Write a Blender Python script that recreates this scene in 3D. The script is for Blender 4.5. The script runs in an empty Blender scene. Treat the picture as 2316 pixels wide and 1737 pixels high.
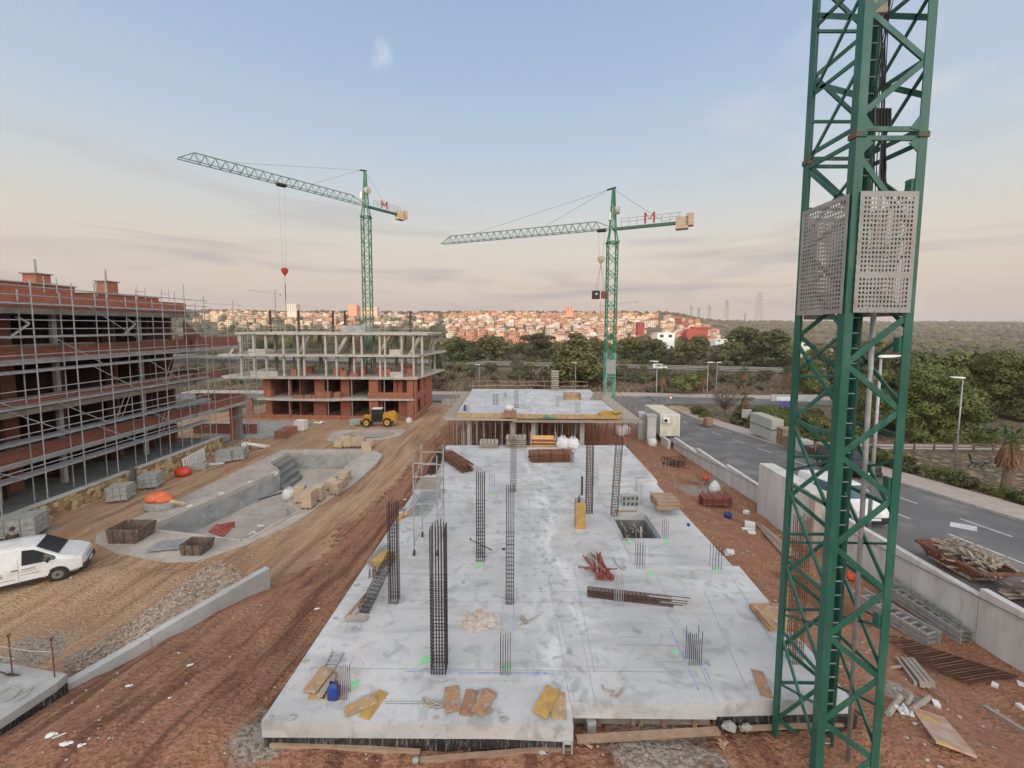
import bpy, bmesh, math, random
from mathutils import Vector, Matrix, noise
from mathutils.geometry import tessellate_polygon
V = Vector
R = random.Random(11)
sc = bpy.context.scene
COL = sc.collection
rad = math.radians

# ---------------------------------------------------------------- camera
F, CX, CY, W, H = 910.0, 1158.0, 806.0, 2316, 1737
cam_d = bpy.data.cameras.new("camera")
cam = bpy.data.objects.new("camera", cam_d)
COL.objects.link(cam)
cam_d.sensor_width = 36
cam_d.lens = 36 * F / W
cam_d.shift_y = -(H / 2 - CY) / W
cam_d.clip_start = 0.1
cam_d.clip_end = 20000
MR = (Matrix.Rotation(rad(0.44), 4, 'Z') @ Matrix.Rotation(rad(90 - 4.25), 4, 'X') @ Matrix.Rotation(0.0045, 4, 'Z'))
cam.matrix_world = MR
sc.camera = cam
M3 = MR.to_3x3()

# ---------------------------------------------------------------- world, sun, exposure
SUN_EL, SUN_DIR = rad(6.2), V((-0.3, -1.0, 0)).normalized()
def lin(r, g, b):
    f = lambda c: (c / 255 / 12.92) if c / 255 <= 0.04045 else ((c / 255 + 0.055) / 1.055) ** 2.4
    return (f(r), f(g), f(b), 1)
wd = bpy.data.worlds.new("World"); sc.world = wd; wd.use_nodes = True
wn, wl = wd.node_tree.nodes, wd.node_tree.links
wn.clear()
def N(t, **k):
    n = wn.new(t)
    for a, b in k.items(): setattr(n, a, b)
    return n
sky = N('ShaderNodeTexSky'); sky.sky_type = 'NISHITA'; sky.sun_disc = False
sky.sun_elevation = SUN_EL; sky.sun_rotation = math.atan2(SUN_DIR.x, SUN_DIR.y)
sky.air_density = 1.2; sky.dust_density = 2.0
skm = N('ShaderNodeMix', data_type='RGBA', blend_type='MULTIPLY'); skm.inputs[0].default_value = 1
skm.inputs[7].default_value = (0.1, 0.1, 0.1, 1)
wl.new(sky.outputs[0], skm.inputs[6])
tc = N('ShaderNodeTexCoord'); sep = N('ShaderNodeSeparateXYZ'); wl.new(tc.outputs['Generated'], sep.inputs[0])
rp = N('ShaderNodeValToRGB'); wl.new(sep.outputs[2], rp.inputs[0])
stops = [(0.0, (192, 178, 177)), (0.03, (202, 187, 182)), (0.09, (222, 207, 194)), (0.17, (229, 219, 205)), (0.25, (217, 220, 220)),
         (0.35, (199, 214, 229)), (0.50, (176, 198, 227)), (0.66, (158, 184, 219)), (0.78, (178, 186, 200)), (1.0, (206, 197, 190))]
e = rp.color_ramp.elements
while len(e) < len(stops): e.new(0.5)
for k, (p, c) in enumerate(stops): e[k].position = p; e[k].color = lin(*c)
mxs = N('ShaderNodeMix', data_type='RGBA'); mxs.inputs[0].default_value = 0.88
wl.new(skm.outputs[2], mxs.inputs[6]); wl.new(rp.outputs[0], mxs.inputs[7])
# thin cloud bands low in the sky
mp = N('ShaderNodeMapping'); mp.inputs['Scale'].default_value = (1.6, 1.6, 13); mp.inputs['Rotation'].default_value = (0.06, 0.1, 0.3)
wl.new(tc.outputs['Generated'], mp.inputs[0])
nz = N('ShaderNodeTexNoise'); nz.inputs['Scale'].default_value = 1.5; nz.inputs['Detail'].default_value = 6; nz.inputs['Distortion'].default_value = 0.5
wl.new(mp.outputs[0], nz.inputs[0])
cr = N('ShaderNodeMapRange'); cr.inputs[1].default_value = 0.50; cr.inputs[2].default_value = 0.66
wl.new(nz.outputs[0], cr.inputs[0])
el = N('ShaderNodeMapRange'); el.inputs[1].default_value = 0.33; el.inputs[2].default_value = 0.13
wl.new(sep.outputs[2], el.inputs[0])
cm = N('ShaderNodeMath', operation='MULTIPLY'); wl.new(cr.outputs[0], cm.inputs[0]); wl.new(el.outputs[0], cm.inputs[1])
cm2 = N('ShaderNodeMath', operation='MULTIPLY'); wl.new(cm.outputs[0], cm2.inputs[0]); cm2.inputs[1].default_value = 0.78
mxc = N('ShaderNodeMix', data_type='RGBA'); wl.new(cm2.outputs[0], mxc.inputs[0]); wl.new(mxs.outputs[2], mxc.inputs[6])
mxc.inputs[7].default_value = lin(180, 169, 172)
# faint high wisps
mp2 = N('ShaderNodeMapping'); mp2.inputs['Scale'].default_value = (2.2, 2.2, 5); mp2.inputs['Location'].default_value = (3.1, 0.4, 1)
mp2.inputs['Rotation'].default_value = (0.5, -0.3, 0); wl.new(tc.outputs['Generated'], mp2.inputs[0])
nz2 = N('ShaderNodeTexNoise'); nz2.inputs['Scale'].default_value = 1.7; nz2.inputs['Detail'].default_value = 8; nz2.inputs['Distortion'].default_value = 0.8
wl.new(mp2.outputs[0], nz2.inputs[0])
cr2 = N('ShaderNodeMapRange'); cr2.inputs[1].default_value = 0.5; cr2.inputs[2].default_value = 0.8; cr2.inputs[4].default_value = 0.55
wl.new(nz2.outputs[0], cr2.inputs[0])
wx = N('ShaderNodeMapRange'); wx.inputs[1].default_value = 0.1; wx.inputs[2].default_value = 0.6; wl.new(sep.outputs[0], wx.inputs[0])
cm3 = N('ShaderNodeMath', operation='MULTIPLY'); wl.new(cr2.outputs[0], cm3.inputs[0]); wl.new(wx.outputs[0], cm3.inputs[1])
mxw = N('ShaderNodeMix', data_type='RGBA'); wl.new(cm3.outputs[0], mxw.inputs[0]); wl.new(mxc.outputs[2], mxw.inputs[6])
mxw.inputs[7].default_value = lin(226, 222, 224)
# one small bright puff, direction of (870,115)
pd = (M3 @ V(((868 - CX) / F, -(117 - CY) / F, -1))).normalized()
vd = N('ShaderNodeVectorMath', operation='DISTANCE'); vd.inputs[1].default_value = pd
vn = N('ShaderNodeTexNoise'); vn.inputs['Scale'].default_value = 14; vn.inputs['Detail'].default_value = 5
wl.new(tc.outputs['Generated'], vn.inputs[0])
va = N('ShaderNodeVectorMath', operation='MULTIPLY_ADD'); va.inputs[1].default_value = (0.09, 0.09, 0.09); va.inputs[2].default_value = (-0.045, -0.045, -0.045)
wl.new(vn.outputs[1], va.inputs[0])
vb = N('ShaderNodeVectorMath', operation='ADD'); wl.new(va.outputs[0], vb.inputs[0]); wl.new(tc.outputs['Generated'], vb.inputs[1])
wl.new(vb.outputs[0], vd.inputs[0])
pr = N('ShaderNodeMapRange'); pr.inputs[1].default_value = 0.027; pr.inputs[2].default_value = 0.0; pr.inputs[4].default_value = 0.5
wl.new(vd.outputs['Value'], pr.inputs[0])
mxp = N('ShaderNodeMix', data_type='RGBA'); wl.new(pr.outputs[0], mxp.inputs[0]); wl.new(mxw.outputs[2], mxp.inputs[6])
mxp.inputs[7].default_value = lin(226, 232, 240)
# the sky on the sun's side and overhead is brighter than the side in view
vt = N('ShaderNodeMapRange'); vt.inputs[1].default_value = 0.3; vt.inputs[2].default_value = -0.85; wl.new(sep.outputs[1], vt.inputs[0])
vp = N('ShaderNodeMath', operation='POWER'); wl.new(vt.outputs[0], vp.inputs[0]); vp.inputs[1].default_value = 1.5
vy = N('ShaderNodeMath', operation='MULTIPLY_ADD'); wl.new(vp.outputs[0], vy.inputs[0]); vy.inputs[1].default_value = 4.6; vy.inputs[2].default_value = 1.0
vw = N('ShaderNodeMapRange'); vw.inputs[1].default_value = 0.25; vw.inputs[2].default_value = -0.5; wl.new(sep.outputs[1], vw.inputs[0])
warm = N('ShaderNodeMix', data_type='RGBA', blend_type='MULTIPLY'); warm.inputs[7].default_value = (1.12, 0.98, 0.80, 1); wl.new(vw.outputs[0], warm.inputs[0]); wl.new(mxp.outputs[2], warm.inputs[6])
bgm = N('ShaderNodeVectorMath', operation='SCALE'); wl.new(warm.outputs[2], bgm.inputs[0]); wl.new(vy.outputs[0], bgm.inputs['Scale'])
bg = N('ShaderNodeBackground'); bg.inputs[1].default_value = 1.0
wl.new(bgm.outputs[0], bg.inputs[0])
wo = N('ShaderNodeOutputWorld'); wl.new(bg.outputs[0], wo.inputs[0])

sd = bpy.data.lights.new("sun", 'SUN'); sd.energy = 2.5; sd.angle = rad(0.6); sd.color = (1.0, 0.72, 0.52)
so = bpy.data.objects.new("sun", sd); COL.objects.link(so)
sdir = V((SUN_DIR.x * math.cos(SUN_EL), SUN_DIR.y * math.cos(SUN_EL), math.sin(SUN_EL)))
so.rotation_euler = sdir.to_track_quat('Z', 'Y').to_euler()
so.location = (0, 0, 60)
sc.view_settings.view_transform = 'Standard'; sc.view_settings.look = 'None'
sc.view_settings.exposure = 0.0; sc.view_settings.gamma = 1

# ---------------------------------------------------------------- image -> place helpers
def interp(t, x):
    if x <= t[0][0]: return t[0][1]
    for (a, b), (c, d) in zip(t, t[1:]):
        if x <= c: return b + (d - b) * (x - a) / (c - a)
    return t[-1][1]
def ss(a, b, x):
    t = max(0, min(1, (x - a) / (b - a))); return t * t * (3 - 2 * t)
def ray(u, v): return M3 @ V(((u - CX) / F, -(v - CY) / F, -1))
def PZ(u, v, z): d = ray(u, v); return d * (z / d.z)
def PY(u, v, y): d = ray(u, v); return d * (y / d.y)
def PX(u, v, x): d = ray(u, v); return d * (x / d.x)
SL = -8.3
def S(u, v): return PZ(u, v, SL)
def roadz(y): return interp([(-40, -6.0), (0, -8.4), (58, -13.74), (76, -14.35), (84, -14.4), (100, -14.8)], y)
LA = [(-60, -9.5), (8, -10.6), (15, -11.42), (27, -11.62), (36, -11.8), (57, -12.8), (75, -14.2)]
LB = [(-60, -8.6), (8, -8.9), (12, -9.9), (17, -10.8), (28, -11.8), (57, -12.75), (75, -14.3)]
LC = [(-60, -9.6), (6, -10.4), (13, -11.5), (30, -12.4), (42, -12.9), (60, -13.6), (75, -14.3)]
FAR = [(75, -14.35), (84, -14.5), (130, -15.4), (165, -15.7), (185, -17.5), (220, -20), (330, -25), (420, -27)]
TOWN = [(420, -27), (520, -15), (700, 8), (900, 27), (1100, 33), (1500, 22), (2200, 30), (4000, 70)]
LOW = [(420, -27), (700, -24), (1000, -8), (1400, 12), (2000, 26), (4000, 62)]
def gz(x, y):
    if y < 75:
        a, b, c = interp(LA, y), interp(LB, y), interp(LC, y)
        z = a + (b - a) * ss(-16, -9, x)
        z = z + (c - z) * ss(9, 14.5, x)
        if x > 17.0: z = roadz(y) - 0.06 + (0.1 if x > 27.6 else 0)
        return z
    if y < 420:
        z = interp(FAR, y)
        if y > 180: z += 3.5 * noise.noise(V((x / 70, y / 70, 3))) * ss(180, 230, y)
        return z
    w = ss(0.62, 0.35, x / y) if x > 0 else 1.0
    t, l = interp(TOWN, y), interp(LOW, y)
    return l + (t - l) * w + 5 * noise.noise(V((x / 160, y / 160, 1))) * ss(420, 600, y)
def hit(u, v, f, t0=4, t1=3500):
    d = ray(u, v); d = d / d.y; t = t0
    while t < t1:
        n = t * 1.03
        p = d * n
        if p.z < f(p.x, p.y):
            a, b = t, n
            for _ in range(30):
                m = (a + b) / 2; p = d * m
                if p.z < f(p.x, p.y): b = m
                else: a = m
            return d * b
        t = n
    return d * t1
def G(u, v): return hit(u, v, gz)
def RD(u, v): return hit(u, v, lambda x, y: roadz(y))

# ---------------------------------------------------------------- object helpers
def tag(o, label=None, cat=None, group=None, kind=None):
    if label: o['label'] = label
    if cat: o['category'] = cat
    if group: o['group'] = group
    if kind: o['kind'] = kind
    return o
def thing(name, label, cat, loc=(0, 0, 0), group=None):
    o = bpy.data.objects.new(name, None); COL.objects.link(o); o.location = loc; o.empty_display_size = 0.3
    return tag(o, label, cat, group)
def wloc(o):
    l = V((0, 0, 0))
    while o: l += V(o.location); o = o.parent
    return l
KIDS = {}
def copy_tree(o, parent=None):
    c = o.copy(); COL.objects.link(c)
    if parent: c.parent = parent
    for ch in KIDS.get(o.name, []): 
        k = copy_tree(ch, c); KIDS.setdefault(c.name, []).append(k)
    return c
def place(proto, used, loc, rz=0, label=None, cat=None, group=None, s=1):
    """first call moves the prototype itself, later calls copy it"""
    o = proto if not used.get(proto.name) else copy_tree(proto)
    used[proto.name] = True
    o.location = loc; o.rotation_euler = (0, 0, rz); o.scale = (s, s, s) if not hasattr(s, '__len__') else s
    tag(o, label, cat, group); return o
USED = {}
class MB:
    def __init__(s): s.v = []; s.f = []; s.m = []; s.mi = 0
    def add(s, vs, fs):
        n = len(s.v); s.v += [tuple(p) for p in vs]
        for f in fs: s.f.append([i + n for i in f]); s.m.append(s.mi)
        return s
    def hexa(s, p):
        return s.add(p, [(0, 3, 2, 1), (4, 5, 6, 7), (0, 1, 5, 4), (1, 2, 6, 5), (2, 3, 7, 6), (3, 0, 4, 7)])
    def bx(s, x0, x1, y0, y1, z0, z1):
        return s.hexa([(x0, y0, z0), (x1, y0, z0), (x1, y1, z0), (x0, y1, z0), (x0, y0, z1), (x1, y0, z1), (x1, y1, z1), (x0, y1, z1)])
    def box(s, c, sz, rz=0, M=None):
        if M is None: M = Matrix.Rotation(rz, 3, 'Z')
        c = V(c); p = []
        for k in (-1, 1):
            for a, b in ((-1, -1), (1, -1), (1, 1), (-1, 1)):
                p.append(c + M @ V((a * sz[0] / 2, b * sz[1] / 2, k * sz[2] / 2)))
        return s.hexa(p)
    def frame(s, p, q):
        d = (V(q) - V(p)); L = d.length
        if L < 1e-6: d = V((0, 0, 1)); L = 1e-6
        d = d / L; up = V((0, 0, 1)) if abs(d.z) < 0.95 else V((0, 1, 0))
        a = d.cross(up).normalized(); b = a.cross(d).normalized()
        return a, b
    def bar(s, p, q, w, h=None):
        h = h or w; p, q = V(p), V(q); a, b = s.frame(p, q); a = a * w / 2; b = b * h / 2
        return s.hexa([p - a - b, p + a - b, p + a + b, p - a + b, q - a - b, q + a - b, q + a + b, q - a + b])
    def tube(s, p, q, r, n=6, r2=None, cap=True):
        r2 = r if r2 is None else r2; p, q = V(p), V(q); a, b = s.frame(p, q); vs = []
        for c, rr in ((p, r), (q, r2)):
            for i in range(n):
                t = 2 * math.pi * i / n; vs.append(c + a * (rr * math.cos(t)) + b * (rr * math.sin(t)))
        fs = [(i, (i + 1) % n, n + (i + 1) % n, n + i) for i in range(n)]
        if cap: fs += [tuple(range(n - 1, -1, -1)), tuple(range(n, 2 * n))]
        return s.add(vs, fs)
    def path(s, pts, r, n=6):
        for a, b in zip(pts, pts[1:]): s.tube(a, b, r, n, cap=True)
        return s
    def prism(s, pts, z0, z1, holes=(), bottom=True):
        loops = [[V((p[0], p[1], 0)) for p in pts]] + [[V((p[0], p[1], 0)) for p in h] for h in holes]
        flat = [p for l in loops for p in l]; tri = tessellate_polygon(loops); n = len(flat)
        vs = [(p.x, p.y, z1) for p in flat] + [(p.x, p.y, z0) for p in flat]
        fs = []
        for t in tri:
            a, b, c = (flat[i] for i in t)
            t = tuple(t)
            if (b - a).cross(c - a).z < 0: t = t[::-1]
            fs.append(t)
            if bottom: fs.append(tuple(i + n for i in t[::-1]))
        k = 0
        for l in loops:
            m = len(l)
            for i in range(m): fs.append((k + i, k + (i + 1) % m, n + k + (i + 1) % m, n + k + i))
            k += m
        return s.add(vs, fs)
    def ball(s, c, r, n=8, m=6, sq=(1, 1, 1), jit=0, rnd=R):
        vs = [V((0, 0, 1))]
        for i in range(1, m):
            th = math.pi * i / m
            for j in range(n):
                ph = 2 * math.pi * j / n; vs.append(V((math.sin(th) * math.cos(ph), math.sin(th) * math.sin(ph), math.cos(th))))
        vs.append(V((0, 0, -1)))
        vs = [V(c) + V((p.x * sq[0], p.y * sq[1], p.z * sq[2])) * r * (1 + rnd.uniform(-jit, jit)) for p in vs]
        fs = [(0, 1 + j, 1 + (j + 1) % n) for j in range(n)]
        for i in range(m - 2):
            for j in range(n): fs.append((1 + i * n + j, 1 + (i + 1) * n + j, 1 + (i + 1) * n + (j + 1) % n, 1 + i * n + (j + 1) % n))
        b = 1 + (m - 2) * n; L = len(vs) - 1
        fs += [(b + j, L, b + (j + 1) % n) for j in range(n)]
        return s.add(vs, fs)
    def loft(s, rings, cap=True):
        n = len(rings[0]); vs = [p for r in rings for p in r]; fs = []
        for i in range(len(rings) - 1):
            for j in range(n): fs.append((i * n + j, i * n + (j + 1) % n, (i + 1) * n + (j + 1) % n, (i + 1) * n + j))
        if cap: fs += [tuple(range(n - 1, -1, -1)), tuple(range((len(rings) - 1) * n, len(rings) * n))]
        return s.add(vs, fs)
    def torus(s, c, r, rr, n=16, m=6, axis='Z'):
        c = V(c); rings = []
        for i in range(n + 1):
            t = 2 * math.pi * i / n; ring = []
            for j in range(m):
                p = 2 * math.pi * j / m; x = (r + rr * math.cos(p)); q = V((x * math.cos(t), x * math.sin(t), rr * math.sin(p)))
                if axis == 'Y': q = V((q.x, q.z, q.y))
                if axis == 'X': q = V((q.z, q.x, q.y))
                ring.append(c + q)
            rings.append(ring)
        return s.loft(rings, False)
    def build(s, name, mat, parent=None, smooth=False, bevel=0):
        off = wloc(parent) if parent else V((0, 0, 0))
        me = bpy.data.meshes.new(name)
        me.from_pydata([(p[0] - off.x, p[1] - off.y, p[2] - off.z) for p in s.v], [], s.f)
        for m in (mat if isinstance(mat, (list, tuple)) else [mat]): me.materials.append(m)
        me.polygons.foreach_set('material_index', s.m)
        if smooth: me.polygons.foreach_set('use_smooth', [True] * len(s.f))
        me.update()
        bm = bmesh.new(); bm.from_mesh(me)
        if len(bm.faces) < 60000: bmesh.ops.recalc_face_normals(bm, faces=bm.faces)
        bm.to_mesh(me); bm.free()
        o = bpy.data.objects.new(name, me); COL.objects.link(o)
        if parent: o.parent = parent; KIDS.setdefault(parent.name, []).append(o)
        if bevel:
            b = o.modifiers.new('bevel', 'BEVEL'); b.width = bevel; b.segments = 2; b.limit_method = 'ANGLE'
        return o
def single(mb, name, mat, label, cat, group=None, **k):
    """a thing that is one mesh, its origin at its base"""
    cx = sum(p[0] for p in mb.v) / len(mb.v); cy = sum(p[1] for p in mb.v) / len(mb.v); cz = min(p[2] for p in mb.v)
    mb.v = [(p[0] - cx, p[1] - cy, p[2] - cz) for p in mb.v]
    o = mb.build(name, mat, None, **k); o.location = (cx, cy, cz)
    return tag(o, label, cat, group)

# ---------------------------------------------------------------- materials
def newmat(name):
    m = bpy.data.materials.new(name); m.use_nodes = True; nt = m.node_tree
    b = nt.nodes['Principled BSDF']; return m, nt, b
def pm(name, c1, c2=None, scale=4, rough=0.8, bump=0.0, bscale=None, metal=0, lo=0.35, hi=0.65, detail=6, c3=None, s3=20, a3=0.5, c4=None, s4=9, stretch=None, world=False, rnd=0):
    m, nt, b = newmat(name); n, l = nt.nodes, nt.links
    c2 = c2 or tuple(x * 0.75 for x in c1)
    g = n.new('ShaderNodeNewGeometry') if world else n.new('ShaderNodeTexCoord')
    src = g.outputs['Position'] if world else g.outputs['Object']
    if stretch:
        mpn = n.new('ShaderNodeMapping'); mpn.inputs['Scale'].default_value = stretch; l.new(src, mpn.inputs[0]); src = mpn.outputs[0]
    t = n.new('ShaderNodeTexNoise'); t.inputs['Scale'].default_value = scale; t.inputs['Detail'].default_value = detail; l.new(src, t.inputs[0])
    r = n.new('ShaderNodeMapRange'); r.inputs[1].default_value = lo; r.inputs[2].default_value = hi; l.new(t.outputs[0], r.inputs[0])
    mx = n.new('ShaderNodeMix'); mx.data_type = 'RGBA'; mx.inputs[6].default_value = (*c1[:3], 1); mx.inputs[7].default_value = (*c2[:3], 1)
    l.new(r.outputs[0], mx.inputs[0]); out = mx.outputs[2]
    if c3:
        t3 = n.new('ShaderNodeTexNoise'); t3.inputs['Scale'].default_value = s3; t3.inputs['Detail'].default_value = 8; l.new(src, t3.inputs[0])
        r3 = n.new('ShaderNodeMapRange'); r3.inputs[1].default_value = 0.52; r3.inputs[2].default_value = 0.68; r3.inputs[4].default_value = a3; l.new(t3.outputs[0], r3.inputs[0])
        m3 = n.new('ShaderNodeMix'); m3.data_type = 'RGBA'; m3.inputs[7].default_value = (*c3[:3], 1); l.new(r3.outputs[0], m3.inputs[0]); l.new(out, m3.inputs[6]); out = m3.outputs[2]
    if c4:
        t4 = n.new('ShaderNodeTexNoise'); t4.inputs['Scale'].default_value = s4; t4.inputs['Detail'].default_value = 10; t4.inputs['Roughness'].default_value = .7; l.new(g.outputs['Position'] if world else g.outputs['Object'], t4.inputs[0])
        r4 = n.new('ShaderNodeMapRange'); r4.inputs[1].default_value = 0.62; r4.inputs[2].default_value = 0.66; r4.inputs[4].default_value = .85; l.new(t4.outputs[0], r4.inputs[0])
        m4 = n.new('ShaderNodeMix'); m4.data_type = 'RGBA'; m4.inputs[7].default_value = (*c4[:3], 1); l.new(r4.outputs[0], m4.inputs[0]); l.new(out, m4.inputs[6]); out = m4.outputs[2]
    if rnd:
        oi = n.new('ShaderNodeObjectInfo'); hs = n.new('ShaderNodeHueSaturation')
        ra = n.new('ShaderNodeMapRange'); ra.inputs[3].default_value = 1 - rnd; ra.inputs[4].default_value = 1 + rnd; l.new(oi.outputs['Random'], ra.inputs[0]); l.new(ra.outputs[0], hs.inputs['Value'])
        rh = n.new('ShaderNodeMapRange'); rh.inputs[3].default_value = 0.5 - rnd * 0.09; rh.inputs[4].default_value = 0.5 + rnd * 0.05; l.new(oi.outputs['Random'], rh.inputs[0]); l.new(rh.outputs[0], hs.inputs['Hue'])
        l.new(out, hs.inputs['Color']); out = hs.outputs[0]
    l.new(out, b.inputs['Base Color'])
    b.inputs['Roughness'].default_value = rough; b.inputs['Metallic'].default_value = metal
    if bump:
        tb = n.new('ShaderNodeTexNoise'); tb.inputs['Scale'].default_value = bscale or scale * 4; tb.inputs['Detail'].default_value = 8; l.new(src, tb.inputs[0])
        bp = n.new('ShaderNodeBump'); bp.inputs['Strength'].default_value = bump; bp.inputs['Distance'].default_value = 0.05; l.new(tb.outputs[0], bp.inputs['Height']); l.new(bp.outputs[0], b.inputs['Normal'])
    return m
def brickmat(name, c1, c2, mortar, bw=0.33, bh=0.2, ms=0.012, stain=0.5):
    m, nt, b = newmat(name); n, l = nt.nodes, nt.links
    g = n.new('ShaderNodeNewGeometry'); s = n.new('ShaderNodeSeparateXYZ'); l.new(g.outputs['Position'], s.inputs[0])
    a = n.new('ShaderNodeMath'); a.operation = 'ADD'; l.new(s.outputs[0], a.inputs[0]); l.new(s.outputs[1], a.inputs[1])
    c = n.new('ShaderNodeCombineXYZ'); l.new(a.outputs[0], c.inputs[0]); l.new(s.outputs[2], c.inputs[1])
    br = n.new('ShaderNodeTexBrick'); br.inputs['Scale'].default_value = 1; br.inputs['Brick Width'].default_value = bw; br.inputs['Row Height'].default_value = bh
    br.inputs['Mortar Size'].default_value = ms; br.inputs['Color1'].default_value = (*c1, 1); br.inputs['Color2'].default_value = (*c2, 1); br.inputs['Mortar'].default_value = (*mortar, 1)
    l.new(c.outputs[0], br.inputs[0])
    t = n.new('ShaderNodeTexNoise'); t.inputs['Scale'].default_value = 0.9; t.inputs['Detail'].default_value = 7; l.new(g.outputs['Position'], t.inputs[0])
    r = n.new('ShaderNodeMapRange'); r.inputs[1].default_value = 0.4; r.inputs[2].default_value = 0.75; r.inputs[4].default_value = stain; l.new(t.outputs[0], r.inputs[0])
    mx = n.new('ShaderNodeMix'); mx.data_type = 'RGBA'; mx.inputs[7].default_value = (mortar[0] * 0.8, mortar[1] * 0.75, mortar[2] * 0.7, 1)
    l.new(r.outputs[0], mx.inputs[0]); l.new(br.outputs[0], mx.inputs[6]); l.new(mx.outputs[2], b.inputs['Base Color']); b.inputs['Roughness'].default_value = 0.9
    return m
M = {}
M['conc'] = pm('grey_concrete', (.36, .355, .34), (.27, .265, .255), 1.2, 0.85, .3, 12, c3=(.45, .44, .42), s3=3, a3=.5)
M['concl'] = pm('pale_concrete', (.50, .49, .47), (.38, .37, .35), .8, 0.85, .2, 14, c3=(.30, .29, .27), s3=5, a3=.45)
M['concd'] = pm('dark_concrete', (.22, .215, .205), (.15, .145, .14), 1.5, 0.9, .4, 10, c3=(.3, .29, .27), s3=6, a3=.4)
M['concw'] = pm('weathered_slab_edge', (.52, .47, .41), (.40, .36, .31), 1, 0.9, .2, 9, c3=(.25, .22, .19), s3=4, a3=.4, world=True)
M['bitumen'] = pm('bitumen', (.015, .015, .016), (.035, .034, .033), 6, 0.5, .4, 18, c3=(.3, .28, .26), s3=9, a3=.55, stretch=(3, 3, .5))
M['rebar'] = pm('rusty_rebar', (.055, .032, .024), (.12, .05, .03), 7, 0.8, metal=.2)
M['rebar2'] = pm('dark_rebar', (.03, .025, .024), (.07, .04, .03), 7, 0.75, metal=.2)
M['rust'] = pm('rust_steel', (.13, .055, .032), (.2, .09, .05), 5, 0.85, .3)
M['rustd'] = pm('rust_brown_skip', (.10, .068, .055), (.17, .11, .085), 3, 0.85, .4, c3=(.28, .23, .2), s3=8, a3=.6)
M['galv'] = pm('galvanised_tube', (.42, .43, .44), (.30, .29, .29), 5, 0.5, metal=.35, c3=(.5, .48, .45), s3=14)
M['wood'] = pm('timber', (.42, .30, .19), (.30, .21, .135), 3, 0.8, .3, 20, stretch=(1, 1, 6), c3=(.2, .14, .1), s3=9, a3=.4, rnd=.2)
M['ply'] = pm('plywood_face', (.40, .24, .115), (.26, .155, .09), 4, 0.65, .25, 16, c3=(.44, .38, .31), s3=6, a3=.7, rnd=.25)
M['plyy'] = pm('yellow_plywood', (.52, .31, .07), (.36, .215, .07), 4, 0.6, .2, 16, c3=(.3, .2, .1), s3=7, a3=.6)
M['plyg'] = pm('greyed_plank', (.37, .32, .26), (.27, .22, .18), 4, 0.8, .2, 16, stretch=(1, 1, 4), rnd=.15)
M['brick'] = brickmat('hollow_brick', (.40, .115, .055), (.31, .085, .045), (.33, .2, .15))
M['brickd'] = brickmat('red_brick_wall', (.29, .085, .05), (.21, .062, .04), (.23, .15, .12), stain=.6)
def stonemat():
    m, nt, b = newmat('ochre_stone'); n, l = nt.nodes, nt.links; g = n.new('ShaderNodeNewGeometry'); v = n.new('ShaderNodeTexVoronoi'); v.inputs['Scale'].default_value = 3.2; l.new(g.outputs['Position'], v.inputs[0])
    r = n.new('ShaderNodeValToRGB'); s = n.new('ShaderNodeSeparateColor'); l.new(v.outputs['Color'], s.inputs[0]); l.new(s.outputs[0], r.inputs[0]); e = r.color_ramp.elements; e[0].color = (.17, .10, .045, 1); e[1].color = (.62, .46, .25, 1); k = e.new(.5); k.color = (.42, .28, .12, 1)
    v2 = n.new('ShaderNodeTexVoronoi'); v2.feature = 'DISTANCE_TO_EDGE'; v2.inputs['Scale'].default_value = 3.2; l.new(g.outputs['Position'], v2.inputs[0]); rr = n.new('ShaderNodeMapRange'); rr.inputs[1].default_value = 0; rr.inputs[2].default_value = .07; l.new(v2.outputs[0], rr.inputs[0])
    mx = n.new('ShaderNodeMix'); mx.data_type = 'RGBA'; mx.inputs[6].default_value = (.34, .27, .19, 1); l.new(rr.outputs[0], mx.inputs[0]); l.new(r.outputs[0], mx.inputs[7]); l.new(mx.outputs[2], b.inputs['Base Color']); b.inputs['Roughness'].default_value = .95
    bp = n.new('ShaderNodeBump'); bp.inputs['Strength'].default_value = .8; bp.inputs['Distance'].default_value = .08; l.new(rr.outputs[0], bp.inputs['Height']); l.new(bp.outputs[0], b.inputs['Normal']); return m
M['stone'] = stonemat(); M['brick_shade'] = brickmat('shade_darkened_brick', (.13, .042, .028), (.09, .03, .02), (.10, .065, .05), stain=.5)  # inner brick colour is darkened to stand in for shade inside the building
M['pdeck'] = pm('pool_concrete', (.47, .41, .36), (.37, .325, .285), .7, .9, .3, 9, c3=(.28, .24, .21), s3=2.5, a3=.6, world=True)
M['flange'] = pm('rusty_green_joint', (.03, .11, .07), (.15, .065, .04), 9, .7, .3, lo=.45, hi=.55)
M['green'] = pm('green_crane_paint', (.010, .082, .055), (.018, .112, .08), 1.6, 0.45, .15, 9, c3=(.05, .14, .105), s3=4, a3=.7, stretch=(1, 1, .35), c4=(.07, .045, .03), s4=6)
M['greenf'] = pm('green_lattice_paint', (.02, .15, .075), (.03, .19, .11), 2, 0.5)
M['teal'] = pm('pale_green_paint', (.10, .32, .24), (.13, .38, .3), 2, 0.5)
M['jib'] = pm('grey_green_jib_paint', (.10, .19, .17), (.15, .24, .22), 2, 0.5)
M['white'] = pm('white_paint', (.78, .79, .8), (.7, .7, .71), 2, 0.35)
M['vanw'] = pm('dusty_white_paint', (.76, .76, .76), (.68, .67, .66), 2, .3, c3=(.50, .42, .34), s3=1.8, a3=.35)
M['whitem'] = pm('white_plastic', (.75, .74, .72), (.6, .59, .57), 6, 0.6, .3, 12)
M['bag'] = pm('white_woven_bag', (.72, .71, .69), (.5, .49, .48), 9, 0.8, .7, 10)
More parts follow.
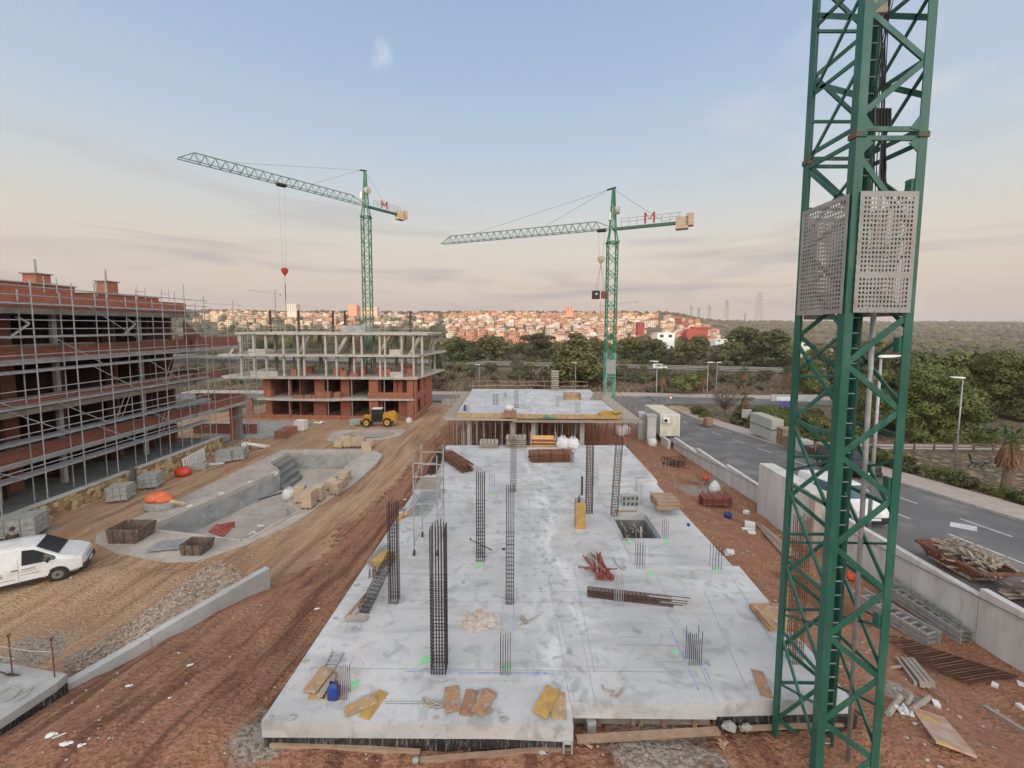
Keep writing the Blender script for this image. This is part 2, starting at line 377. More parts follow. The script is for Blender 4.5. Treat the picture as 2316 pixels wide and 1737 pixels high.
M['black'] = pm('black_plastic', (.018, .018, .02), (.03, .03, .03), 5, 0.5)
M['glass'] = pm('dark_glass', (.02, .026, .03), (.03, .035, .04), 2, 0.08)
M['glassb'] = pm('tinted_glass', (.05, .10, .12), (.08, .14, .16), 2, 0.08)
M['tyre'] = pm('tyre_rubber', (.02, .02, .02), (.04, .035, .03), 9, 0.9)
M['rim'] = pm('steel_rim', (.3, .3, .31), (.2, .2, .2), 9, 0.4, metal=.5)
M['yel'] = pm('machine_yellow', (.62, .30, .02), (.5, .22, .02), 4, 0.45, c3=(.25, .16, .06), s3=7, a3=.5)
M['yelr'] = pm('yellow_rim', (.65, .38, .10), (.5, .28, .08), 6, 0.5)
M['orange'] = pm('orange_sack', (.75, .19, .08), (.6, .14, .06), 5, 0.7, .5, 8)
M['redpl'] = pm('red_plastic', (.65, .06, .02), (.5, .05, .02), 5, 0.5)
M['redp'] = pm('red_prop_paint', (.30, .045, .035), (.20, .05, .04), 6, 0.6, c3=(.3, .2, .16), s3=9)
M['blue'] = pm('blue_plastic', (.012, .05, .25), (.015, .04, .18), 5, 0.45)
M['alu'] = pm('aluminium_beam', (.40, .39, .37), (.28, .27, .25), 4, 0.5, metal=.3, c3=(.5, .47, .42), s3=9)
M['perf'] = pm('perforated_sheet', (.33, .32, .315), (.27, .26, .25), 2, 0.55, metal=.2, c3=(.33, .25, .2), s3=4, a3=.5, c4=(.2, .11, .07), s4=7)
M['cable'] = pm('black_cable', (.012, .012, .014), (.02, .02, .02), 5, 0.6)
M['rope'] = pm('pale_rope', (.45, .4, .33), (.3, .26, .2), 8, 0.9)
M['hway'] = pm('worn_highway', (.06, .055, .05), (.045, .042, .04), .2, .95, world=True)
M['asph'] = pm('asphalt', (.155, .147, .145), (.12, .114, .113), .35, 0.9, .3, 30, c3=(.25, .22, .20), s3=.5, a3=.7, world=True)
M['mark'] = pm('road_paint', (.62, .62, .62), (.45, .45, .45), 5, 0.7, world=True)
M['pave'] = pm('pavement', (.46, .37, .32), (.38, .31, .27), 2, 0.9, .2, 20, c3=(.3, .25, .22), s3=6, a3=.4, world=True)
M['kerb'] = pm('kerb_stone', (.42, .38, .34), (.32, .29, .26), 3, 0.9, world=True)
M['cream'] = pm('cream_container', (.62, .56, .45), (.52, .46, .37), 2, 0.6, c3=(.4, .33, .25), s3=3, a3=.3)
M['greyp'] = pm('grey_panel', (.42, .42, .40), (.34, .34, .33), 2, 0.6)
M['tanbox'] = pm('wrapped_tan_tiles', (.50, .38, .26), (.42, .31, .21), 3, 0.5, .2, 8, c3=(.6, .52, .42), s3=5, rnd=.1)
M['greyblk'] = pm('grey_block_pile', (.40, .40, .37), (.28, .28, .26), 5, 0.85, .3, c3=(.5, .5, .47), s3=12)
M['leafp'] = pm('pine_foliage', (.105, .108, .03), (.165, .155, .05), .8, 0.75, c3=(.05, .062, .018), s3=2.5, a3=.8, rnd=.35)
M['leafd'] = pm('dark_foliage', (.065, .078, .021), (.11, .118, .036), .8, 0.75, c3=(.022, .036, .012), s3=2.5, a3=.8, rnd=.3)
M['leafo'] = pm('olive_scrub_foliage', (.115, .11, .055), (.165, .145, .075), 1, 0.8, c3=(.07, .06, .035), s3=3, a3=.7, rnd=.3)
M['leafb'] = pm('bare_twig_foliage', (.13, .085, .065), (.17, .12, .095), 1, 0.85, c3=(.09, .06, .045), s3=3, a3=.7, rnd=.25)
M['leafg'] = pm('bright_bush_foliage', (.075, .09, .018), (.135, .145, .034), 2, 0.7, c3=(.04, .06, .016), s3=5, a3=.7, rnd=.25)
M['bark'] = pm('bark', (.13, .085, .055), (.19, .13, .09), 5, 0.9, .5)
M['palmd'] = pm('dead_palm_skirt', (.27, .15, .075), (.15, .08, .045), 6, 0.9, .4)
M['palm'] = pm('palm_frond', (.06, .10, .03), (.10, .14, .045), 3, 0.6)
M['sign'] = pm('sign_red', (.42, .03, .025), (.38, .03, .025), 3, 0.5)
M['purple'] = pm('purple_sheet', (.17, .13, .42), (.13, .1, .33), 3, 0.6)
M['skiprub'] = pm('rubble', (.36, .29, .22), (.22, .17, .13), 7, 0.9, .5, c3=(.5, .46, .4), s3=12)
M['text'] = pm('navy_print', (.05, .06, .13), (.06, .07, .15), 3, 0.5)
M['textr'] = pm('maroon_print', (.25, .05, .1), (.28, .06, .12), 3, 0.5)
M['skin'] = pm('skin', (.4, .24, .17), (.36, .21, .15), 5, 0.6)
M['gravel'] = pm('gravel_stones', (.30, .215, .155), (.46, .37, .30), 6, 0.9, .6, 25, c3=(.15, .11, .08), s3=14, a3=.7)
M['debris'] = pm('pale_debris', (.48, .42, .36), (.36, .31, .26), 8, 0.8)
# ---------------------------------------------------------------- ground
def groundmat():
    m, nt, b = newmat('site_earth'); n, l = nt.nodes, nt.links
    g = n.new('ShaderNodeNewGeometry'); pos = g.outputs['Position']
    at = n.new('ShaderNodeAttribute'); at.attribute_name = 'soil'; sp = n.new('ShaderNodeSeparateColor'); l.new(at.outputs['Color'], sp.inputs[0])
    def noi(scale, det=8, st=None, rot=0, dist=0):
        src = pos
        if st:
            mp = n.new('ShaderNodeMapping'); mp.inputs['Rotation'].default_value = (0, 0, rot); mp.inputs['Scale'].default_value = st; l.new(pos, mp.inputs[0]); src = mp.outputs[0]
        t = n.new('ShaderNodeTexNoise'); t.inputs['Scale'].default_value = scale; t.inputs['Detail'].default_value = det; t.inputs['Distortion'].default_value = dist; l.new(src, t.inputs[0]); return t.outputs[0]
    def rng(x, a, c, d=0, e=1):
        r = n.new('ShaderNodeMapRange'); r.inputs[1].default_value = a; r.inputs[2].default_value = c; r.inputs[3].default_value = d; r.inputs[4].default_value = e; l.new(x, r.inputs[0]); return r.outputs[0]
    def mix(f, a, c):
        x = n.new('ShaderNodeMix'); x.data_type = 'RGBA'; l.new(f, x.inputs[0])
        for s, q in ((6, a), (7, c)):
            if isinstance(q, tuple): x.inputs[s].default_value = (*q, 1)
            else: l.new(q, x.inputs[s])
        return x.outputs[2]
    big = noi(.35, 6); med = noi(1.6, 8); fine = noi(9, 8); ruts = noi(1.0, 6, (2.4, .13, 1), 0.36, .5); peb = noi(28, 3)
    px = n.new('ShaderNodeSeparateXYZ'); l.new(pos, px.inputs[0]); rm = rng(px.outputs[0], 4.5, 7.5, 1, .12)
    def mul(a, c):
        x = n.new('ShaderNodeMath'); x.operation = 'MULTIPLY'; l.new(a, x.inputs[0]); l.new(c, x.inputs[1]); return x.outputs[0]
    red = mix(rng(med, .35, .65), (.40, .19, .105), (.29, .13, .07)); red = mix(rng(fine, .5, .7, 0, .7), red, (.52, .28, .16)); red = mix(mul(rng(ruts, .52, .62, 0, .8), rm), red, (.17, .068, .038)); red = mix(mul(rng(ruts, .44, .36, 0, .5), rm), red, (.46, .25, .15))
    tan = mix(rng(big, .35, .65), (.50, .305, .175), (.40, .235, .13)); tan = mix(rng(ruts, .48, .62, 0, .8), tan, (.57, .38, .235)); tan = mix(rng(ruts, .44, .34, 0, .8), tan, (.30, .165, .095)); tan = mix(rng(fine, .55, .72, 0, .5), tan, (.30, .185, .11))
    gry = mix(rng(fine, .4, .6), (.42, .35, .29), (.27, .21, .165)); 
    scr = mix(rng(med, .4, .62), (.10, .082, .044), (.07, .064, .032)); scr = mix(rng(fine, .5, .65, 0, .6), scr, (.14, .105, .062)); scr = mix(rng(noi(.011, 5), .50, .58, 0, .8), scr, (.235, .165, .11))
    # sp: R red weight, G grey gravel weight, B scrub weight
    edge = rng(noi(2.2, 8), .3, .7, -.28, .28)
    def wob(s):
        a = n.new('ShaderNodeMath'); a.operation = 'ADD'; l.new(s, a.inputs[0]); l.new(edge, a.inputs[1]); return rng(a.outputs[0], .38, .62)
    c = mix(wob(sp.outputs[0]), tan, red); c = mix(wob(sp.outputs[1]), c, gry); c = mix(wob(sp.outputs[2]), c, scr)
    c = mix(rng(peb, .66, .72, 0, .55), c, (.46, .39, .33))
    l.new(c, b.inputs['Base Color']); b.inputs['Roughness'].default_value = .95
    ad = n.new('ShaderNodeMath'); ad.operation = 'MULTIPLY_ADD'; l.new(mul(ruts, rm), ad.inputs[0]); ad.inputs[1].default_value = 2.0; l.new(fine, ad.inputs[2])
    bp = n.new('ShaderNodeBump'); bp.inputs['Strength'].default_value = 1; bp.inputs['Distance'].default_value = .22; l.new(ad.outputs[0], bp.inputs['Height']); l.new(bp.outputs[0], b.inputs['Normal'])
    return m
M['ground'] = groundmat()
POOLZ = -11.6
def pz(pts, z): return [PZ(u, v, z) for u, v in pts]
pool_out = pz([(215, 1228), (262, 1251), (380, 1271), (446, 1269), (560, 1231), (665, 1183), (743, 1131), (796, 1097), (848, 1052), (866, 1028), (838, 1014), (639, 1017), (579, 1044), (472, 1097), (355, 1150), (260, 1190), (217, 1212)], POOLZ)
pool_in = pz([(309, 1204), (633, 1065), (610, 1048), (652, 1023), (820, 1023), (775, 1063), (717, 1101), (690, 1121), (646, 1138), (674, 1157), (560, 1219), (548, 1222), (346, 1198)], POOLZ)
P2Z = -12.25
sp_out = pz([(736, 995), (755, 976), (790, 972), (920, 972), (905, 986), (862, 994), (770, 1001)], P2Z)
sp_in = pz([(780, 983), (795, 977), (893, 978), (888, 985), (862, 990), (772, 993)], P2Z)
def inpoly(x, y, P):
    c = False; n = len(P)
    for i in range(n):
        a, b = P[i], P[i - 1]
        if (a[1] > y) != (b[1] > y) and x < (b[0] - a[0]) * (y - a[1]) / (b[1] - a[1]) + a[0]: c = not c
    return c
def shrink(P, d):
    cx = sum(p[0] for p in P) / len(P); cy = sum(p[1] for p in P) / len(P); o = []
    for p in P:
        v = V((cx - p[0], cy - p[1])); L = v.length; v = v / L; o.append((p[0] + v.x * d, p[1] + v.y * d))
    return o
pos_, sos_ = shrink(pool_out, .9), shrink(sp_out, .7); poe_, soe_ = shrink(pool_out, -.9), shrink(sp_out, -.8)
XC = [(-60, -14), (11, -12.3), (16.3, -9.9), (26, -9.2), (50, -8.8), (58, -9)]
def soil(x, y):
    if y > 72 or x < -44:
        return (0, 0, 1)
    r = ss(-1.1, 1.1, x - interp(XC, y) + 1.2 * noise.noise(V((x * .3, y * .3, 0))))
    if y > 50: r = min(r, .55)
    g = 0
    for cx, cy, rr in GRAV:
        g = max(g, 1.1 - math.hypot(x - cx, (y - cy)) / rr)
    b = 1 if x > 30 and False else 0
    if x > 17.2: r = 0; g = .0; b = .62 if x > 30 else 0
    return (r, max(0, min(1, g)), b)
GRAV = []
for u, v, rr in ((1500, 1715, 1.9), (1640, 1080, 2.6), (1570, 1110, 2), (60, 1480, 1.7), (200, 1480, 1.3), (600, 1660, 1.2), (2030, 1560, 1.0), (540, 1000, 1.5), (100, 1200, 1.2)):
    p = G(u, v); GRAV.append((p.x, p.y, rr))
def span(a, b, s): 
    n = max(1, round((b - a) / s)); return [a + (b - a) * i / n for i in range(n)]
xs = span(-2600, -400, 90) + span(-400, -60, 12) + span(-60, -30, 1.2) + span(-30, 16.6, .42) + [16.6, 16.85, 17.02] + span(17.5, 34, .9) + span(34, 60, 2) + span(60, 400, 12) + span(400, 2600, 90) + [2600]
ys = span(-420, -20, 20) + span(-20, 6, 2) + span(6, 46, .42) + span(46, 90, 1) + span(90, 460, 5) + span(460, 1200, 12) + span(1200, 4400, 60) + [4400]
vs, cols = [], []
for y in ys:
    for x in xs:
        if y < -20: z = interp([(-420, 54), (-350, 70), (-280, 50), (-120, 5), (-20, -9)], y) + (2.5 * noise.noise(V((x / 60, y / 60, 0))))  # unseen ridge behind the camera, added to keep low sun off the site
        else: z = gz(x, y)
        if 6 < y < 75 and x < 16.8:
            nx = V((x * .35 + y * .13, y * .12 - x * .04, 0))
            z += .13 * noise.noise(nx * 3.2) + .07 * noise.noise(V((x * 1.4, y * 1.4, 4)))
            if inpoly(x, y, poe_): z = min(z, POOLZ - .04)
            if inpoly(x, y, soe_): z = min(z, P2Z - .04)
            if inpoly(x, y, pos_): z = POOLZ - 2.2
            elif inpoly(x, y, sos_): z = P2Z - 1.6
        vs.append((x, y, z)); s = soil(x, y); cols += [s[0], s[1], s[2], 1]
nx_ = len(xs)
fs = [(j * nx_ + i, j * nx_ + i + 1, (j + 1) * nx_ + i + 1, (j + 1) * nx_ + i) for j in range(len(ys) - 1) for i in range(nx_ - 1)]
me = bpy.data.meshes.new('ground'); me.from_pydata(vs, [], fs); me.materials.append(M['ground'])
ca = me.color_attributes.new('soil', 'FLOAT_COLOR', 'POINT'); ca.data.foreach_set('color', cols)
me.polygons.foreach_set('use_smooth', [True] * len(fs)); me.update()
go = bpy.data.objects.new('ground', me); COL.objects.link(go); tag(go, kind='structure')

def struct(mb, name, mat, **k): o = mb.build(name, mat, None, **k); return tag(o, kind='structure')
# roads
XR0, XR1, XP = 17.38, 27.2, 30.0
def strip(x0, x1, y0, y1, f, dz, step=2, thick=0):
    mb = MB(); Y = span(y0, y1, step) + [y1]; vs = []
    for y in Y:
        z = f(y) + dz; vs += [(x0, y, z), (x1, y, z)]
        if thick: vs += [(x0, y, z - thick), (x1, y, z - thick)]
    k = 4 if thick else 2; fs = []
    for i in range(len(Y) - 1):
        a, b = i * k, (i + 1) * k; fs.append((a, a + 1, b + 1, b))
        if thick: fs += [(a, b, b + 2, a + 2), (a + 1, a + 3, b + 3, b + 1)]
    if thick: fs += [(0, 2, 3, 1)]; e_ = (len(Y) - 1) * k; fs += [(e_, e_ + 1, e_ + 3, e_ + 2)]
    return mb.add(vs, fs)
struct(strip(XR0 - .6, XR1, -20, 83, roadz, 0), 'road', M['asph'])
struct(strip(XR1 + .15, XP, -20, 66, roadz, .14, thick=.2), 'pavement', M['pave'])
struct(strip(XR1, XR1 + .15, -20, 66, roadz, .15, thick=.2), 'kerb', M['kerb'])
cs = MB(); zc = -14.29
cs.add([(-70, 76, zc), (16.7, 76, zc), (16.7, 83, zc), (-70, 83, zc)], [(0, 1, 2, 3)])
cs.add([(XR1 + .05, 70, zc + .004), (140, 64, zc + .004), (140, 74, zc + .004), (XR1 + .05, 83, zc + .004)], [(0, 1, 2, 3)])
struct(cs, 'cross_road', M['asph'])
struct(MB().prism([(-70, 83), (XR1, 83), (60, 79), (140, 74), (140, 77.5), (60, 83), (XR1, 86.5), (-70, 86.5)], -14.6, -14.13), 'far_pavement', M['pave'])
mk = MB()
def dash(x, y0, y1, w=.12): 
    s_ = strip(x - w / 2, x + w / 2, y0, y1, roadz, .006); mk.add(s_.v, s_.f)
for i in range(12): dash(24.4, 10 + i * 4.6, 12.3 + i * 4.6)
dash(21.6, 12, 19.5, .13); dash(21.6, 21.4, 24.5, .13); dash(21.6, 27, 30, .13)
p = RD(2179, 1191)
mk.add([(p.x + a, p.y + b, roadz(p.y + b) + .008) for a, b in ((-.7, 0), (0, -.62), (.7, 0), (0, .62))], [(0, 1, 2, 3)])
dash(17.9, 36, 66, .1)
struct(mk, 'road_markings', M['mark'])
# highway behind
hw = MB(); hy = lambda x: 158 - .2 * x
def hz(x): return -15.15
for (o0, o1, zz) in ((-6.5, 6.5, 0),):
    hw.add([(x, hy(x) + o, hz(x)) for x in (-400, 300) for o in (o0, o1)], [(0, 2, 3, 1)])
    hw.add([(x, hy(x) - 6.5, z_) for x in (-400, 300) for z_ in (-15.15, -17)], [(0, 1, 3, 2)])
struct(hw, 'highway', M['hway'])
for nm, off, lab in (('guard_rail', -6.2, 'long grey steel guard rail on the near side of the highway'), ('guard_rail', 6.0, 'long grey steel guard rail on the far side of the highway'), ('guard_rail', .2, 'long grey steel guard rail down the middle of the highway')):
    t = thing(nm, lab, 'guard rail', (0, hy(0) + off, -15.15), 'guard rails of the highway')
    mb = MB(); mb.bar((-390, hy(-390) + off, -14.5), (290, hy(290) + off, -14.5), .08, .24); mb.build('rail', M['alu'], t)
    for i in range(38): x = -170 + i * 8; mb = MB(); mb.box((x, hy(x) + off + .08, -14.85), (.1, .08, .7)); mb.build('post', M['galv'], t)

# ---------------------------------------------------------------- main slab
def slabmat():
    m, nt, b = newmat('fresh_slab_concrete'); n, l = nt.nodes, nt.links
    g = n.new('ShaderNodeNewGeometry'); pos = g.outputs['Position']
    def noi(scale, det=8, st=None, dist=0, loc=(0, 0, 0)):
        mp = n.new('ShaderNodeMapping'); mp.inputs['Scale'].default_value = st or (1, 1, 1); mp.inputs['Location'].default_value = loc; l.new(pos, mp.inputs[0])
        t = n.new('ShaderNodeTexNoise'); t.inputs['Scale'].default_value = scale; t.inputs['Detail'].default_value = det; t.inputs['Distortion'].default_value = dist; l.new(mp.outputs[0], t.inputs[0]); return t.outputs[0]
    def rng(x, a, c, d=0, e=1):
        r = n.new('ShaderNodeMapRange'); r.inputs[1].default_value = a; r.inputs[2].default_value = c; r.inputs[3].default_value = d; r.inputs[4].default_value = e; l.new(x, r.inputs[0]); return r.outputs[0]
    def mix(f, a, c):
        x = n.new('ShaderNodeMix'); x.data_type = 'RGBA'; l.new(f, x.inputs[0])
        for s, q in ((6, a), (7, c)):
            if isinstance(q, tuple): x.inputs[s].default_value = (*q, 1)
            else: l.new(q, x.inputs[s])
        return x.outputs[2]
    def mul(a, c):
        x = n.new('ShaderNodeMath'); x.operation = 'MULTIPLY'; l.new(a, x.inputs[0]); l.new(c, x.inputs[1]); return x.outputs[0]
    c = mix(rng(noi(.45, 7), .35, .65), (.55, .54, .54), (.42, .415, .42))
    c = mix(rng(noi(1.3, 8, (.3, 1.6, 1), .6), .5, .72, 0, .6), c, (.29, .288, .285))      # trowel streaks across
    c = mix(rng(noi(2.2, 9, (1, 1, 1), .8, (4, 1, 0)), .54, .66, 0, .5), c, (.25, .245, .245))
    c = mix(rng(noi(.7, 4, (1, .5, 1), 1, (9, 3, 0)), .56, .68, 0, .45), c, (.52, .46, .42))
    # whitish lime bloom along the middle of the slab
    sx = n.new('ShaderNodeSeparateXYZ'); l.new(pos, sx.inputs[0])
    dx = n.new('ShaderNodeMath'); dx.operation = 'ABSOLUTE'; ax = n.new('ShaderNodeMath'); ax.operation = 'SUBTRACT'; ax.inputs[1].default_value = 1.3; l.new(sx.outputs[0], ax.inputs[0]); l.new(ax.outputs[0], dx.inputs[0])
    band = rng(dx.outputs[0], 1.6, .2, .12, 1)
    c = mix(mul(rng(noi(1.5, 12, (1, .5, 1), .5), .46, .64, 0, .6), band), c, (.72, .72, .725))
    c = mix(mul(rng(noi(3.2, 12, (1, 1, 1), .6, (2, 7, 0)), .54, .66, 0, .7), band), c, (.25, .25, .25))
    c = mix(rng(noi(16, 4), .62, .7, 0, .4), c, (.26, .26, .27))
    l.new(c, b.inputs['Base Color']); l.new(rng(noi(1.1, 5), .4, .6, .72, .95), b.inputs['Roughness'])
    bp = n.new('ShaderNodeBump'); bp.inputs['Strength'].default_value = .35; bp.inputs['Distance'].default_value = .03; l.new(noi(7, 9), bp.inputs['Height']); l.new(bp.outputs[0], b.inputs['Normal'])
    return m
M['slab'] = slabmat()
out = [S(591, 1632), S(1140, 1636), S(1297, 1643), S(1291, 1590), S(1622, 1593), S(1622.5, 1587), S(1925, 1580), S(1850, 1482), S(1769, 1371), S(1413, 1007), S(1011, 1007), S(985, 1040)]
YN, YFR, XL = S(1436, 1278).y, S(1343, 1086).y, 4.15
outer = out[:7] + [V((7.85, YN, SL)), V((XL, YN, SL)), V((XL, YFR, SL)), V((7.75, YFR, SL)), out[9], out[10], out[11]]
slab = thing('concrete_slab', 'big pale grey concrete floor slab in the centre with a lowered bay on its right side', 'concrete slab', (0, 16, -9.6))
MB().prism(outer, SL - .36, SL).build('deck', M['slab'], slab)
ZL = SL - .24
bay = [V((XL + .002, YN, 0)), V((7.85, YN, 0)), V((7.75, YFR, 0)), V((XL + .002, YFR, 0))]
pit = [PZ(1411, 1217, ZL), PZ(1497, 1217, ZL), PZ(1470, 1162, ZL), PZ(1395, 1162, ZL)]
pit = [V((pit[0].x, pit[0].y, 0)), V((pit[1].x, pit[0].y, 0)), V((pit[1].x, pit[2].y, 0)), V((pit[0].x, pit[2].y, 0))]
MB().prism(bay, ZL - .3, ZL, holes=[pit]).build('lowered_bay', M['slab'], slab)
pm_ = MB(); x0, x1, y0, y1 = pit[0].x, pit[1].x, pit[0].y, pit[2].y
pm_.bx(x0 - .12, x0, y0, y1, -9.75, ZL - .3); pm_.bx(x1, x1 + .12, y0, y1, -9.75, ZL - .3); pm_.bx(x0, x1, y1, y1 + .12, -9.75, ZL - .3); pm_.bx(x0, x1, y0 - .12, y0, -9.75, ZL - .3); pm_.bx(x0, x1, y0, y1, -9.9, -9.75)
pm_.build('pit_walls', M['concd'], slab)
# basement wall painted with bitumen under the deck edge
fw = MB(); a, b_ = out[0], out[2]
fw.add([(a.x + .03, a.y + .03, SL - .36), (b_.x - .02, b_.y + .03, SL - .36), (b_.x - .02, b_.y + .03, SL - 1.3), (a.x + .03, a.y + .03, SL - 1.3), (a.x + .03, a.y + .4, SL - .36), (b_.x - .02, b_.y + .4, SL - .36), (b_.x - .02, b_.y + .4, SL - 1.3), (a.x + .03, a.y + .4, SL - 1.3)], [(0, 1, 2, 3), (5, 4, 7, 6), (1, 5, 6, 2), (4, 0, 3, 7)])
c_, d_ = out[5], out[6]
fw.bx(c_.x + .05, 7.7, c_.y + .04, c_.y + .4, SL - 1.6, SL - .36)
fw.bx(7.45, 7.8, c_.y + .4, 27.6, SL - 3.4, SL - .56)
fw.bx(a.x + .1, a.x + .45, 9, 27.6, SL - 3.4, SL - .36); fw.bx(-5, 7.4, 27.2, 27.6, SL - 3.4, SL - .36)
fw.build('foundation_wall', M['bitumen'], slab)
edge = MB(); q0, q1 = out[3], out[4]
edge.bx(q0.x + .02, q1.x - .02, q0.y + .25, q0.y + .5, SL - .75, SL - .36)
edge.build('formwork_beam', M['plyg'], slab)
for u in (1352, 1428, 1445, 1495, 1565, 1612):
    x = PY(u, 1640, q0.y + .35).x; mb = MB(); mb.bx(x - .045, x + .045, q0.y + .2, q0.y + .3, SL - 1.1, SL - .36); mb.build('support_post', M['wood'], slab)
mb = MB(); p = PY(1335, 1632, q0.y + .1); mb.box((p.x, p.y, SL - .62), (.2, .2, .34), .2); mb.build('white_footing', M['greyp'], slab)
# chalk lines and spray marks on the slab
ck = MB()
def mark(pts, w, z=SL + .004):
    for a, b in zip(pts, pts[1:]):
        p, q = PZ(*a, z), PZ(*b, z); d = (q - p); d.z = 0; n_ = V((-d.y, d.x, 0)).normalized() * w / 2
        ck.add([p - n_, q - n_, q + n_, p + n_], [(0, 1, 2, 3)])
for pts, w in (([(905, 1357), (1160, 1362), (1320, 1362), (1500, 1372)], .012), ([(920, 1518), (1100, 1521), (1250, 1524)], .03), ([(1010, 1525), (1240, 1520)], .012), ([(1515, 1420), (1580, 1560)], .035), ([(1545, 1417), (1610, 1545)], .025),
               ([(1520, 1224), (1550, 1277)], .02), ([(1645, 1290), (1700, 1380), (1800, 1520)], .012), ([(1300, 1370), (1345, 1580)], .012), ([(1137, 1370), (1134, 1420)], .02), ([(1162, 1370), (1161, 1435)], .02),
               ([(1050, 1165), (1048, 1180)], .03), ([(1074, 1160), (1070, 1182)], .03), ([(1130, 1100), (1118, 1140)], .03), ([(1015, 1100), (1035, 1060)], .02), ([(1021, 1350), (1030, 1300)], .015), ([(1340, 1070), (1490, 1072)], .015),
               ([(786, 1518), (806, 1470)], .014), ([(980, 1280), (1020, 1280)], .012), ([(1290, 1490), (1240, 1300)], .01)): mark(pts, w)
ckm = pm('blue_chalk', (.20, .23, .52), (.42, .44, .56), 9, .9, world=True); ck.build('chalk_marks', ckm, slab)
ck = MB()
def seam(pts, w): mark(pts, w, SL + .005)
for pts in ([(700, 1510), (1160, 1516), (1560, 1520)], [(760, 1335), (1320, 1338)], [(1240, 1300), (1290, 1590)], [(1290, 1240), (1345, 1520)], [(870, 1590), (960, 1592), (1140, 1612)], [(1620, 1585), (1480, 1290)], [(900, 1165), (1330, 1160)], [(1000, 1065), (1340, 1062)],
            [(1400, 1440), (1470, 1440)], [(1395, 1458), (1560, 1460)], [(1680, 1340), (1780, 1510)], [(1590, 1330), (1690, 1560)], [(1496, 1496), (1555, 1496)], [(1040, 1600), (1130, 1604), (1127, 1625)]): seam(pts, .012)
ck.build('seam_lines', pm('dark_seam', (.24, .24, .25), (.4, .4, .41), 9, .9, world=True), slab)
ck = MB()
for u, v, r in ((962, 1493, .16), (800, 1551, .14), (1085, 1278, .16), (1147, 1508, .12), (1529, 1476, .12), (1469, 1296, .14), (1622, 1292, .13), (1765, 1470, .1), (1500, 1232, .0), (1112, 1120, .15), (1332, 1168, .14)):
    if not r: continue
    c = PZ(u, v, SL + .006); pts = []
    for i in range(14):
        t = i / 14 * 2 * math.pi; k = r * R.uniform(.5, 1.25); pts.append((c.x + k * math.cos(t), c.y + k * 1.1 * math.sin(t), c.z))
    ck.add([tuple(c)] + pts, [(0, i + 1, (i + 1) % 14 + 1) for i in range(14)])
for u, v, r in ((1425, 1226, .15), (1508, 1228, .14)):
    c = PZ(u, v, ZL + .006); ck.add([tuple(c)] + [(c.x + r * R.uniform(.5, 1.2) * math.cos(i / 14 * 6.283), c.y + r * R.uniform(.5, 1.2) * math.sin(i / 14 * 6.283), c.z) for i in range(14)], [(0, i + 1, (i + 1) % 14 + 1) for i in range(14)])
ck.build('green_spray_marks', pm('green_spray', (.18, .62, .22), (.42, .55, .42), 14, .8, world=True, lo=.4, hi=.6), slab)
ck = MB(); c = PZ(1085, 1407, SL + .005)
pts = [(c.x + R.uniform(.35, .75) * math.cos(i / 30 * 6.283), c.y + R.uniform(.3, .62) * math.sin(i / 30 * 6.283), c.z) for i in range(30)]
ck.add([tuple(c + V((0, 0, .05)))] + pts, [(0, i + 1, (i + 1) % 30 + 1) for i in range(30)])
ck.build('sand_spill', pm('spilt_sand', (.45, .33, .24), (.55, .50, .46), 9, .95, world=True, lo=.4, hi=.6), slab)

# ---------------------------------------------------------------- rebar cages
def cage_mb(w, d, h, nx, ny, r, h0, h1, sp, lean=(0, 0), short=0):
    """standing bars + stirrups from h0 to h1, local frame"""
    b, s = MB(), MB()
    P = [(-w / 2 + w * i / (nx - 1), y) for i in range(nx) for y in (-d / 2, d / 2)] + [(x, -d / 2 + d * j / (ny - 1)) for j in range(1, ny - 1) for x in (-w / 2, w / 2)]
    for k, (x, y) in enumerate(P):
        hh = h * (1 if (abs(x) > w / 2 - .01) else 1 - short) * R.uniform(.97, 1.0)
        b.tube((x, y, -.02), (x + lean[0] * hh, y + lean[1] * hh, hh), r, 5)
    if sp:
        z = h0
        while z < h1:
            o = V((lean[0] * z, lean[1] * z, z + R.uniform(-.008, .008))); e = r
            c = [o + V((a * (w / 2 + e), q * (d / 2 + e), 0)) for a, q in ((-1, -1), (1, -1), (1, 1), (-1, 1))]
            for i in range(4): s.bar(c[i], c[(i + 1) % 4], .009)
            z += sp
    return b, s
def cage(name, u, v, vt, w, d, nx, ny, label, zz=SL, r=.010, h0=.05, h1f=.6, sp=.1, lean=(0, 0), short=0, mat='rebar', grp='standing rebar column cages on the slab', cat='rebar cage', h=None):
    p = PZ(u, v, zz) if zz is not None else G(u, v)
    if h is None: h = PY(u, vt, p.y).z - p.z
    t = thing(name, label, cat, (p.x, p.y, p.z), grp)
    b, s = cage_mb(w, d, h, nx, ny, r, h0, h * h1f, sp, lean, short)
    for q in (b, s): q.v = [(x + p.x, y + p.y, z + p.z) for x, y, z in q.v]
    b.build('vertical_bars', M[mat], t)
    if sp: s.build('stirrups', M[mat], t)
    return t
cg = 'rebar_column_cage'
cage(cg, 994, 1514, 1180, .34, .30, 6, 3, 'thickest black rebar cage, standing nearest the camera left of the slab middle', mat='rebar2', r=.013, h1f=.64, sp=.09)
cage(cg, 1153, 1362, 1098, .22, .22, 5, 3, 'slender tall rebar cage in the slab middle, its stirrups stopping two thirds up', mat='rebar2', h1f=.62, sp=.13)
cage(cg, 1087, 1266, 1062, .28, .26, 5, 2, 'flat wide rebar cage beside the green mark, behind the thickest cage', mat='rebar2', h1f=.68, sp=.13)
cage(cg, 892, 1360, 1130, .26, .26, 5, 3, 'rusty rebar cage standing by the left slab edge with a fallen cage at its foot', mat='rebar2', h1f=.8, sp=.12)
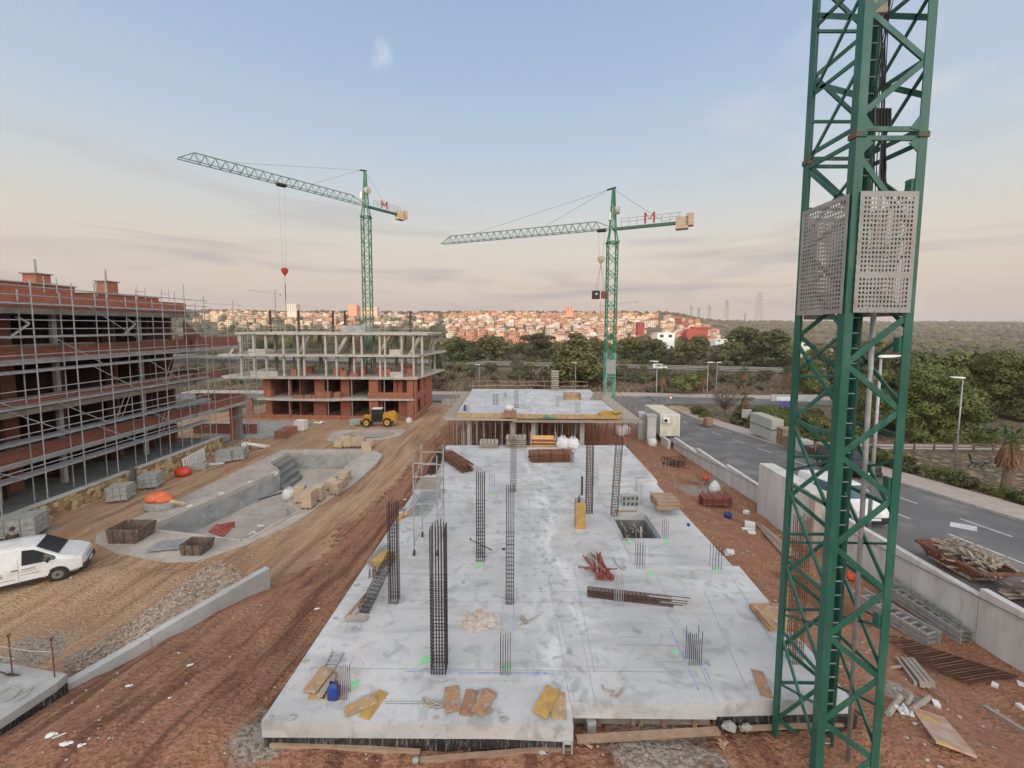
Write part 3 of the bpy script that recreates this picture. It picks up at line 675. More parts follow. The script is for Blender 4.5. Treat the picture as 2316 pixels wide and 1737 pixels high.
cage(cg, 1161, 1111, 985, .26, .24, 5, 3, 'rebar cage wrapped in stirrups to its top, directly behind the slender middle one', h1f=.95, sp=.14, mat='rebar')
cage(cg, 1332, 1160, 985, .28, .24, 5, 3, 'rebar cage right of the wooden column formwork', h1f=.85, sp=.12)
cage(cg, 1389, 1165, 985, .26, .24, 5, 3, 'rebar cage leaning a little right, at the left rim of the debris pit', h1f=.85, sp=.12, lean=(.045, 0))
cage(cg, 1796, 1494, 1165, .24, .24, 6, 3, 'red rusted rebar cage seen through the near crane mast', h1f=.8, sp=.13, mat='rust')
sb = 'starter_bars'; sg = 'short starter bars sticking out of the slab'
def starter(u, v, vt, w, nx, label, zz=SL, d=.2, mat='rebar', short=0, sp=0): cage(sb, u, v, vt, w, d, nx, 2, label, zz=zz, mat=mat, grp=sg, cat='starter bars', sp=sp, short=short, r=.008)
starter(1143, 1519, 1435, .23, 5, 'six black starter bars over a green spray mark, front middle of the slab', mat='rebar2', short=.05)
starter(1568, 1497, 1420, .30, 7, 'row of starter bars with two tall outer ones between blue chalk lines', mat='rebar2', short=.25)
starter(777, 1574, 1512, .22, 6, 'rusty starter bars beside the blue can at the front left', mat='rust')
starter(1399, 1367, 1297, .22, 4, 'grey starter bars rising through the lying cage', mat='galv', short=.1)
starter(1447, 1282, 1228, .27, 4, 'starter bars at the front left corner of the lowered bay', mat='rebar2')
starter(1618, 1284, 1236, .3, 4, 'starter bars at the right slab edge, front corner of the lowered bay', mat='rebar2')
starter(1504, 1216, 1176, .16, 3, 'starter bars at the front right corner of the debris pit', zz=ZL, mat='rebar2')
starter(1412, 1220, 1178, .16, 3, 'starter bars at the front left corner of the debris pit', zz=ZL, mat='rebar2')
starter(1449, 1139, 1090, .14, 3, 'grey starter posts standing in the lowered bay behind the block stack', zz=ZL, mat='galv')
starter(1457, 1081, 1052, .2, 3, 'starter bars at the far right slab edge', mat='galv')
starter(1415, 1030, 1015, .2, 4, 'small starter bars near the far right slab corner', mat='galv')
starter(1348, 1084, 1056, .18, 3, 'starter bars at the far left corner of the lowered bay', mat='galv')
starter(1294, 1055, 1026, .18, 3, 'starter bars right in front of the big rusty bar bundle', mat='galv')
starter(1113, 1115, 1070, .24, 3, 'starter bars left of the slender middle cage', mat='galv')
starter(1062, 1160, 1126, .22, 3, 'starter bars between two blue chalk ticks left of the flat wide cage', mat='galv')
starter(1104, 1054, 1030, .22, 3, 'starter bars right of the lying bar bundle near the far left corner', mat='galv')
starter(1048, 1030, 975, .2, 3, 'tall thin starter bars at the far left end of the slab', mat='galv')
# ---------------------------------------------------------------- things lying on the slab
def board(pts, mat, label, name='formwork_board', z=SL, th=.027, lift=0, cat='board', grp='formwork boards lying on the slab', tilt=0):
    """a flat rectangular board through two ends of its centre line (image points) and a width"""
    (u0, v0), (u1, v1), w = pts
    p, q = PZ(u0, v0, z), PZ(u1, v1, z); mb = MB(); p.z = z + th / 2 + lift + .002; q.z = p.z + tilt
    mb.bar(p, q, w, th)
    return single(mb, name, M[mat], label, cat, grp, bevel=.003)
board(((714, 1583), (748, 1520), .36), 'ply', 'dusty brown board at the bottom of the stack left of the blue can')
board(((700, 1572), (741, 1519), .34), 'ply', 'brown board on top of the stack left of the blue can, nearest the slab edge', lift=.06, tilt=.02)
board(((722, 1580), (757, 1530), .16), 'plyg', 'narrow board askew on the stack beside the blue can', lift=.03)
board(((735, 1584), (756, 1541), .2), 'plyy', 'short yellowish board at the right side of the stack by the blue can', lift=.0)
board(((780, 1615), (852, 1582), .26), 'ply', 'brown board lying across the bright yellow one at the front edge', lift=.03)
board(((822, 1626), (867, 1565), .26), 'plyy', 'bright yellow board under the brown one at the front edge')
board(((1024, 1613), (1022, 1557), .32), 'ply', 'leftmost board of the fan of four in the middle of the front edge', lift=.03)
board(((1053, 1620), (1068, 1562), .28), 'ply', 'second board from the left in the fan of four at the front edge')
board(((1103, 1618), (1092, 1560), .20), 'plyg', 'board mostly hidden under the last of the fan at the front edge')
board(((1078, 1618), (1113, 1566), .28), 'ply', 'rightmost board of the fan of four, tilted to the right', lift=.03)
board(((1220, 1622), (1252, 1560), .34), 'plyy', 'golden brown board at the front step of the slab', lift=.03)
board(((1264, 1628), (1262, 1566), .32), 'ply', 'grey brown board half under the golden one at the front step')
board(((1735, 1577), (1712, 1518), .26), 'ply', 'lone brown board near the right front corner of the slab')
board(((803, 1407), (810, 1395), .62), 'plyg', 'grey board across the ends of the long planks by the left slab edge', lift=.03)
board(((782, 1398), (828, 1345), .09), 'wood', 'left one of two long narrow planks beside the fallen cage', lift=.0)
board(((797, 1398), (836, 1352), .10), 'plyg', 'right one of two long narrow planks beside the fallen cage', lift=.0)
# stack of boards over the right slab edge
t = thing('board_stack', 'stack of brown boards jutting over the right slab edge behind the near crane mast', 'boards', S(1760, 1400)); p = S(1752, 1402)
for k in range(4):
    mb = MB(); mb.box((p.x + R.uniform(-.03, .03), p.y, SL + .03 + k * .04), (.9 - .02 * k, .95, .032), R.uniform(-.03, .03)); mb.build('board', M['ply'], t)
# blue can
def can():
    p = S(755, 1579); t = thing('jerrycan', 'deep blue plastic can standing at the front left of the slab', 'can', p)
    mb = MB(); rings = []
    for z, k in ((0, .9), (.02, 1), (.26, 1), (.3, .8), (.33, .55), (.345, .5)):
        rings.append([V((p.x + .125 * k * (abs(math.cos(a)) ** .5) * math.copysign(1, math.cos(a)), p.y + .085 * k * (abs(math.sin(a)) ** .5) * math.copysign(1, math.sin(a)), p.z + z * 1.05)) for a in [i / 16 * 6.2832 for i in range(16)]])
    mb.loft(rings); mb.build('body', M['blue'], t, smooth=True)
    mb = MB(); mb.path([(p.x + .0, p.y, p.z + .33), (p.x, p.y, p.z + .40), (p.x + .09, p.y, p.z + .40), (p.x + .1, p.y, p.z + .30)], .014); mb.build('handle', M['blue'], t)
    mb = MB(); mb.tube((p.x - .06, p.y, p.z + .33), (p.x - .06, p.y, p.z + .39), .03, 10); mb.build('cap', M['black'], t)
can()
def ladder(a, b, w, n, label, mat='galv', zz=SL, name='ladder', lift=.03):
    p, q = PZ(*a, zz), PZ(*b, zz); p.z += lift; q.z += lift; d = (q - p).normalized(); s_ = V((-d.y, d.x, 0)).normalized() * w / 2
    t = thing(name, label, 'ladder', (p + q) / 2); mb = MB()
    mb.bar(p - s_, q - s_, .03, .05); mb.bar(p + s_, q + s_, .03, .05); mb.build('rails', M[mat], t)
    for i in range(n):
        c = p + (q - p) * ((i + .5) / n); mb = MB(); mb.tube(c - s_, c + s_, .014, 6); mb.build('rung', M[mat], t)
ladder((735, 1530), (765, 1478), .28, 5, 'short grey ladder lying flat at the front left of the slab')
def lying_cage(a, b, w, h, nx, label, z=SL, sp=.14, r=.012, ext=0, mat='rebar', zb=0, name='lying_rebar_cage', cat='rebar cage', grp='rebar cages lying down'):
    p, q = PZ(*a, z), PZ(*b, z); q = q + V((0, 0, zb)); d = (q - p).normalized(); s_ = V((-d.y, d.x, 0)).normalized(); up = d.cross(s_) * -1
    if up.z < 0: up = -up
    t = thing(name, label, cat, (p + q) / 2, grp); mb = MB()
    for i in range(nx):
        for k in (0, 1):
            o = s_ * (-w / 2 + w * i / (nx - 1)) + up * (.02 + h * k)
            mb.tube(p + o, q + o + d * (R.uniform(0, ext)), r, 5)
    mb.build('long_bars', M[mat], t); mb = MB(); L = (q - p).length; x = .05
    while x < L - .02:
        o = p + d * x; c = [o + s_ * (i * (w / 2 + .01)) + up * (.01 + k * (h + .02)) for i, k in ((-1, 0), (1, 0), (1, 1), (-1, 1))]
        for i in range(4): mb.bar(c[i], c[(i + 1) % 4], .011)
        x += sp * R.uniform(.9, 1.1)
    mb.build('stirrups', M[mat], t)
lying_cage((823, 1388), (888, 1292), .26, .2, 6, 'rebar cage fallen against the foot of the left standing cage', zb=.5, mat='rebar2')
lying_cage((1328, 1344), (1465, 1360), .28, .14, 6, 'long flat rebar cage lying across the slab, its bar ends loose at the right', ext=1.3, sp=.12)
def bundle(a, b, w, h, nw, nh, label, z=SL, mat='rust', zz=None, r=.02, jit=.12, name='rebar_bundle', tie=True):
    p, q = PZ(*a, z), PZ(*b, z); d = (q - p).normalized(); s_ = V((-d.y, d.x, 0)).normalized()
    t = thing(name, label, 'rebar bundle', (p + q) / 2, 'bundles of long rusty bars'); mb = MB()
    for i in range(nw):
        for k in range(nh):
            o = s_ * (-w / 2 + w * (i + R.uniform(-.3, .3)) / (nw - 1)) + V((0, 0, .03 + h * k / max(1, nh - 1)))
            mb.tube(p + o + d * R.uniform(-jit, jit), q + o + d * R.uniform(-jit, jit), r, 5)
    mb.build('bars', M[mat], t)
    if tie:
        for f_ in (.2, .5, .8):
            c = p + (q - p) * f_; mb = MB(); mb.box(c + V((0, 0, .03 + h / 2)), (w + .06, .03, h + .07), math.atan2(s_.y, s_.x)); mb.build('tie', M['rebar2'], t)
bundle((1199, 1041), (1292, 1040), .9, .5, 9, 6, 'big bundle of rusty bars lying across the far end of the slab', r=.03)
bundle((1008, 1034), (1058, 1068), .7, .38, 8, 5, 'bundle of rusty bars lying askew by the far left slab edge', r=.03)
bundle((975, 1075), (1000, 1022), .5, .2, 6, 3, 'long dark rebar bundle on the left slab edge behind the rolling scaffold', r=.022, mat='rebar')
bundle((940, 1165), (985, 1110), .9, .3, 7, 3, 'tangle of grey bars lying under the rolling scaffold', r=.016, mat='galv', jit=.3, tie=False)
# rolling scaffold tower
def rolling():
    f = [S(937, 1256), S(990, 1256), S(950, 1214), S(998, 1214)]
    x0, x1, y0, y1 = f[0].x, f[1].x, f[0].y, f[2].y; H_ = PY(935, 1030, y0).z - SL
    t = thing('rolling_scaffold', 'grey rolling scaffold tower on black castors at the left slab edge', 'scaffold', ((x0 + x1) / 2, (y0 + y1) / 2, SL))
    for x in (x0, x1):
        for y in (y0, y1):
            mb = MB(); mb.tube((x, y, SL + .2), (x, y, SL + H_), .024, 8); mb.build('upright', M['galv'], t)
            mb = MB(); mb.tube((x - .03, y, SL + .09), (x + .03, y, SL + .09), .085, 12); mb.tube((x, y, SL + .12), (x, y, SL + .24), .03, 8); mb.build('castor', M['black'], t)
    mb = MB()
    for k in range(8):
        z = SL + .42 + k * .5
        if z > SL + H_: break
        mb.tube((x0, y0, z), (x1, y0, z), .017); mb.tube((x0, y1, z), (x1, y1, z), .017)
        if k in (0, 2, 4, 5, 7): mb.tube((x0, y0, z), (x0, y1, z), .017); mb.tube((x1, y0, z), (x1, y1, z), .017)
    mb.build('cross_rungs', M['galv'], t); mb = MB()
    for z, s_ in ((.45, 1), (1.4, 0), (2.4, 1)):
        for x in (x0, x1): mb.tube((x, y0 if s_ else y1, SL + z), (x, y1 if s_ else y0, SL + z + .95), .014)
    mb.build('diagonal_braces', M['galv'], t)
    mb = MB(); mb.bx(x0, x1, y0 + .1, y1 - .05, SL + 2.42, SL + 2.46); mb.build('platform', M['plyg'], t)
rolling()
# column formwork of orange boards with a bottle on top
p = S(1313, 1196); t = thing('column_formwork', 'narrow column formwork of orange boards standing upright on the slab', 'formwork', p)
x0, x1 = p.x - .17, p.x + .17; ht = 1.12
mb = MB(); mb.bx(x0, x1, p.y - .03, p.y, SL, SL + ht); mb.build('front_board', M['plyy'], t)
mb = MB(); mb.bx(x0 - .03, x0, p.y - .03, p.y + .42, SL, SL + ht + .02); mb.bx(x1, x1 + .03, p.y - .03, p.y + .42, SL, SL + ht - .05); mb.build('side_boards', M['ply'], t)
mb = MB(); mb.bx(x0, x1, p.y + .39, p.y + .42, SL, SL + ht); mb.build('back_board', M['plyy'], t)
mb = MB(); mb.bx(x0, x1, p.y, p.y + .39, SL, SL + ht - .03); mb.build('fill', M['conc'], t)
q = V((p.x - .06, p.y + .1, SL + ht - .03)); mb = MB(); mb.loft([[q + V((r * math.cos(a), r * math.sin(a), z)) for a in [i / 12 * 6.283 for i in range(12)]] for z, r in ((0, .055), (.2, .055), (.25, .025), (.3, .025))])
single(mb, 'water_bottle', M['glassb'], 'clear water bottle on top of the orange column formwork', 'bottle', smooth=True)
mb = MB(); p = S(1316, 1120); mb.bar(p, p + V((0, 0, .95)), .09, .05); single(mb, 'upright_post', M['rebar2'], 'single dark post standing behind the orange column formwork', 'post')
# bundle of red props
c = S(1362, 1300); t = thing('prop_bundle', 'heap of red and tan steel props lying in the middle of the slab', 'steel props', c)
for i in range(16):
    a = rad(95 + R.uniform(-16, 16)); L = R.uniform(.8, 1.15); o = V((R.uniform(-.26, .26), R.uniform(-.05, .15), .06 + .05 * (i % 4)))
    mb = MB(); d = V((math.cos(a), math.sin(a), R.uniform(-.03, .05))); mb.tube(c + o - d * .3, c + o + d * L, .024, 6); mb.build('prop_tube', M['redp'] if i % 3 else M['plyg'], t)
    mb = MB(); mb.tube(c + o - d * .34, c + o - d * .30, .06, 8); mb.tube(c + o - d * .05, c + o + d * .05, .036, 8); mb.build('collar', M['redp'], t)
for i in range(3):
    mb = MB(); mb.tube(c + V((-.75 + .2 * i, .35 - i * .1, .05)), c + V((.1 + .2 * i, .0, .22)), .022, 6); mb.build('loose_tube', M['redp'], t)
board(((1330, 1283), (1352, 1284), .1), 'wood', 'short timber stub at the left of the red prop heap')
mb = MB(); pts = [S(1387, 1262), S(1392, 1275), S(1402, 1286), S(1412, 1290), S(1414, 1283), S(1402, 1281)]; mb.path([q + V((0, 0, .03)) for q in pts], .016); single(mb, 'hose', M['galv'], 'short grey hose curling right of the red prop heap', 'hose')
# plank pallet, blocks
t = thing('plank_stack', 'stack of pale planks on the slab beside the right edge', 'planks', S(1516, 1146)); p = S(1514, 1158)
for k in range(7):
    mb = MB(); 
    for j in range(3): mb.box((p.x + R.uniform(-.03, .03), p.y + .25 + j * .34, SL + .05 + k * .062), (1.0, .3, .045), R.uniform(-.02, .02))
    mb.build('plank_layer', M['wood'], t)
for k, (u, v) in enumerate(((1411, 1146), (1421, 1146))):
    p = PZ(u + 6, v, ZL)
t = thing('block_stack', 'small stack of grey hollow blocks in the lowered bay', 'hollow blocks', PZ(1421, 1146, ZL)); p = PZ(1421, 1146, ZL)
for k in range(2):
    for j in range(4):
        x = p.x - .3 + j * .2; z = ZL + k * .26; mb = MB()
        for a in (0, 1): mb.bx(x + a * .16, x + a * .16 + .03, p.y, p.y + .35, z, z + .25)
        mb.bx(x + .03, x + .16, p.y, p.y + .35, z, z + .035); mb.bx(x + .03, x + .16, p.y, p.y + .35, z + .215, z + .25); mb.bx(x + .03, x + .16, p.y + .2, p.y + .23, z + .035, z + .215)
        mb.build('hollow_block', M['greyblk'], t)
mb = MB(); p = PZ(1390, 1158, ZL); q = PZ(1440, 1158, ZL); mb.bar(p + V((0, 0, .04)), q + V((0, 0, .04)), .08, .07); single(mb, 'timber_batten', M['wood'], 'timber batten in the lowered bay just behind the pit', 'timber')
for u, v in ((1440, 1112),):
    mb = MB(); p = PZ(u, v, ZL); mb.tube(p, p + V((0, 0, .6)), .03, 8); mb.tube(p + V((-.04, .1, .0)), p + V((-.04, .1, .45)), .02, 8); mb.box(p + V((.2, .3, .62)), (.5, .12, .03), .3); single(mb, 'pipe_stub', M['galv'], 'grey pipe stubs with a red strip in the lowered bay', 'pipe')
# debris in the pit
c = V(((pit[0].x + pit[1].x) / 2, (pit[0].y + pit[2].y) / 2, -9.75)); mb = MB()
for i in range(95):
    q = c + V((R.uniform(-.62, .62), R.uniform(-.75, .75), R.uniform(.05, .8 if R.random() < .4 else .4))); a = R.uniform(0, 3.14); L = R.uniform(.15, .7)
    if abs(q.x - c.x - .02) < .2 and abs(q.y - c.y - .1) < .25: continue
    mb.bar(q, q + V((math.cos(a) * L * .6, math.sin(a) * L * .6, R.uniform(-.25, .35))), R.uniform(.03, .1), R.uniform(.02, .04))
mb.build('pit_debris', M['plyg'], None); o = bpy.data.objects['pit_debris']; tag(o, 'broken timber and debris filling the square pit in the slab', 'debris', kind='stuff')
# far end of the slab
def bulkbag(u, v, r, label, f=S, name='bulk_bag', p=None, grp='white bulk bags'):
    p = p or f(u, v); mb = MB(); rr = random.Random(u * 7 + v); rings = []
    for z, k in ((0, .85), (.15, 1.03), (.5, 1.08), (.85, 1.02), (1.1, .85), (1.22, .6), (1.18, .35), (1.28, .2)):
        rings.append([p + V((r * k * math.cos(a) * rr.uniform(.9, 1.08), r * k * math.sin(a) * rr.uniform(.9, 1.08), z * r * 1.35 + rr.uniform(-.04, .04))) for a in [i / 14 * 6.283 for i in range(14)]])
    mb.loft(rings)
    for a in (.8, 2.3, 4, 5.5): mb.tube(p + V((r * .8 * math.cos(a), r * .8 * math.sin(a), r * 1.45)), p + V((r * .2 * math.cos(a), r * .2 * math.sin(a), r * 2.0)), .03, 5)
    return single(mb, name, M['bag'], label, 'bulk bag', grp, smooth=True)
bulkbag(1273, 1012, .42, 'left one of two white bulk bags behind the big bar bundle')
bulkbag(1296, 1013, .40, 'right one of two white bulk bags behind the big bar bundle')
def pallet(u, v, w, d, label, f=S, layers=5, mat='plyg', name='timber_pallet_stack', p=None, cat='pallet stack', grp='pallet stacks', hh=.12):
    p = p or f(u, v); t = thing(name, label, cat, p, grp)
    for k in range(layers):
        mb = MB(); z = p.z + k * hh; rz = R.uniform(-.06, .06)
        for j in range(3): mb.box(p + V((0, (j - 1) * d * .42, 0)) + V((0, 0, k * hh + hh * .3)), (w, .09, hh * .55), rz)
        for j in range(5): mb.box(p + V(((j - 2) * w * .22, 0, k * hh + hh * .72)), (w * .17, d, hh * .2), rz)
        mb.build('pallet', M[mat], t)
    return t
pallet(1106, 1010, 1.2, 1.0, 'low stack of crates at the far slab edge, leftmost', layers=3, hh=.14)
pallet(1167, 1010, 1.3, 1.0, 'stack of grey pallets at the far slab edge behind a rebar cage', layers=5, hh=.15)
t = thing('prop_stack', 'neat stack of red and orange steel props behind the big bar bundle', 'steel props', S(1230, 1008)); p = S(1230, 1012)
for k in range(5):
    mb = MB()
    for j in range(7): mb.tube(p + V((-.85, .1 + j * .13, .08 + k * .12)), p + V((.85 - R.uniform(0, .2), .1 + j * .13, .08 + k * .12)), .045, 6)
    mb.build('prop_layer', M['redp'] if k % 2 else M['yelr'], t)
mb = MB()
for x in (-.9, .9):
    for y in (0, .95): mb.bar(p + V((x, y, 0)), p + V((x, y, .85)), .05)
mb.build('crate_posts', M['galv'], t)
# left edge oddments
t = thing('yellow_board_stack', 'stack of bright yellow boards by the left slab edge', 'boards', S(860, 1275)); p = S(862, 1278)
for k in range(5):
    mb = MB(); mb.box(p + V((0, .15, .03 + k * .045)), (.42 + .05 * (k < 2), .75, .03), -.35 + R.uniform(-.05, .05)); mb.build('board', M['plyy'] if k > 1 else M['plyg'], t)
bundle((838, 1278), (872, 1236), .3, .08, 5, 2, 'thin grey rods lying left of the yellow boards', r=.012, mat='galv', tie=False)
c = S(846, 1303); mb = MB()
for i in range(9): a = R.uniform(0, 6.28); q = c + V((R.uniform(-.15, .15), R.uniform(-.12, .12), 0)); mb.tube(q, q + V((R.uniform(-.05, .05), R.uniform(-.05, .05), R.uniform(.2, .32))), .014, 5)
single(mb, 'peg_cluster', M['rust'], 'cluster of rusty pegs in front of the yellow boards', 'pegs')
c = S(798, 1424); mb = MB()
for i in range(45):
    a = R.uniform(0, 6.28); b_ = R.uniform(.05, .24); q = c + V((0, 0, .05)) + V((math.cos(a) * b_, math.sin(a) * b_ * .7, R.uniform(-.02, .06))); mb.tube(q, q + V((R.uniform(-.12, .12), R.uniform(-.1, .1), R.uniform(-.03, .05))), .007, 4)
single(mb, 'wire_tangle', M['galv'], 'tangle of grey tie wire in front of the fallen cage', 'wire')
p = S(908, 1172); t = thing('concrete_vibrator', 'small grey and yellow machine at the left slab edge beside the rolling scaffold', 'power tool', p)
mb = MB(); mb.box(p + V((-.02, .1, .16)), (.22, .3, .26)); mb.build('motor', M['galv'], t, bevel=.03)
mb = MB(); mb.tube(p + V((.1, .0, .12)), p + V((.2, .1, .2)), .08, 10); mb.tube(p + V((-.05, -.08, .06)), p + V((.0, -.16, .06)), .09, 10); mb.build('housing', M['yel'], t)
mb = MB(); mb.path([p + V((.1, .2, .3)), p + V((.05, .05, .36)), p + V((-.1, .05, .3))], .015); mb.build('handle', M['black'], t)
mb = MB(); p = S(1139, 1243); mb.torus(p + V((0, 0, .02)), .055, .016); single(mb, 'rubber_ring', M['black'], 'small black ring left of the slender middle cage', 'ring')
mb = MB(); mb.tube(S(1064, 1226) + V((0, 0, .1)), S(1113, 1246) + V((0, 0, .03)), .014, 6); mb.tube(S(1064, 1226) + V((0, 0, .08)), S(1064, 1226) + V((.0, 0, .15)), .03, 6); single(mb, 'steel_rod', M['rebar2'], 'thin black rod leaning through the foot of the flat wide cage', 'rod')
mb = MB(); mb.ball(S(1557, 1190) + V((0, 0, .06)), .075, 10, 6); single(mb, 'blue_ball', M['blue'], 'small dark blue ball on the lowered bay near the right edge', 'ball', smooth=True)
# timber T piece, wire, scrap
mb = MB(); a, b_ = S(1178, 1398), S(1192, 1412); mb.bar(a + V((0, 0, .05)), b_ + V((0, 0, .05)), .09, .05); mb.bar(S(1175, 1420) + V((0, 0, .08)), S(1220, 1397) + V((0, 0, .08)), .02); single(mb, 'crossed_battens', M['plyg'], 'two crossed scraps of timber in the middle of the slab', 'timber')
def squiggle(pts, r, name, mat, label, f=S, cat='cable', lift=.02):
    mb = MB(); P = [f(*q) + V((0, 0, lift + R.uniform(0, .02))) for q in pts]; mb.path(P, r, 5); return single(mb, name, M[mat], label, cat)
squiggle([(1363, 1550), (1364, 1562), (1378, 1566), (1390, 1565), (1380, 1575), (1396, 1578), (1404, 1566), (1410, 1558), (1404, 1569), (1392, 1573)], .012, 'rope_scrap', 'plyg', 'knotted scrap of rope near the front edge right of the step', cat='rope')
squiggle([(955, 1583), (960, 1597), (975, 1600), (990, 1592), (1010, 1580), (1002, 1600), (985, 1605), (958, 1580), (975, 1590), (1008, 1600), (1005, 1575)], .018, 'strap_tangle', 'plyg', 'brown tangle of straps left of the fan of boards', cat='straps')
squiggle([(870, 1591), (960, 1591)], .012, 'thin_pipe', 'galv', 'thin grey pipe lying between the yellow board and the strap tangle', cat='pipe')
squiggle([(1432, 1420), (1436, 1428), (1446, 1434), (1450, 1430)], .02, 'metal_scrap', 'conc', 'bent grey scrap of metal on the open right part of the slab', cat='scrap')
squiggle([(1590, 1494), (1600, 1500), (1606, 1507), (1596, 1502), (1604, 1494)], .012, 'wire_scrap', 'galv', 'scrap of wire at the foot of the right front starter bars', cat='wire')
mb = MB()
for u, v in ((915, 1150), (922, 1185), (925, 1198), (912, 1203), (918, 1195), (928, 1175), (910, 1227), (915, 1130), (880, 1215), (1068, 1048), (1064, 1105), (1126, 1202), (1096, 1260), (1128, 1205), (1235, 1265), (1353, 1208), (940, 1152), (1100, 1320), (1048, 1318), (868, 1353), (805, 1325), (1222, 1113), (1290, 1160), (692, 1497), (757, 1398), (612, 1622), (660, 1624), (985, 1625), (1140, 1628)):
    c = S(u, v); mb.ball(c + V((0, 0, .01)), R.uniform(.035, .07), 7, 5, (1.6, 1, .5), .25)
for i in range(110):
    c = V((R.uniform(-5.2, 7.3), R.uniform(8.8, 27), SL)); mb.ball(c, R.uniform(.008, .026), 5, 4, (1.3, 1, .6), .3)
o = mb.build('loose_stones', M['conc'], None); tag(o, 'loose mortar crumbs and small stones scattered over the slab', 'rubble', kind='stuff')

# ---------------------------------------------------------------- front of the slab
def log(a, b, w, h, z0, z1, mat, label, name='timber_beam', grp='timber beams in front of the slab', zp=None):
    p, q = PZ(*a, z0), PZ(*b, z1); mb = MB(); mb.bar(p, q, w, h); return single(mb, name, M[mat], label, 'timber beam', grp, bevel=.004)
log((612, 1683), (950, 1702), .09, .09, -8.85, -8.9, 'wood', 'long pale beam lying along the front left foot of the slab')
log((950, 1720), (1290, 1692), .09, .09, -8.92, -8.85, 'wood', 'long pale beam along the foot of the slab, ending at the hollow block')
log((1304, 1672), (1626, 1653), .15, .07, -8.8, -8.75, 'wood', 'thick pale beam lying in front of the open void under the slab')
log((1303, 1666), (1340, 1692), .05, .04, -8.82, -8.9, 'wood', 'short split batten leaning off the end of the thick beam')
log((1672, 1648), (1905, 1637), .1, .05, -8.86, -8.84, 'wood', 'pale beam at the right front foot of the slab behind the crane mast')
p = PZ(1284, 1712, -8.92); t = thing('hollow_block', 'grey hollow concrete block standing on the soil at the front step of the slab', 'concrete block', p); mb = MB()
for dx in (-.1, .07): mb.bx(p.x + dx, p.x + dx + .03, p.y, p.y + .3, p.z, p.z + .3)
mb.bx(p.x - .07, p.x + .07, p.y, p.y + .3, p.z, p.z + .03); mb.bx(p.x - .07, p.x + .07, p.y, p.y + .3, p.z + .27, p.z + .3); mb.bx(p.x - .07, p.x + .07, p.y + .27, p.y + .3, p.z + .03, p.z + .27); mb.build('shell', M['greyblk'], t)
def sheet(c, w, d, label, mat='whitem', h=.12, name='plastic_sheet', seed=1):
    rr = random.Random(seed); n = 9; mb = MB()
    vs = [c + V(((i / (n - 1) - .5) * w * rr.uniform(.8, 1.1), (j / (n - 1) - .5) * d * rr.uniform(.8, 1.1), .02 + h * rr.random() ** 2)) for i in range(n) for j in range(n)]
    mb.add(vs, [(i * n + j, (i + 1) * n + j, (i + 1) * n + j + 1, i * n + j + 1) for i in range(n - 1) for j in range(n - 1)])
    return single(mb, name, M[mat], label, 'plastic sheet')
sheet(PZ(1222, 1702, -8.92), .5, .16, 'crumpled translucent plastic sheet in front of the beam left of the hollow block', 'greyp', .1, seed=4)
mb = MB(); c = G(600, 1668); mb.ball(c + V((0, 0, .05)), .2, 10, 6, (1.2, .9, .6), .15); mb.ball(c + V((-.1, .25, .0)), .16, 9, 6, (1.2, 1, .6), .15); single(mb, 'mortar_lump', M['concd'], 'lump of grey mortar at the front left corner of the slab', 'mortar')
mb = MB(); mb.ball(PZ(940, 1722, -8.92) + V((0, 0, .03)), .07, 9, 6, (1.1, 1, .7), .1); single(mb, 'stone', M['conc'], 'round grey stone between the ends of the two long front beams', 'stone')
def rockp(u, v, r, label, mat='conc', f=G, sq=(1.2, 1, .6), name='broken_concrete', cat='rubble'):
    c = f(u, v); mb = MB(); mb.ball(c, r, 6, 4, sq, .25); return single(mb, name, M[mat], label, cat, 'lumps of broken concrete')
rockp(1650, 1642, .14, 'grey broken concrete lump at the right front corner of the void', f=lambda u, v: PZ(u, v, -8.8))
rockp(1690, 1645, .1, 'smaller grey lump right of the void under the slab', f=lambda u, v: PZ(u, v, -8.8))
mb = MB()
for i in range(6): q = PZ(1628 + i * 2, 1684 + i, -8.9); mb.bar(q, q + V((R.uniform(-.12, .12), R.uniform(-.12, .12), .06)), .05, .02)
single(mb, 'wood_splinters', M['wood'], 'yellow wood splinters on the red soil at the right of the gravel patch', 'wood scrap')
# litter and stones on the soil
mb = MB(); R2 = random.Random(5)
for i in range(420):
    u, v = R2.uniform(60, 1700), R2.uniform(1250, 1735)
    c = G(u, v)
    if -5.5 < c.x < 7.9 and c.y > 8.35: continue
    mb.ball(c + V((0, 0, .005)), R2.uniform(.008, .028), 5, 4, (1.3, 1, .7), .3, R2)
for i in range(500):
    c = V((R2.uniform(7.9, 16.6), R2.uniform(5, 36), 0)); c.z = gz(c.x, c.y); mb.ball(c + V((0, 0, .01)), R2.uniform(.012, .05), 5, 4, (1.3, 1, .7), .3, R2)
for i in range(300):
    c = V((R2.uniform(-30, -8), R2.uniform(13, 50), 0)); c.z = gz(c.x, c.y)
    if inpoly(c.x, c.y, pool_out): continue
    mb.ball(c + V((0, 0, .01)), R2.uniform(.015, .06), 5, 4, (1.3, 1, .7), .3, R2)
o = mb.build('scattered_stones', M['debris'], None); tag(o, 'pale pebbles and crumbs scattered over the bare soil', 'pebbles', kind='stuff')
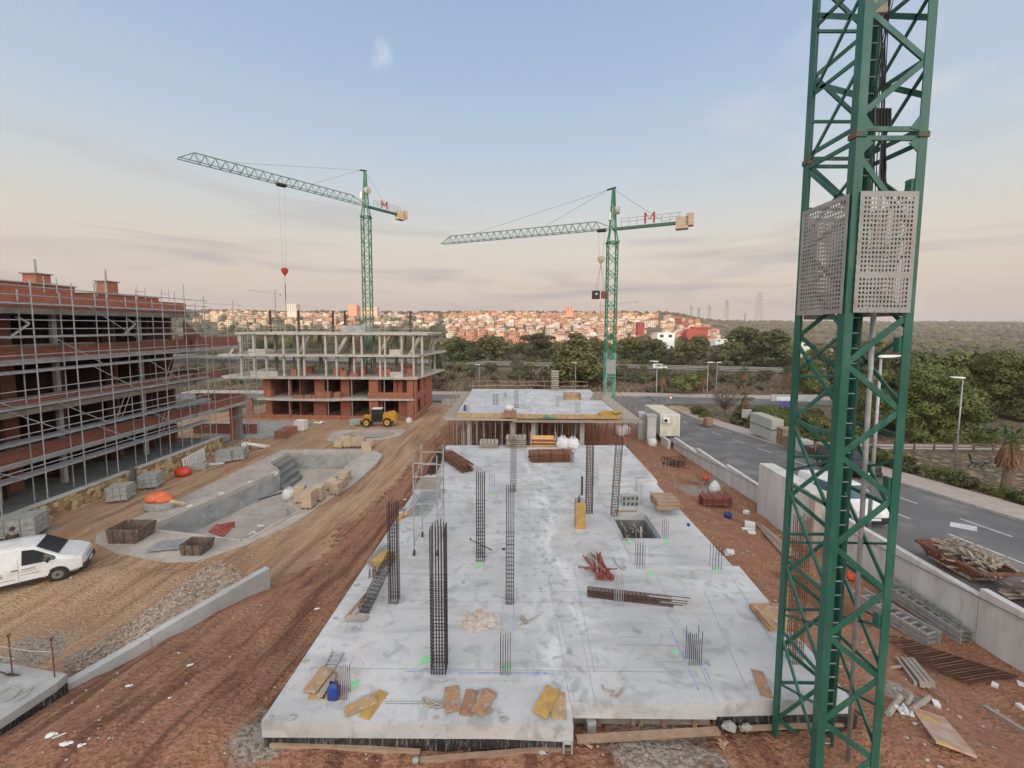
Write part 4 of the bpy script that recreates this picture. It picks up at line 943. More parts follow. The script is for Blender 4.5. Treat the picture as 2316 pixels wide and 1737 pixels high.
for k, (u, v, r, lb) in enumerate(((394, 1481, .07, 'white scrap below the middle of the left low wall'), (427, 1506, .06, 'white scrap on the red soil, right of the pair by the wall'), (290, 1553, .06, 'small white scrap on the soil near the gravel side wall'), (386, 1581, .06, 'white scrap halfway between the low wall and the slab corner'), (114, 1665, .08, 'larger white scrap at the bottom left by the bitumen wall'), (146, 1685, .09, 'flat white scrap at the bottom left, below the larger one'), (182, 1688, .05, 'tiny white scrap at the bottom left, rightmost of three'), (549, 1586, .06, 'thin white scrap left of the front left slab corner'), (716, 1378, .07, 'white tube on the red soil left of the slab edge'))):
    c = G(u, v); mb = MB(); mb.ball(c + V((0, 0, .02)), r, 6, 4, (1.3, .8, .35), .35); mb.ball(c + V((r, .03, .02)), r * .6, 6, 4, (1.3, .8, .35), .35); single(mb, 'white_scrap', M['whitem'], lb, 'scrap', 'white scraps on the soil')
squiggle([(118, 1672), (150, 1660)], .012, 'white_strip', 'whitem', 'thin white strip on the soil beside the larger white scrap at the bottom left', f=G, cat='scrap')
# low wall on the left, with the gravel heap behind it
A_, B_ = PZ(131, 1585, -9.86), PZ(610, 1284, -9.8)
A_ = PZ(143, 1552, -9.8)
dw = (B_ - A_); dw.z = 0; dw.normalize(); nw = V((-dw.y, dw.x, 0))
t = thing('low_concrete_wall', 'long low pale concrete wall between the gravel heap and the red soil track', 'concrete wall', (A_ + B_) / 2 - V((0, 0, 1)))
L_ = (B_ - A_).length; mb = MB(); wp = [0, .3, .55, .8, 1]
for k in range(3):
    a = A_ + dw * (L_ * k / 3 + .004); b = A_ + dw * (L_ * (k + 1) / 3 - .004); mb = MB()
    mb.hexa([V((q.x, q.y, z)) for z in (-11.6, -9.8 - .03 * (k == 0)) for q in (a, b, b + nw * .28, a + nw * .28)]); mb.build('wall_segment', M['concl'], t, bevel=.01)
c0 = B_ + nw * 1.2 - dw * 4.6; mb = MB(); n = 40
gvs = []
for i in range(n + 1):
    for j in range(17):
        f_ = i / n; q = A_ + dw * (L_ * (.08 + .86 * f_)) + nw * (.29 + j * .17); hgt = (interp([(0, 0), (.25, .35), (.6, .75), (.85, .95), (1, .0)], f_)) * max(0, 1 - ((j - 4) / 12) ** 2) * 1.5 
        base = gz(q.x, q.y); gvs.append(V((q.x, q.y, min(-9.86 + j * .11, max(base - .1, base - .1 + hgt * 1.15 + R.uniform(-.045, .045) * (hgt > .05))))))
mb.add(gvs, [(i * 17 + j, (i + 1) * 17 + j, (i + 1) * 17 + j + 1, i * 17 + j + 1) for i in range(n) for j in range(16)])
for i in range(3600):
    a, b = R.random(), R.random() ** .8; ii, jj = int(a * n), int(b * 15.9); q = gvs[ii * 17 + jj] + V((R.uniform(-.15, .15), R.uniform(-.15, .15), .01))
    mb.ball(q, R.uniform(.02, .05), 5, 4, (1.2, 1, .8), .25)
o = mb.build('gravel_heap', M['gravel'], None); tag(o, 'long heap of brown gravel behind the low concrete wall', 'gravel', kind='stuff')
# corner slab at the bottom left
tz = -9.35; P3 = [PZ(-120, 1495, tz), PZ(10, 1500, tz), PZ(152, 1524, tz), PZ(128, 1545, tz), PZ(-40, 1655, tz), PZ(-250, 1700, tz)]
t = thing('corner_slab', 'small grey concrete platform with a bitumen base at the bottom left corner', 'concrete slab', (P3[2] + P3[4]) / 2 - V((0, 0, 1)))
MB().prism(P3, tz - .22, tz).build('deck', M['conc'], t)
MB().prism([V((q.x - .04 * (i > 1), q.y + .03, 0)) for i, q in enumerate(P3)], tz - 1.4, tz - .22).build('base', M['bitumen'], t)
for k, (u, v, vt, lb) in enumerate(((28, 1524, 1434, 'rusty guard post on the corner platform, left one'), (124, 1532, 1442, 'rusty guard post on the corner platform, right one by the wall end'))):
    p = PZ(u, v, tz); h = PY(u, vt, p.y).z - tz; mb = MB(); mb.tube(p, p + V((-.02, 0, h)), .016, 6); mb.torus(p + V((0, 0, h - .03)), .04, .012, axis='X'); single(mb, 'guard_post', M['rust'], lb, 'post', 'rusty guard posts on the corner platform')
p, q = PZ(28, 1524, tz), PZ(124, 1532, tz); mb = MB()
for z in (.72, .38): mb.path([p + V((-1.2, .2, z - .02)), p + V((0, 0, z + .02)), (p + q) / 2 + V((0, 0, z - .03)), q + V((0, 0, z))] if z > .5 else [p + V((-1.2, .2, z)), p + V((.12, 0, z + .05))], .012)
single(mb, 'guard_rope', M['rope'], 'sagging rope tied between the rusty posts of the corner platform', 'rope')
squiggle([(0, 1570), (25, 1556), (48, 1562), (30, 1580), (5, 1590), (45, 1572), (75, 1556), (60, 1575), (30, 1592)], .012, 'hose_coil', 'conc', 'loose grey hose coiled on the corner platform', f=lambda u, v: PZ(u, v, tz), cat='hose')
squiggle([(0, 1522), (20, 1530), (44, 1529), (20, 1526)], .016, 'dark_hose', 'rebar2', 'dark bar lying at the foot of the left rusty post', f=lambda u, v: PZ(u, v, tz), cat='bar')
# ---------------------------------------------------------------- pools
t = thing('swimming_pool', 'large unfinished grey concrete swimming pool with angular outline and corner steps', 'swimming pool', (-15, 28, -13.3))
MB().prism(pool_out, POOLZ - .25, POOLZ, holes=[pool_in]).build('pool_deck', M['pdeck'], t)
fl = MB(); fl.prism(pool_in, POOLZ - 1.75, POOLZ - 1.55); fl.build('pool_floor', M['pdeck'], t)
w_ = MB(); n = len(pool_in)
for i in range(n):
    a, b = pool_in[i], pool_in[(i + 1) % n]; w_.add([(a.x, a.y, POOLZ - .25), (b.x, b.y, POOLZ - .25), (b.x, b.y, POOLZ - 1.6), (a.x, a.y, POOLZ - 1.6)], [(0, 1, 2, 3)])
w_.build('pool_walls', M['conc'], t)
cp = MB(); ccx = sum(p.x for p in pool_in) / n; ccy = sum(p.y for p in pool_in) / n
for i in range(n):
    a, b = V(pool_in[i]), V(pool_in[(i + 1) % n]); d = (b - a).normalized(); nn = V((d.y, -d.x, 0))
    if inpoly((a.x + b.x) / 2 + nn.x * .1, (a.y + b.y) / 2 + nn.y * .1, pool_in): nn = -nn
    cp.hexa([V((q.x, q.y, z)) + o for z, in ((POOLZ + .003,), (POOLZ + .06,)) for q, o in ((a, V((0, 0, 0))), (b, V((0, 0, 0))), (b, nn * .14), (a, nn * .14))])
cp.build('pool_rim', M['concw'], t)
s0, s1, s2 = V(pool_in[2]), V(pool_in[1]), V(pool_in[3])
dx_ = (V(pool_in[4]) - V(pool_in[3])).normalized(); ax_ = (V(pool_in[3]) - V(pool_in[2])).normalized(); pe = (V(pool_in[1]) - V(pool_in[2])).normalized()
for k in range(4):
    o = V(pool_in[2]); a0 = o + V((.03, 0, 0)); L1 = (V(pool_in[3]) - o).length - .08; mb = MB(); wd_ = 1.1 + k * .75
    q = [a0, a0 + ax_ * L1, a0 + ax_ * L1 + pe * wd_, a0 + pe * wd_]; z1 = POOLZ - .28 - k * .32
    mb.hexa([V((p.x, p.y, z)) for z in (POOLZ - 1.55 - .001 * k, z1) for p in q]); mb.build('step', M['concd'], t)
for u, v in ((350, 1180), (430, 1146), (502, 1117), (568, 1091), (622, 1069), (693, 1022)):
    p = PZ(u, v, POOLZ); mb = MB(); mb.box(p + V((.06, .0, -.08)), (.05, .34, .24), rad(-20)); mb.box(p + V((-.1, .05, .03)), (.24, .3, .05), rad(-20)); mb.build('skimmer', M['whitem'], t)
t = thing('small_pool', 'small unfinished concrete pool with sloped rim in front of the telehandler', 'swimming pool', (-17, 45, P2Z - 1.2))
MB().prism(sp_out, P2Z - .6, P2Z, holes=[sp_in]).build('pool_deck', M['pdeck'], t)
MB().prism(sp_in, P2Z - 1.3, P2Z - .9).build('pool_floor', M['concd'], t)
w_ = MB(); n = len(sp_in)
for i in range(n):
    a, b = sp_in[i], sp_in[(i + 1) % n]; w_.add([(a.x, a.y, P2Z - .58), (b.x, b.y, P2Z - .58), (b.x, b.y, P2Z - 1.0), (a.x, a.y, P2Z - 1.0)], [(0, 1, 2, 3)])
w_.build('pool_walls', M['concd'], t)
# wrapped pallets of tan tiles
def tilebox(u, v, w, h, label, zf=POOLZ, d=None, mat='tanbox', rz=None, name='tile_pallet', grp='pallets of wrapped tan tiles around the pools', cat='pallet', f=None):
    p = f(u, v) if f else PZ(u, v, zf); d = d or w; t = thing(name, label, cat, p, grp); rz = R.uniform(-.15, .3) if rz is None else rz
    mb = MB()
    for k in (-1, 0, 1): mb.box(p + Matrix.Rotation(rz, 3, 'Z') @ V((k * w * .4, d / 2, .06)), (.1, d, .11), rz)
    mb.build('pallet', M['wood'], t)
    mb = MB(); mb.box(p + Matrix.Rotation(rz, 3, 'Z') @ V((0, d / 2, .12 + h / 2)), (w, d, h), rz); mb.build('load', M[mat], t, bevel=.02)
for u, v, w, h, lb in ((692, 1153, .68, 1.0, 'nearest tan tile pallet beside the pool notch'), (676, 1140, .62, 1.0, 'tan tile pallet left of and behind the nearest one'), (716, 1136, .66, .9, 'tan tile pallet right of the nearest one, seen square on'), (754, 1121, .66, .7, 'tan tile pallet on the track side, front one of the second pair'), (748, 1110, .7, .6, 'tan tile pallet behind the front one of the second pair'), (768, 1104, .7, .6, 'tan tile pallet in the middle of the curved row by the pool'), (776, 1090, .7, .6, 'tan tile pallet farthest back in the curved row beside the pool')):
    tilebox(u, v, w, h, lb)
for u, v, w, h, lb in ((763, 1015, .75, .55, 'leftmost tan tile pallet of the row between the two pools'), (781, 1013, .95, .85, 'second tan tile pallet from the left between the two pools'), (800, 1012, .8, .85, 'third tan tile pallet between the two pools'), (815, 1012, .7, .8, 'fourth tan tile pallet between the two pools'), (829, 1026, .85, .85, 'tan tile pallet standing forward of the row, on the pool corner'), (838, 1011, .7, .55, 'rightmost low tan tile pallet of the row between the two pools')):
    tilebox(u, v, w, h, lb, zf=-11.75)
bulkbag(654, 1124, .42, 'white bulk bag standing in the pool next to the tile pallets', p=PZ(654, 1127, POOLZ - .6))
mb = MB(); mb.box(PZ(630, 1150, POOLZ - .9) * 0 + (PZ(625, 1118, POOLZ - 1.5)), (.1, 3.2, .05), rad(-38)); single(mb, 'black_strip', M['black'], 'long black strip lying on the pool floor left of the bulk bag', 'strip')
for u, v, lb in ((590, 1190, 'white rag on the pool rim'), (570, 1205, 'white rag on the pool floor near the front rim')):
    c = PZ(u, v, POOLZ - 1.2); mb = MB(); mb.ball(c, .2, 8, 5, (1.2, .8, .5), .3); single(mb, 'white_rag', M['bag'], lb, 'rag')
# rusty skips
def tub(u0, u1, v, h, d, mat, label, f, flare=.3, name='rusty_skip', rz=0):
    p, q = f(u0, v), f(u1, v); c = (p + q) / 2; w = (q - p).length; t = thing(name, label, 'skip', c); rr = Matrix.Rotation(rz, 3, 'Z')
    o = [V((-w / 2 + flare * .2, 0, 0)), V((w / 2 - flare, 0, 0)), V((w / 2 - flare, d, 0)), V((-w / 2 + flare * .2, d, 0))]; u_ = [V((-w / 2, -.03, h)), V((w / 2 - flare * .6, -.03, h)), V((w / 2 - flare * .6, d + .03, h)), V((-w / 2, d + .03, h))]
    nose = V((w / 2, d / 2, h * .35)); mb = MB(); A = [c + rr @ x for x in o]; B = [c + rr @ x for x in u_]; th = .05
    mb.add(A + B, [(0, 3, 2, 1), (0, 1, 5, 4), (1, 2, 6, 5), (2, 3, 7, 6), (3, 0, 4, 7)])
    Ai = [a + (c + rr @ V((0, d / 2, 0)) - a) * .08 + V((0, 0, th)) for a in A]; Bi = [b + (c + rr @ V((0, d / 2, h)) - b) * .06 for b in B]
    mb.add(Ai + Bi, [(0, 1, 2, 3), (0, 4, 5, 1), (1, 5, 6, 2), (2, 6, 7, 3), (3, 7, 4, 0)])
    m_ = len(mb.v) - 16; mb.f += [[m_ + 4 + i, m_ + 4 + (i + 1) % 4, m_ + 12 + (i + 1) % 4, m_ + 12 + i] for i in range(4)]; mb.m += [0] * 4
    mb.build('tub', M[mat], t)
    for k in range(3):
        mb = MB(); x = -w * .32 + k * w * .28; mb.bar(c + rr @ V((x, -.03, .02)), c + rr @ V((x - .01, -.05, h)), .06, .04); mb.build('rib', M[mat], t)
    return t
ff = lambda u, v: PZ(u, v, POOLZ)
tub(240, 328, 1230, .78, 1.1, 'rustd', 'brown rusty skip at the near end of the big pool', ff, .5)
tub(406, 470, 1257, .55, .8, 'rustd', 'smaller brown rusty skip in front of the big pool', ff, .35)
mb = MB(); c = PZ(383, 1232, POOLZ + .12); mb.box(c, (1.5, .95, .06), rad(12)); single(mb, 'grey_sheet', M['galv'], 'flat blue grey metal sheet between the two rusty skips', 'metal sheet')
p = PZ(495, 1208, POOLZ - .1); t = thing('red_wheelbarrow_tray', 'red metal tray tipped on the front rim of the big pool', 'tray', p); mb = MB(); mb.box(p + V((0, .1, .16)), (.9, .6, .05), 0, Matrix.Rotation(.35, 3, 'Y') @ Matrix.Rotation(.3, 3, 'X')); mb.build('panel', M['redp'], t)
mb = MB(); mb.box(p + V((.25, .35, .3)), (.7, .05, .35), .5); mb.build('side', M['redp'], t)
# orange sacks in a round tub
p = G(362, 1148); t = thing('orange_sack_pile', 'pile of orange sacks in a grey green tub at the left pool edge', 'sacks', p)
mb = MB(); mb.loft([[p + V((.95 * k * math.cos(a), .6 * k * math.sin(a), z)) for a in [i / 20 * 6.283 for i in range(20)]] for z, k in ((0, .92), (.35, 1), (.4, 1))]); mb.build('tub', M['greyblk'], t, smooth=False)
for (dx, dy, dz, r, sq) in ((-.35, 0, .62, .46, (1.1, 1, .62)), (.25, .05, .55, .44, (1.2, 1, .55)), (-.1, .2, .75, .4, (1.2, 1, .5))): mb = MB(); mb.ball(p + V((dx, dy, dz)), r, 14, 9, sq, .06); mb.build('orange_sack', M['orange'], t, smooth=True)
mb = MB()
for i in range(5): mb.ball(p + V((.85 + .1 * i, -.05 + .06 * i, .38 - .05 * i)), .17, 8, 6, (1.4, .5, .9), .1)
mb.build('yellow_sacks', M['tanbox'], t, smooth=True)
# caged block piles along the stone wall
for u, v, w, h, lb in ((257, 1138, 1.05, .9, 'cage of grey blocks by the stone wall, nearest of the loose pair'), (328, 1108, 1.05, .9, 'cage of grey blocks by the stone wall, farther of the loose pair'), (500, 1048, 1.1, .85, 'left one of two touching cages of grey blocks at the wall end'), (530, 1044, 1.1, .9, 'right one of two touching cages of grey blocks at the wall end'), (20, 1222, 1.8, 1.0, 'cage of grey blocks standing behind the white van')):
    p = G(u, v); t = thing('block_cage', lb, 'block pallet', p, 'cages of grey blocks along the stone wall'); rz = .35; rr = Matrix.Rotation(rz, 3, 'Z')
    mb = MB(); mb.box(p + V((0, .5, .12 + h / 2)), (w, .95, h), rz); mb.build('blocks', M['greyblk'], t)
    mb = MB()
    for x in (-.5, -.17, .17, .5):
        for y in (-.5, .5): mb.bar(p + V((0, .5, 0)) + rr @ V((x * (w + .05), y * 1.0, .05)), p + V((0, .5, 0)) + rr @ V((x * (w + .05), y * 1.0, h + .15)), .035)
    for z in (.15, .45, .75, h + .12):
        for y in (-.5, .5): mb.bar(p + V((0, .5, 0)) + rr @ V((-.52 * w, y, z)), p + V((0, .5, 0)) + rr @ V((.52 * w, y, z)), .035)
        for x in (-.5, .5): mb.bar(p + V((0, .5, 0)) + rr @ V((x * (w + .05), -.5, z)), p + V((0, .5, 0)) + rr @ V((x * (w + .05), .5, z)), .035)
    mb.build('mesh_cage', M['galv'], t)
p = G(403, 1069) + V((.55, 0, 0)); q = G(450, 1042) + V((.55, 0, 0)); t = thing('white_slat_panel', 'white slatted panel leaning against the stone wall', 'panel', (p + q) / 2); d = (q - p)
for i in range(11): a = p + d * (i / 10); mb = MB(); mb.bar(a, a + V((-.2, .1, 1.05)), .12, .03); mb.build('slat', M['white'], t)
mb = MB(); mb.bar(p + V((0, 0, .03)), q + V((0, 0, .03)), .06); mb.bar(p + V((-.25, .1, 1.05)), q + V((-.25, .1, 1.05)), .06); mb.build('rails', M['white'], t)
p = G(410, 1078); mb = MB(); mb.ball(p + V((0, .2, .3)), .55, 14, 8, (1.1, .8, .75), .12); single(mb, 'red_sack', M['redpl'], 'bright red plastic sack beside the white slatted panel', 'sack', smooth=True)
mb = MB(); p = G(440, 1064); mb.box(p + V((0, .3, .2)), (1.3, .9, .3), .35); single(mb, 'grey_block_heap', M['greyblk'], 'low grey block heap right of the red sack', 'blocks')
mb = MB(); p = G(470, 1052); mb.box(p + V((0, .1, .05)), (2.2, .5, .06), .35); single(mb, 'white_strip_board', M['white'], 'white board lying in front of the touching block cages', 'board')
t = thing('leaning_frames', 'stack of white metal frames tipped against the end of the stone wall', 'frames', G(560, 1020)); p = G(552, 1026); q = G(600, 1014)
for k in range(4): mb = MB(); mb.bar(p + V((0, .25 * k, .95 - .05 * k)), q + V((0, .25 * k, .05)), .1, .06); mb.build('bar', M['white'], t)
mb = MB(); mb.box(p + V((-.1, .3, .5)), (.4, .6, .9), .3); mb.build('end_block', M['whitem'], t)
mb = MB()
for k in range(3): a = G(515, 1072) + V((.1 * k - .1, 0, 0)); mb.tube(a, a + V((R.uniform(-.2, .2), 0, .8)), .012)
single(mb, 'orange_stakes', M['redpl'], 'three thin orange stakes standing in the sand left of the pool', 'stakes')
# stone wall and terrace in front of the left building
TX, TZ = -27.6, -10.62
t = thing('stone_wall', 'long ochre stone wall with white coping below the scaffolded brick building', 'stone wall', (TX, 24, -12.2))
MB().bx(TX - .3, TX, 14, 27.9, -12.6, TZ + .1).build('masonry', M['stone'], t); MB().bx(TX - .34, TX + .05, 14, 27.9, TZ + .1, TZ + .2).build('coping', M['concl'], t)
t = thing('stone_wall', 'farther ochre stone wall with white coping behind the white slatted panel', 'stone wall', (TX + .6, 32, -12.2))
MB().bx(TX - .2, TX + .1, 28.6, 37.0, -12.8, TZ + .12).build('masonry', M['stone'], t); MB().bx(TX - .24, TX + .15, 28.6, 37.0, TZ + .12, TZ + .22).build('coping', M['concl'], t)
p0, p1 = G(483, 1045), G(557, 1018); t = thing('stone_wall', 'ochre stone garden wall rising behind the touching block cages', 'stone wall', (p0 + p1) / 2)
mb = MB(); mb.hexa([V((q.x, q.y + o, z)) for z, in ((-13,), (-10.9,)) for q, o in ((p0, .6), (p1, .6), (p1, .95), (p0, .95))]); mb.build('masonry', M['stone'], t)
mb = MB(); mb.bx(-42, TX - .3, 12, 37, -12.5, TZ); tg = single(mb, 'terrace_slab', M['concd'], 'dark grey floor slab at the foot of the scaffolded brick building', 'terrace')
mb = MB(); mb.prism([PZ(500, 1010, -12.1), PZ(560, 1000, -12.1), PZ(622, 985, -12.1), PZ(705, 955, -12.1), PZ(640, 952, -12.1), PZ(540, 952, -12.1), PZ(430, 960, -12.1)], -12.9, -12.1); single(mb, 'grey_terrace', M['conc'], 'grey concrete terrace in front of the left end of the open concrete building', 'terrace')

# ---------------------------------------------------------------- scaffolded brick building on the left
BX = -28.9; B0, B1 = 13.0, 35.6
LV = [-10.6, -8.0, -5.05, -2.05, .95]
t = thing('brick_building', 'half built red brick apartment building wrapped in scaffolding on the left', 'building', (BX - 5, 25, -12))
mb = MB()
for z in LV[1:]: mb = MB(); mb.bx(BX - 12, BX, B0, B1, z - .32, z); mb.build('floor_slab', M['conc'], t)
for i, z in enumerate(LV[1:4]):
    mb = MB(); mb.bx(BX - .16, BX - .02, B0, B1, z + .001, z + .72); mb.build('balcony_wall', M['brickd'], t); 
    mb = MB(); mb.bx(BX - .2, BX + .02, B0, B1, z + .722, z + .78); mb.build('coping', M['concd'], t)
MB().bx(BX - .16, BX - .02, B0, B1 - .3, LV[4] + .001, LV[4] + .95).build('roof_parapet', M['brick'], t)
MB().bx(BX - 11.9, BX - .2, B1 - .32, B1 - .06, LV[4] + .001, LV[4] + .95).build('roof_parapet', M['brick'], t)
for y0, y1, h in ((14, 27.7, 1.6), (28.9, 34.2, 1.3)):
    MB().bx(BX - 4.5, BX - 1.4, y0, y1, LV[4] + .002, LV[4] + h).build('penthouse_wall', M['brick'], t); MB().bx(BX - 4.6, BX - 1.3, y0 - .1, y1 + .1, LV[4] + h, LV[4] + h + .07).build('coping', M['concl'], t)
mb = MB()
for lo_, hi_ in zip(LV, LV[1:]):
    MB().bx(BX - 11.6, BX - 11.4, B0, B1, lo_, hi_ - .322).build('rear_wall', M['brick_shade'], t)
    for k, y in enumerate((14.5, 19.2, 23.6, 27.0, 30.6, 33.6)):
        mb = MB(); wdt = (1.2, .4, 1.5, .4, 1.1, .5)[k]; mb.bx(BX - 3.0, BX - 2.8, y, y + wdt, lo_ + .001, hi_ - .321); mb.build('brick_pier', M['brickd' if k in (2, 4) else 'brick_shade'], t)
        mb = MB(); mb.bx(BX - 11.4, BX - 2.0, y, y + .14, lo_ + .001, hi_ - .321); mb.build('partition_wall', M['brick_shade'], t)
    for y in (17.5, 22.5, 26.0, 32.0): mb = MB(); mb.bx(BX - 1.45, BX - 1.2, y, y + .25, lo_ + .001, hi_ - .321); mb.build('column', M['conc'], t)
    MB().bx(BX - 11.4, BX - 1.6, B1 - .22, B1 - .02, lo_ + .001, hi_ - .321).build('end_wall', M['brickd'], t)
for y, zt in ((26.4, 3.35), (31.0, 3.2)):
    ch = MB().bx(BX - 3.4, BX - 2.5, y, y + .85, LV[4] + 1.0, LV[4] + 2.35).build('chimney', M['brick'], t); MB().bx(BX - 3.5, BX - 2.4, y - .1, y + .95, LV[4] + 2.352, LV[4] + 2.42).build('chimney_cap', M['concd'], ch)
    MB().tube((BX - 2.95, y + .4, LV[4] + 2.42), (BX - 2.95, y + .38, LV[4] + 3.35), .06, 8).build('flue_pipe', M['galv'], ch)
for y in (23.9, 30.8): mb = MB(); mb.bar((BX - .9, y, LV[3] + 2.5), (BX - .9, y + .6, LV[3] + 2.1), .14, .08); mb.bar((BX - .9, y + .6, LV[3] + 2.1), (BX - .9, y - .5, LV[3] + 1.2), .14, .08); mb.build('bent_duct', M['whitem'], t)
# low side wing beyond
t = thing('brick_wing', 'low brick wing with grey column at the far end of the scaffolded building', 'building', (-30, 40, -12))
for z, y1, x0, bh in ((-2.05, 41.5, -35, .9), (-5.05, 39.0, -35, .7), (-8.0, 42.5, -34, .75)):
    MB().bx(x0, BX + .3, B1 + .01, y1, z - .32, z).build('floor_slab', M['conc'], t); MB().bx(BX + .1, BX + .26, B1 + .01, y1 - .2, z + .001, z + bh).build('balcony_wall', M['brickd'], t); MB().bx(x0, BX + .1, y1 - .36, y1 - .2, z + .001, z + bh).build('balcony_wall', M['brickd'], t)
MB().bx(BX - .35, BX + .1, 41.3, 41.75, -12.6, -8.322).build('column', M['concd'], t); MB().bx(BX - 1.0, BX - .36, 41.35, 41.7, -12.6, -8.322).build('brick_pier', M['brick'], t)
MB().bx(-36, BX, 44, 44.2, -12.8, -11.0).build('garden_wall', M['brickd'], t)
mb = MB(); mb.add([(BX - .5, 35.7, .4), (BX - .5, 38.6, -2.0), (BX - .7, 38.6, -2.0), (BX - .7, 35.7, .4), (BX - .5, 35.7, -2.0), (BX - .7, 35.7, -2.0)], [(0, 1, 2, 3), (0, 4, 1), (3, 2, 5), (0, 3, 5, 4)]); mb.build('sloped_gable', M['brickd'], t)
# bags on the terrace floors
for u, v, lb in ((38, 775, 'white bag among rubble on the top floor of the brick building, left'), (66, 772, 'tall white bag on the top floor of the brick building')):
    p = PX(u, v + 8, BX - 1.4); p.z = LV[3] + .01; bulkbag(u, v, .4, lb, p=p)
for y, lb, w in ((22.0, 'pallet of pale bricks under the white bags on the top floor', 1.3), (24.0, 'wrapped block pile on the top floor left of the bent duct', 1.4), (26.3, 'low pile of blocks on the top floor between the two ducts', 1.6), (32.3, 'grey block pile on the top floor near the far end', 1.5)):
    mb = MB(); mb.box((BX - .9, y + w / 2, LV[3] + .42), (.8, w, .82), 0); single(mb, 'block_pile', M['tanbox'] if 'pale' in lb else M['greyblk'], lb, 'block pile', 'block piles on the top floor')
# scaffold
SX0, SX1 = BX + .25, BX + 1.05
t = thing('facade_scaffold', 'grey tube scaffolding covering the whole front of the brick building', 'scaffold', (SX1, 27, -11))
ys_ = [14.5 + i * 2.15 for i in range(11)]
for k, y in enumerate(ys_):
    top = 2.6 if k % 3 else 3.4
    for x, tt in ((SX0, top - .6), (SX1, top)): mb = MB(); mb.tube((x, y, TZ + .02), (x, y, tt), .036, 6); mb.build('standard', M['galv'], t)
lz = [-8.75, -6.75, -4.75, -2.75, -.75, 1.15]
for z in lz:
    for x in (SX0, SX1):
        for dz in ((0, 0.5, 1.0) if x == SX1 else (0,)):
            mb = MB(); mb.tube((x + (.03 if dz else 0), ys_[0] - .5, z + dz), (x + (.03 if dz else 0), ys_[-1] + .3, z + dz), .032 if dz else .04, 6); mb.build('ledger', M['galv'], t)
    mb = MB(); mb.bx(SX0 + .06, SX1 - .06, ys_[0] - .4, ys_[-1] + .2, z + .04, z + .1); mb.build('deck_boards', M['galv'], t)
    for y in ys_: mb = MB(); mb.tube((SX0, y, z - .02), (SX1, y, z - .02), .024, 5); mb.build('transom', M['galv'], t)
for k, (y, z) in enumerate(((26.2, 1.15), (24.0, -.75), (26.2, -2.75), (24.0, -4.75), (26.2, -6.75), (19.0, -2.75), (19.0, -6.75), (21.5, -4.75), (30.3, -2.75), (30.3, -6.75))):
    mb = MB(); mb.tube((SX1 + .05, y, z), (SX1 + .05, y + 3.1, z - 2.05), .028, 5); mb.build('diagonal_brace', M['galv'], t)
for y, z in ((32.0, -4.7), (31.2, -8.7), (28.0, -6.7)):
    for o in (0, .4): mb = MB(); mb.tube((SX0 + .3, y + o, z), (SX0 + .3, y + .9 + o, z + 1.9), .02, 5); mb.build('ladder_rail', M['galv'], t)
for y in (25.2, 28.4, 31.4, 33.6):
    mb = MB(); mb.tube((BX - .6, y, 2.0), (BX - .6, y, 3.0), .025, 5); mb.tube((BX - .6, y + .7, 2.0), (BX - .6, y + .7, 3.0), .025, 5); mb.tube((BX - .6, y, 2.6), (BX - .6, y + .7, 2.6), .02, 5); mb.build('top_frame', M['galv'], t)
t = thing('scaffold_tower', 'tall narrow scaffold tower between the brick building and the open concrete one', 'scaffold', (-29.5, 44, -12.5))
for x in (-30.3, -29.4):
    for y in (43.5, 45.3): mb = MB(); mb.tube((x, y, -12.4), (x, y, 1.2), .036, 6); mb.build('standard', M['galv'], t)
mb = MB()
for i in range(14):
    z = -12 + i * 1.0
    for y in (43.5, 45.3): mb.tube((-30.3, y, z), (-29.4, y, z), .026, 5)
    for x in (-30.3, -29.4): mb.tube((x, 43.5, z), (x, 45.3, z), .026, 5)
mb.build('rungs', M['galv'], t)
t = thing('return_scaffold', 'scaffolding rows running from the brick building towards the scaffold tower', 'scaffold', (-30, 40, -12))
for y in (37.2, 39.3, 41.4): mb = MB(); mb.tube((BX + .7, y, -12.2), (BX + .7, y, -.6), .034, 6); mb.build('standard', M['galv'], t)
for z in (-9.2, -7.2, -6.2, -4.2, -2.2):
    mb = MB(); mb.tube((BX + .74, 35.7, z), (BX + .74, 43.0, z), .026, 5); mb.build('ledger', M['galv'], t)

# ---------------------------------------------------------------- vehicles
def textobj(s, size, M4, mat, parent, name='lettering', ext=.002):
    cu = bpy.data.curves.new('t', 'FONT'); cu.body = s; cu.size = size; cu.extrude = ext; o = bpy.data.objects.new('t', cu); COL.objects.link(o)
    bpy.context.view_layer.update(); dg = bpy.context.evaluated_depsgraph_get(); me = bpy.data.meshes.new_from_object(o.evaluated_get(dg)); bpy.data.objects.remove(o); me.transform(M4); me.materials.clear(); me.materials.append(mat)
    r = bpy.data.objects.new(name, me); COL.objects.link(r); r.parent = parent; KIDS.setdefault(parent.name, []).append(r); return r
def wheel(parent, x, y, r, w=.2, rim='rim', side=1):
    mb = MB(); mb.tube((x, y - w / 2, r), (x, y + w / 2, r), r, 22); k = mb.build('wheel', M['tyre'], parent, bevel=.02)
    mb = MB(); yy = y + side * (w / 2 + .004); mb.tube((x, yy - .01 * side, r), (x, yy, r), r * .62, 18); q = mb.build('rim', M[rim], k)
    mb = MB(); mb.tube((x, yy, r), (x, yy + .015 * side, r), r * .18, 10); mb.build('hub', M['black'], k)
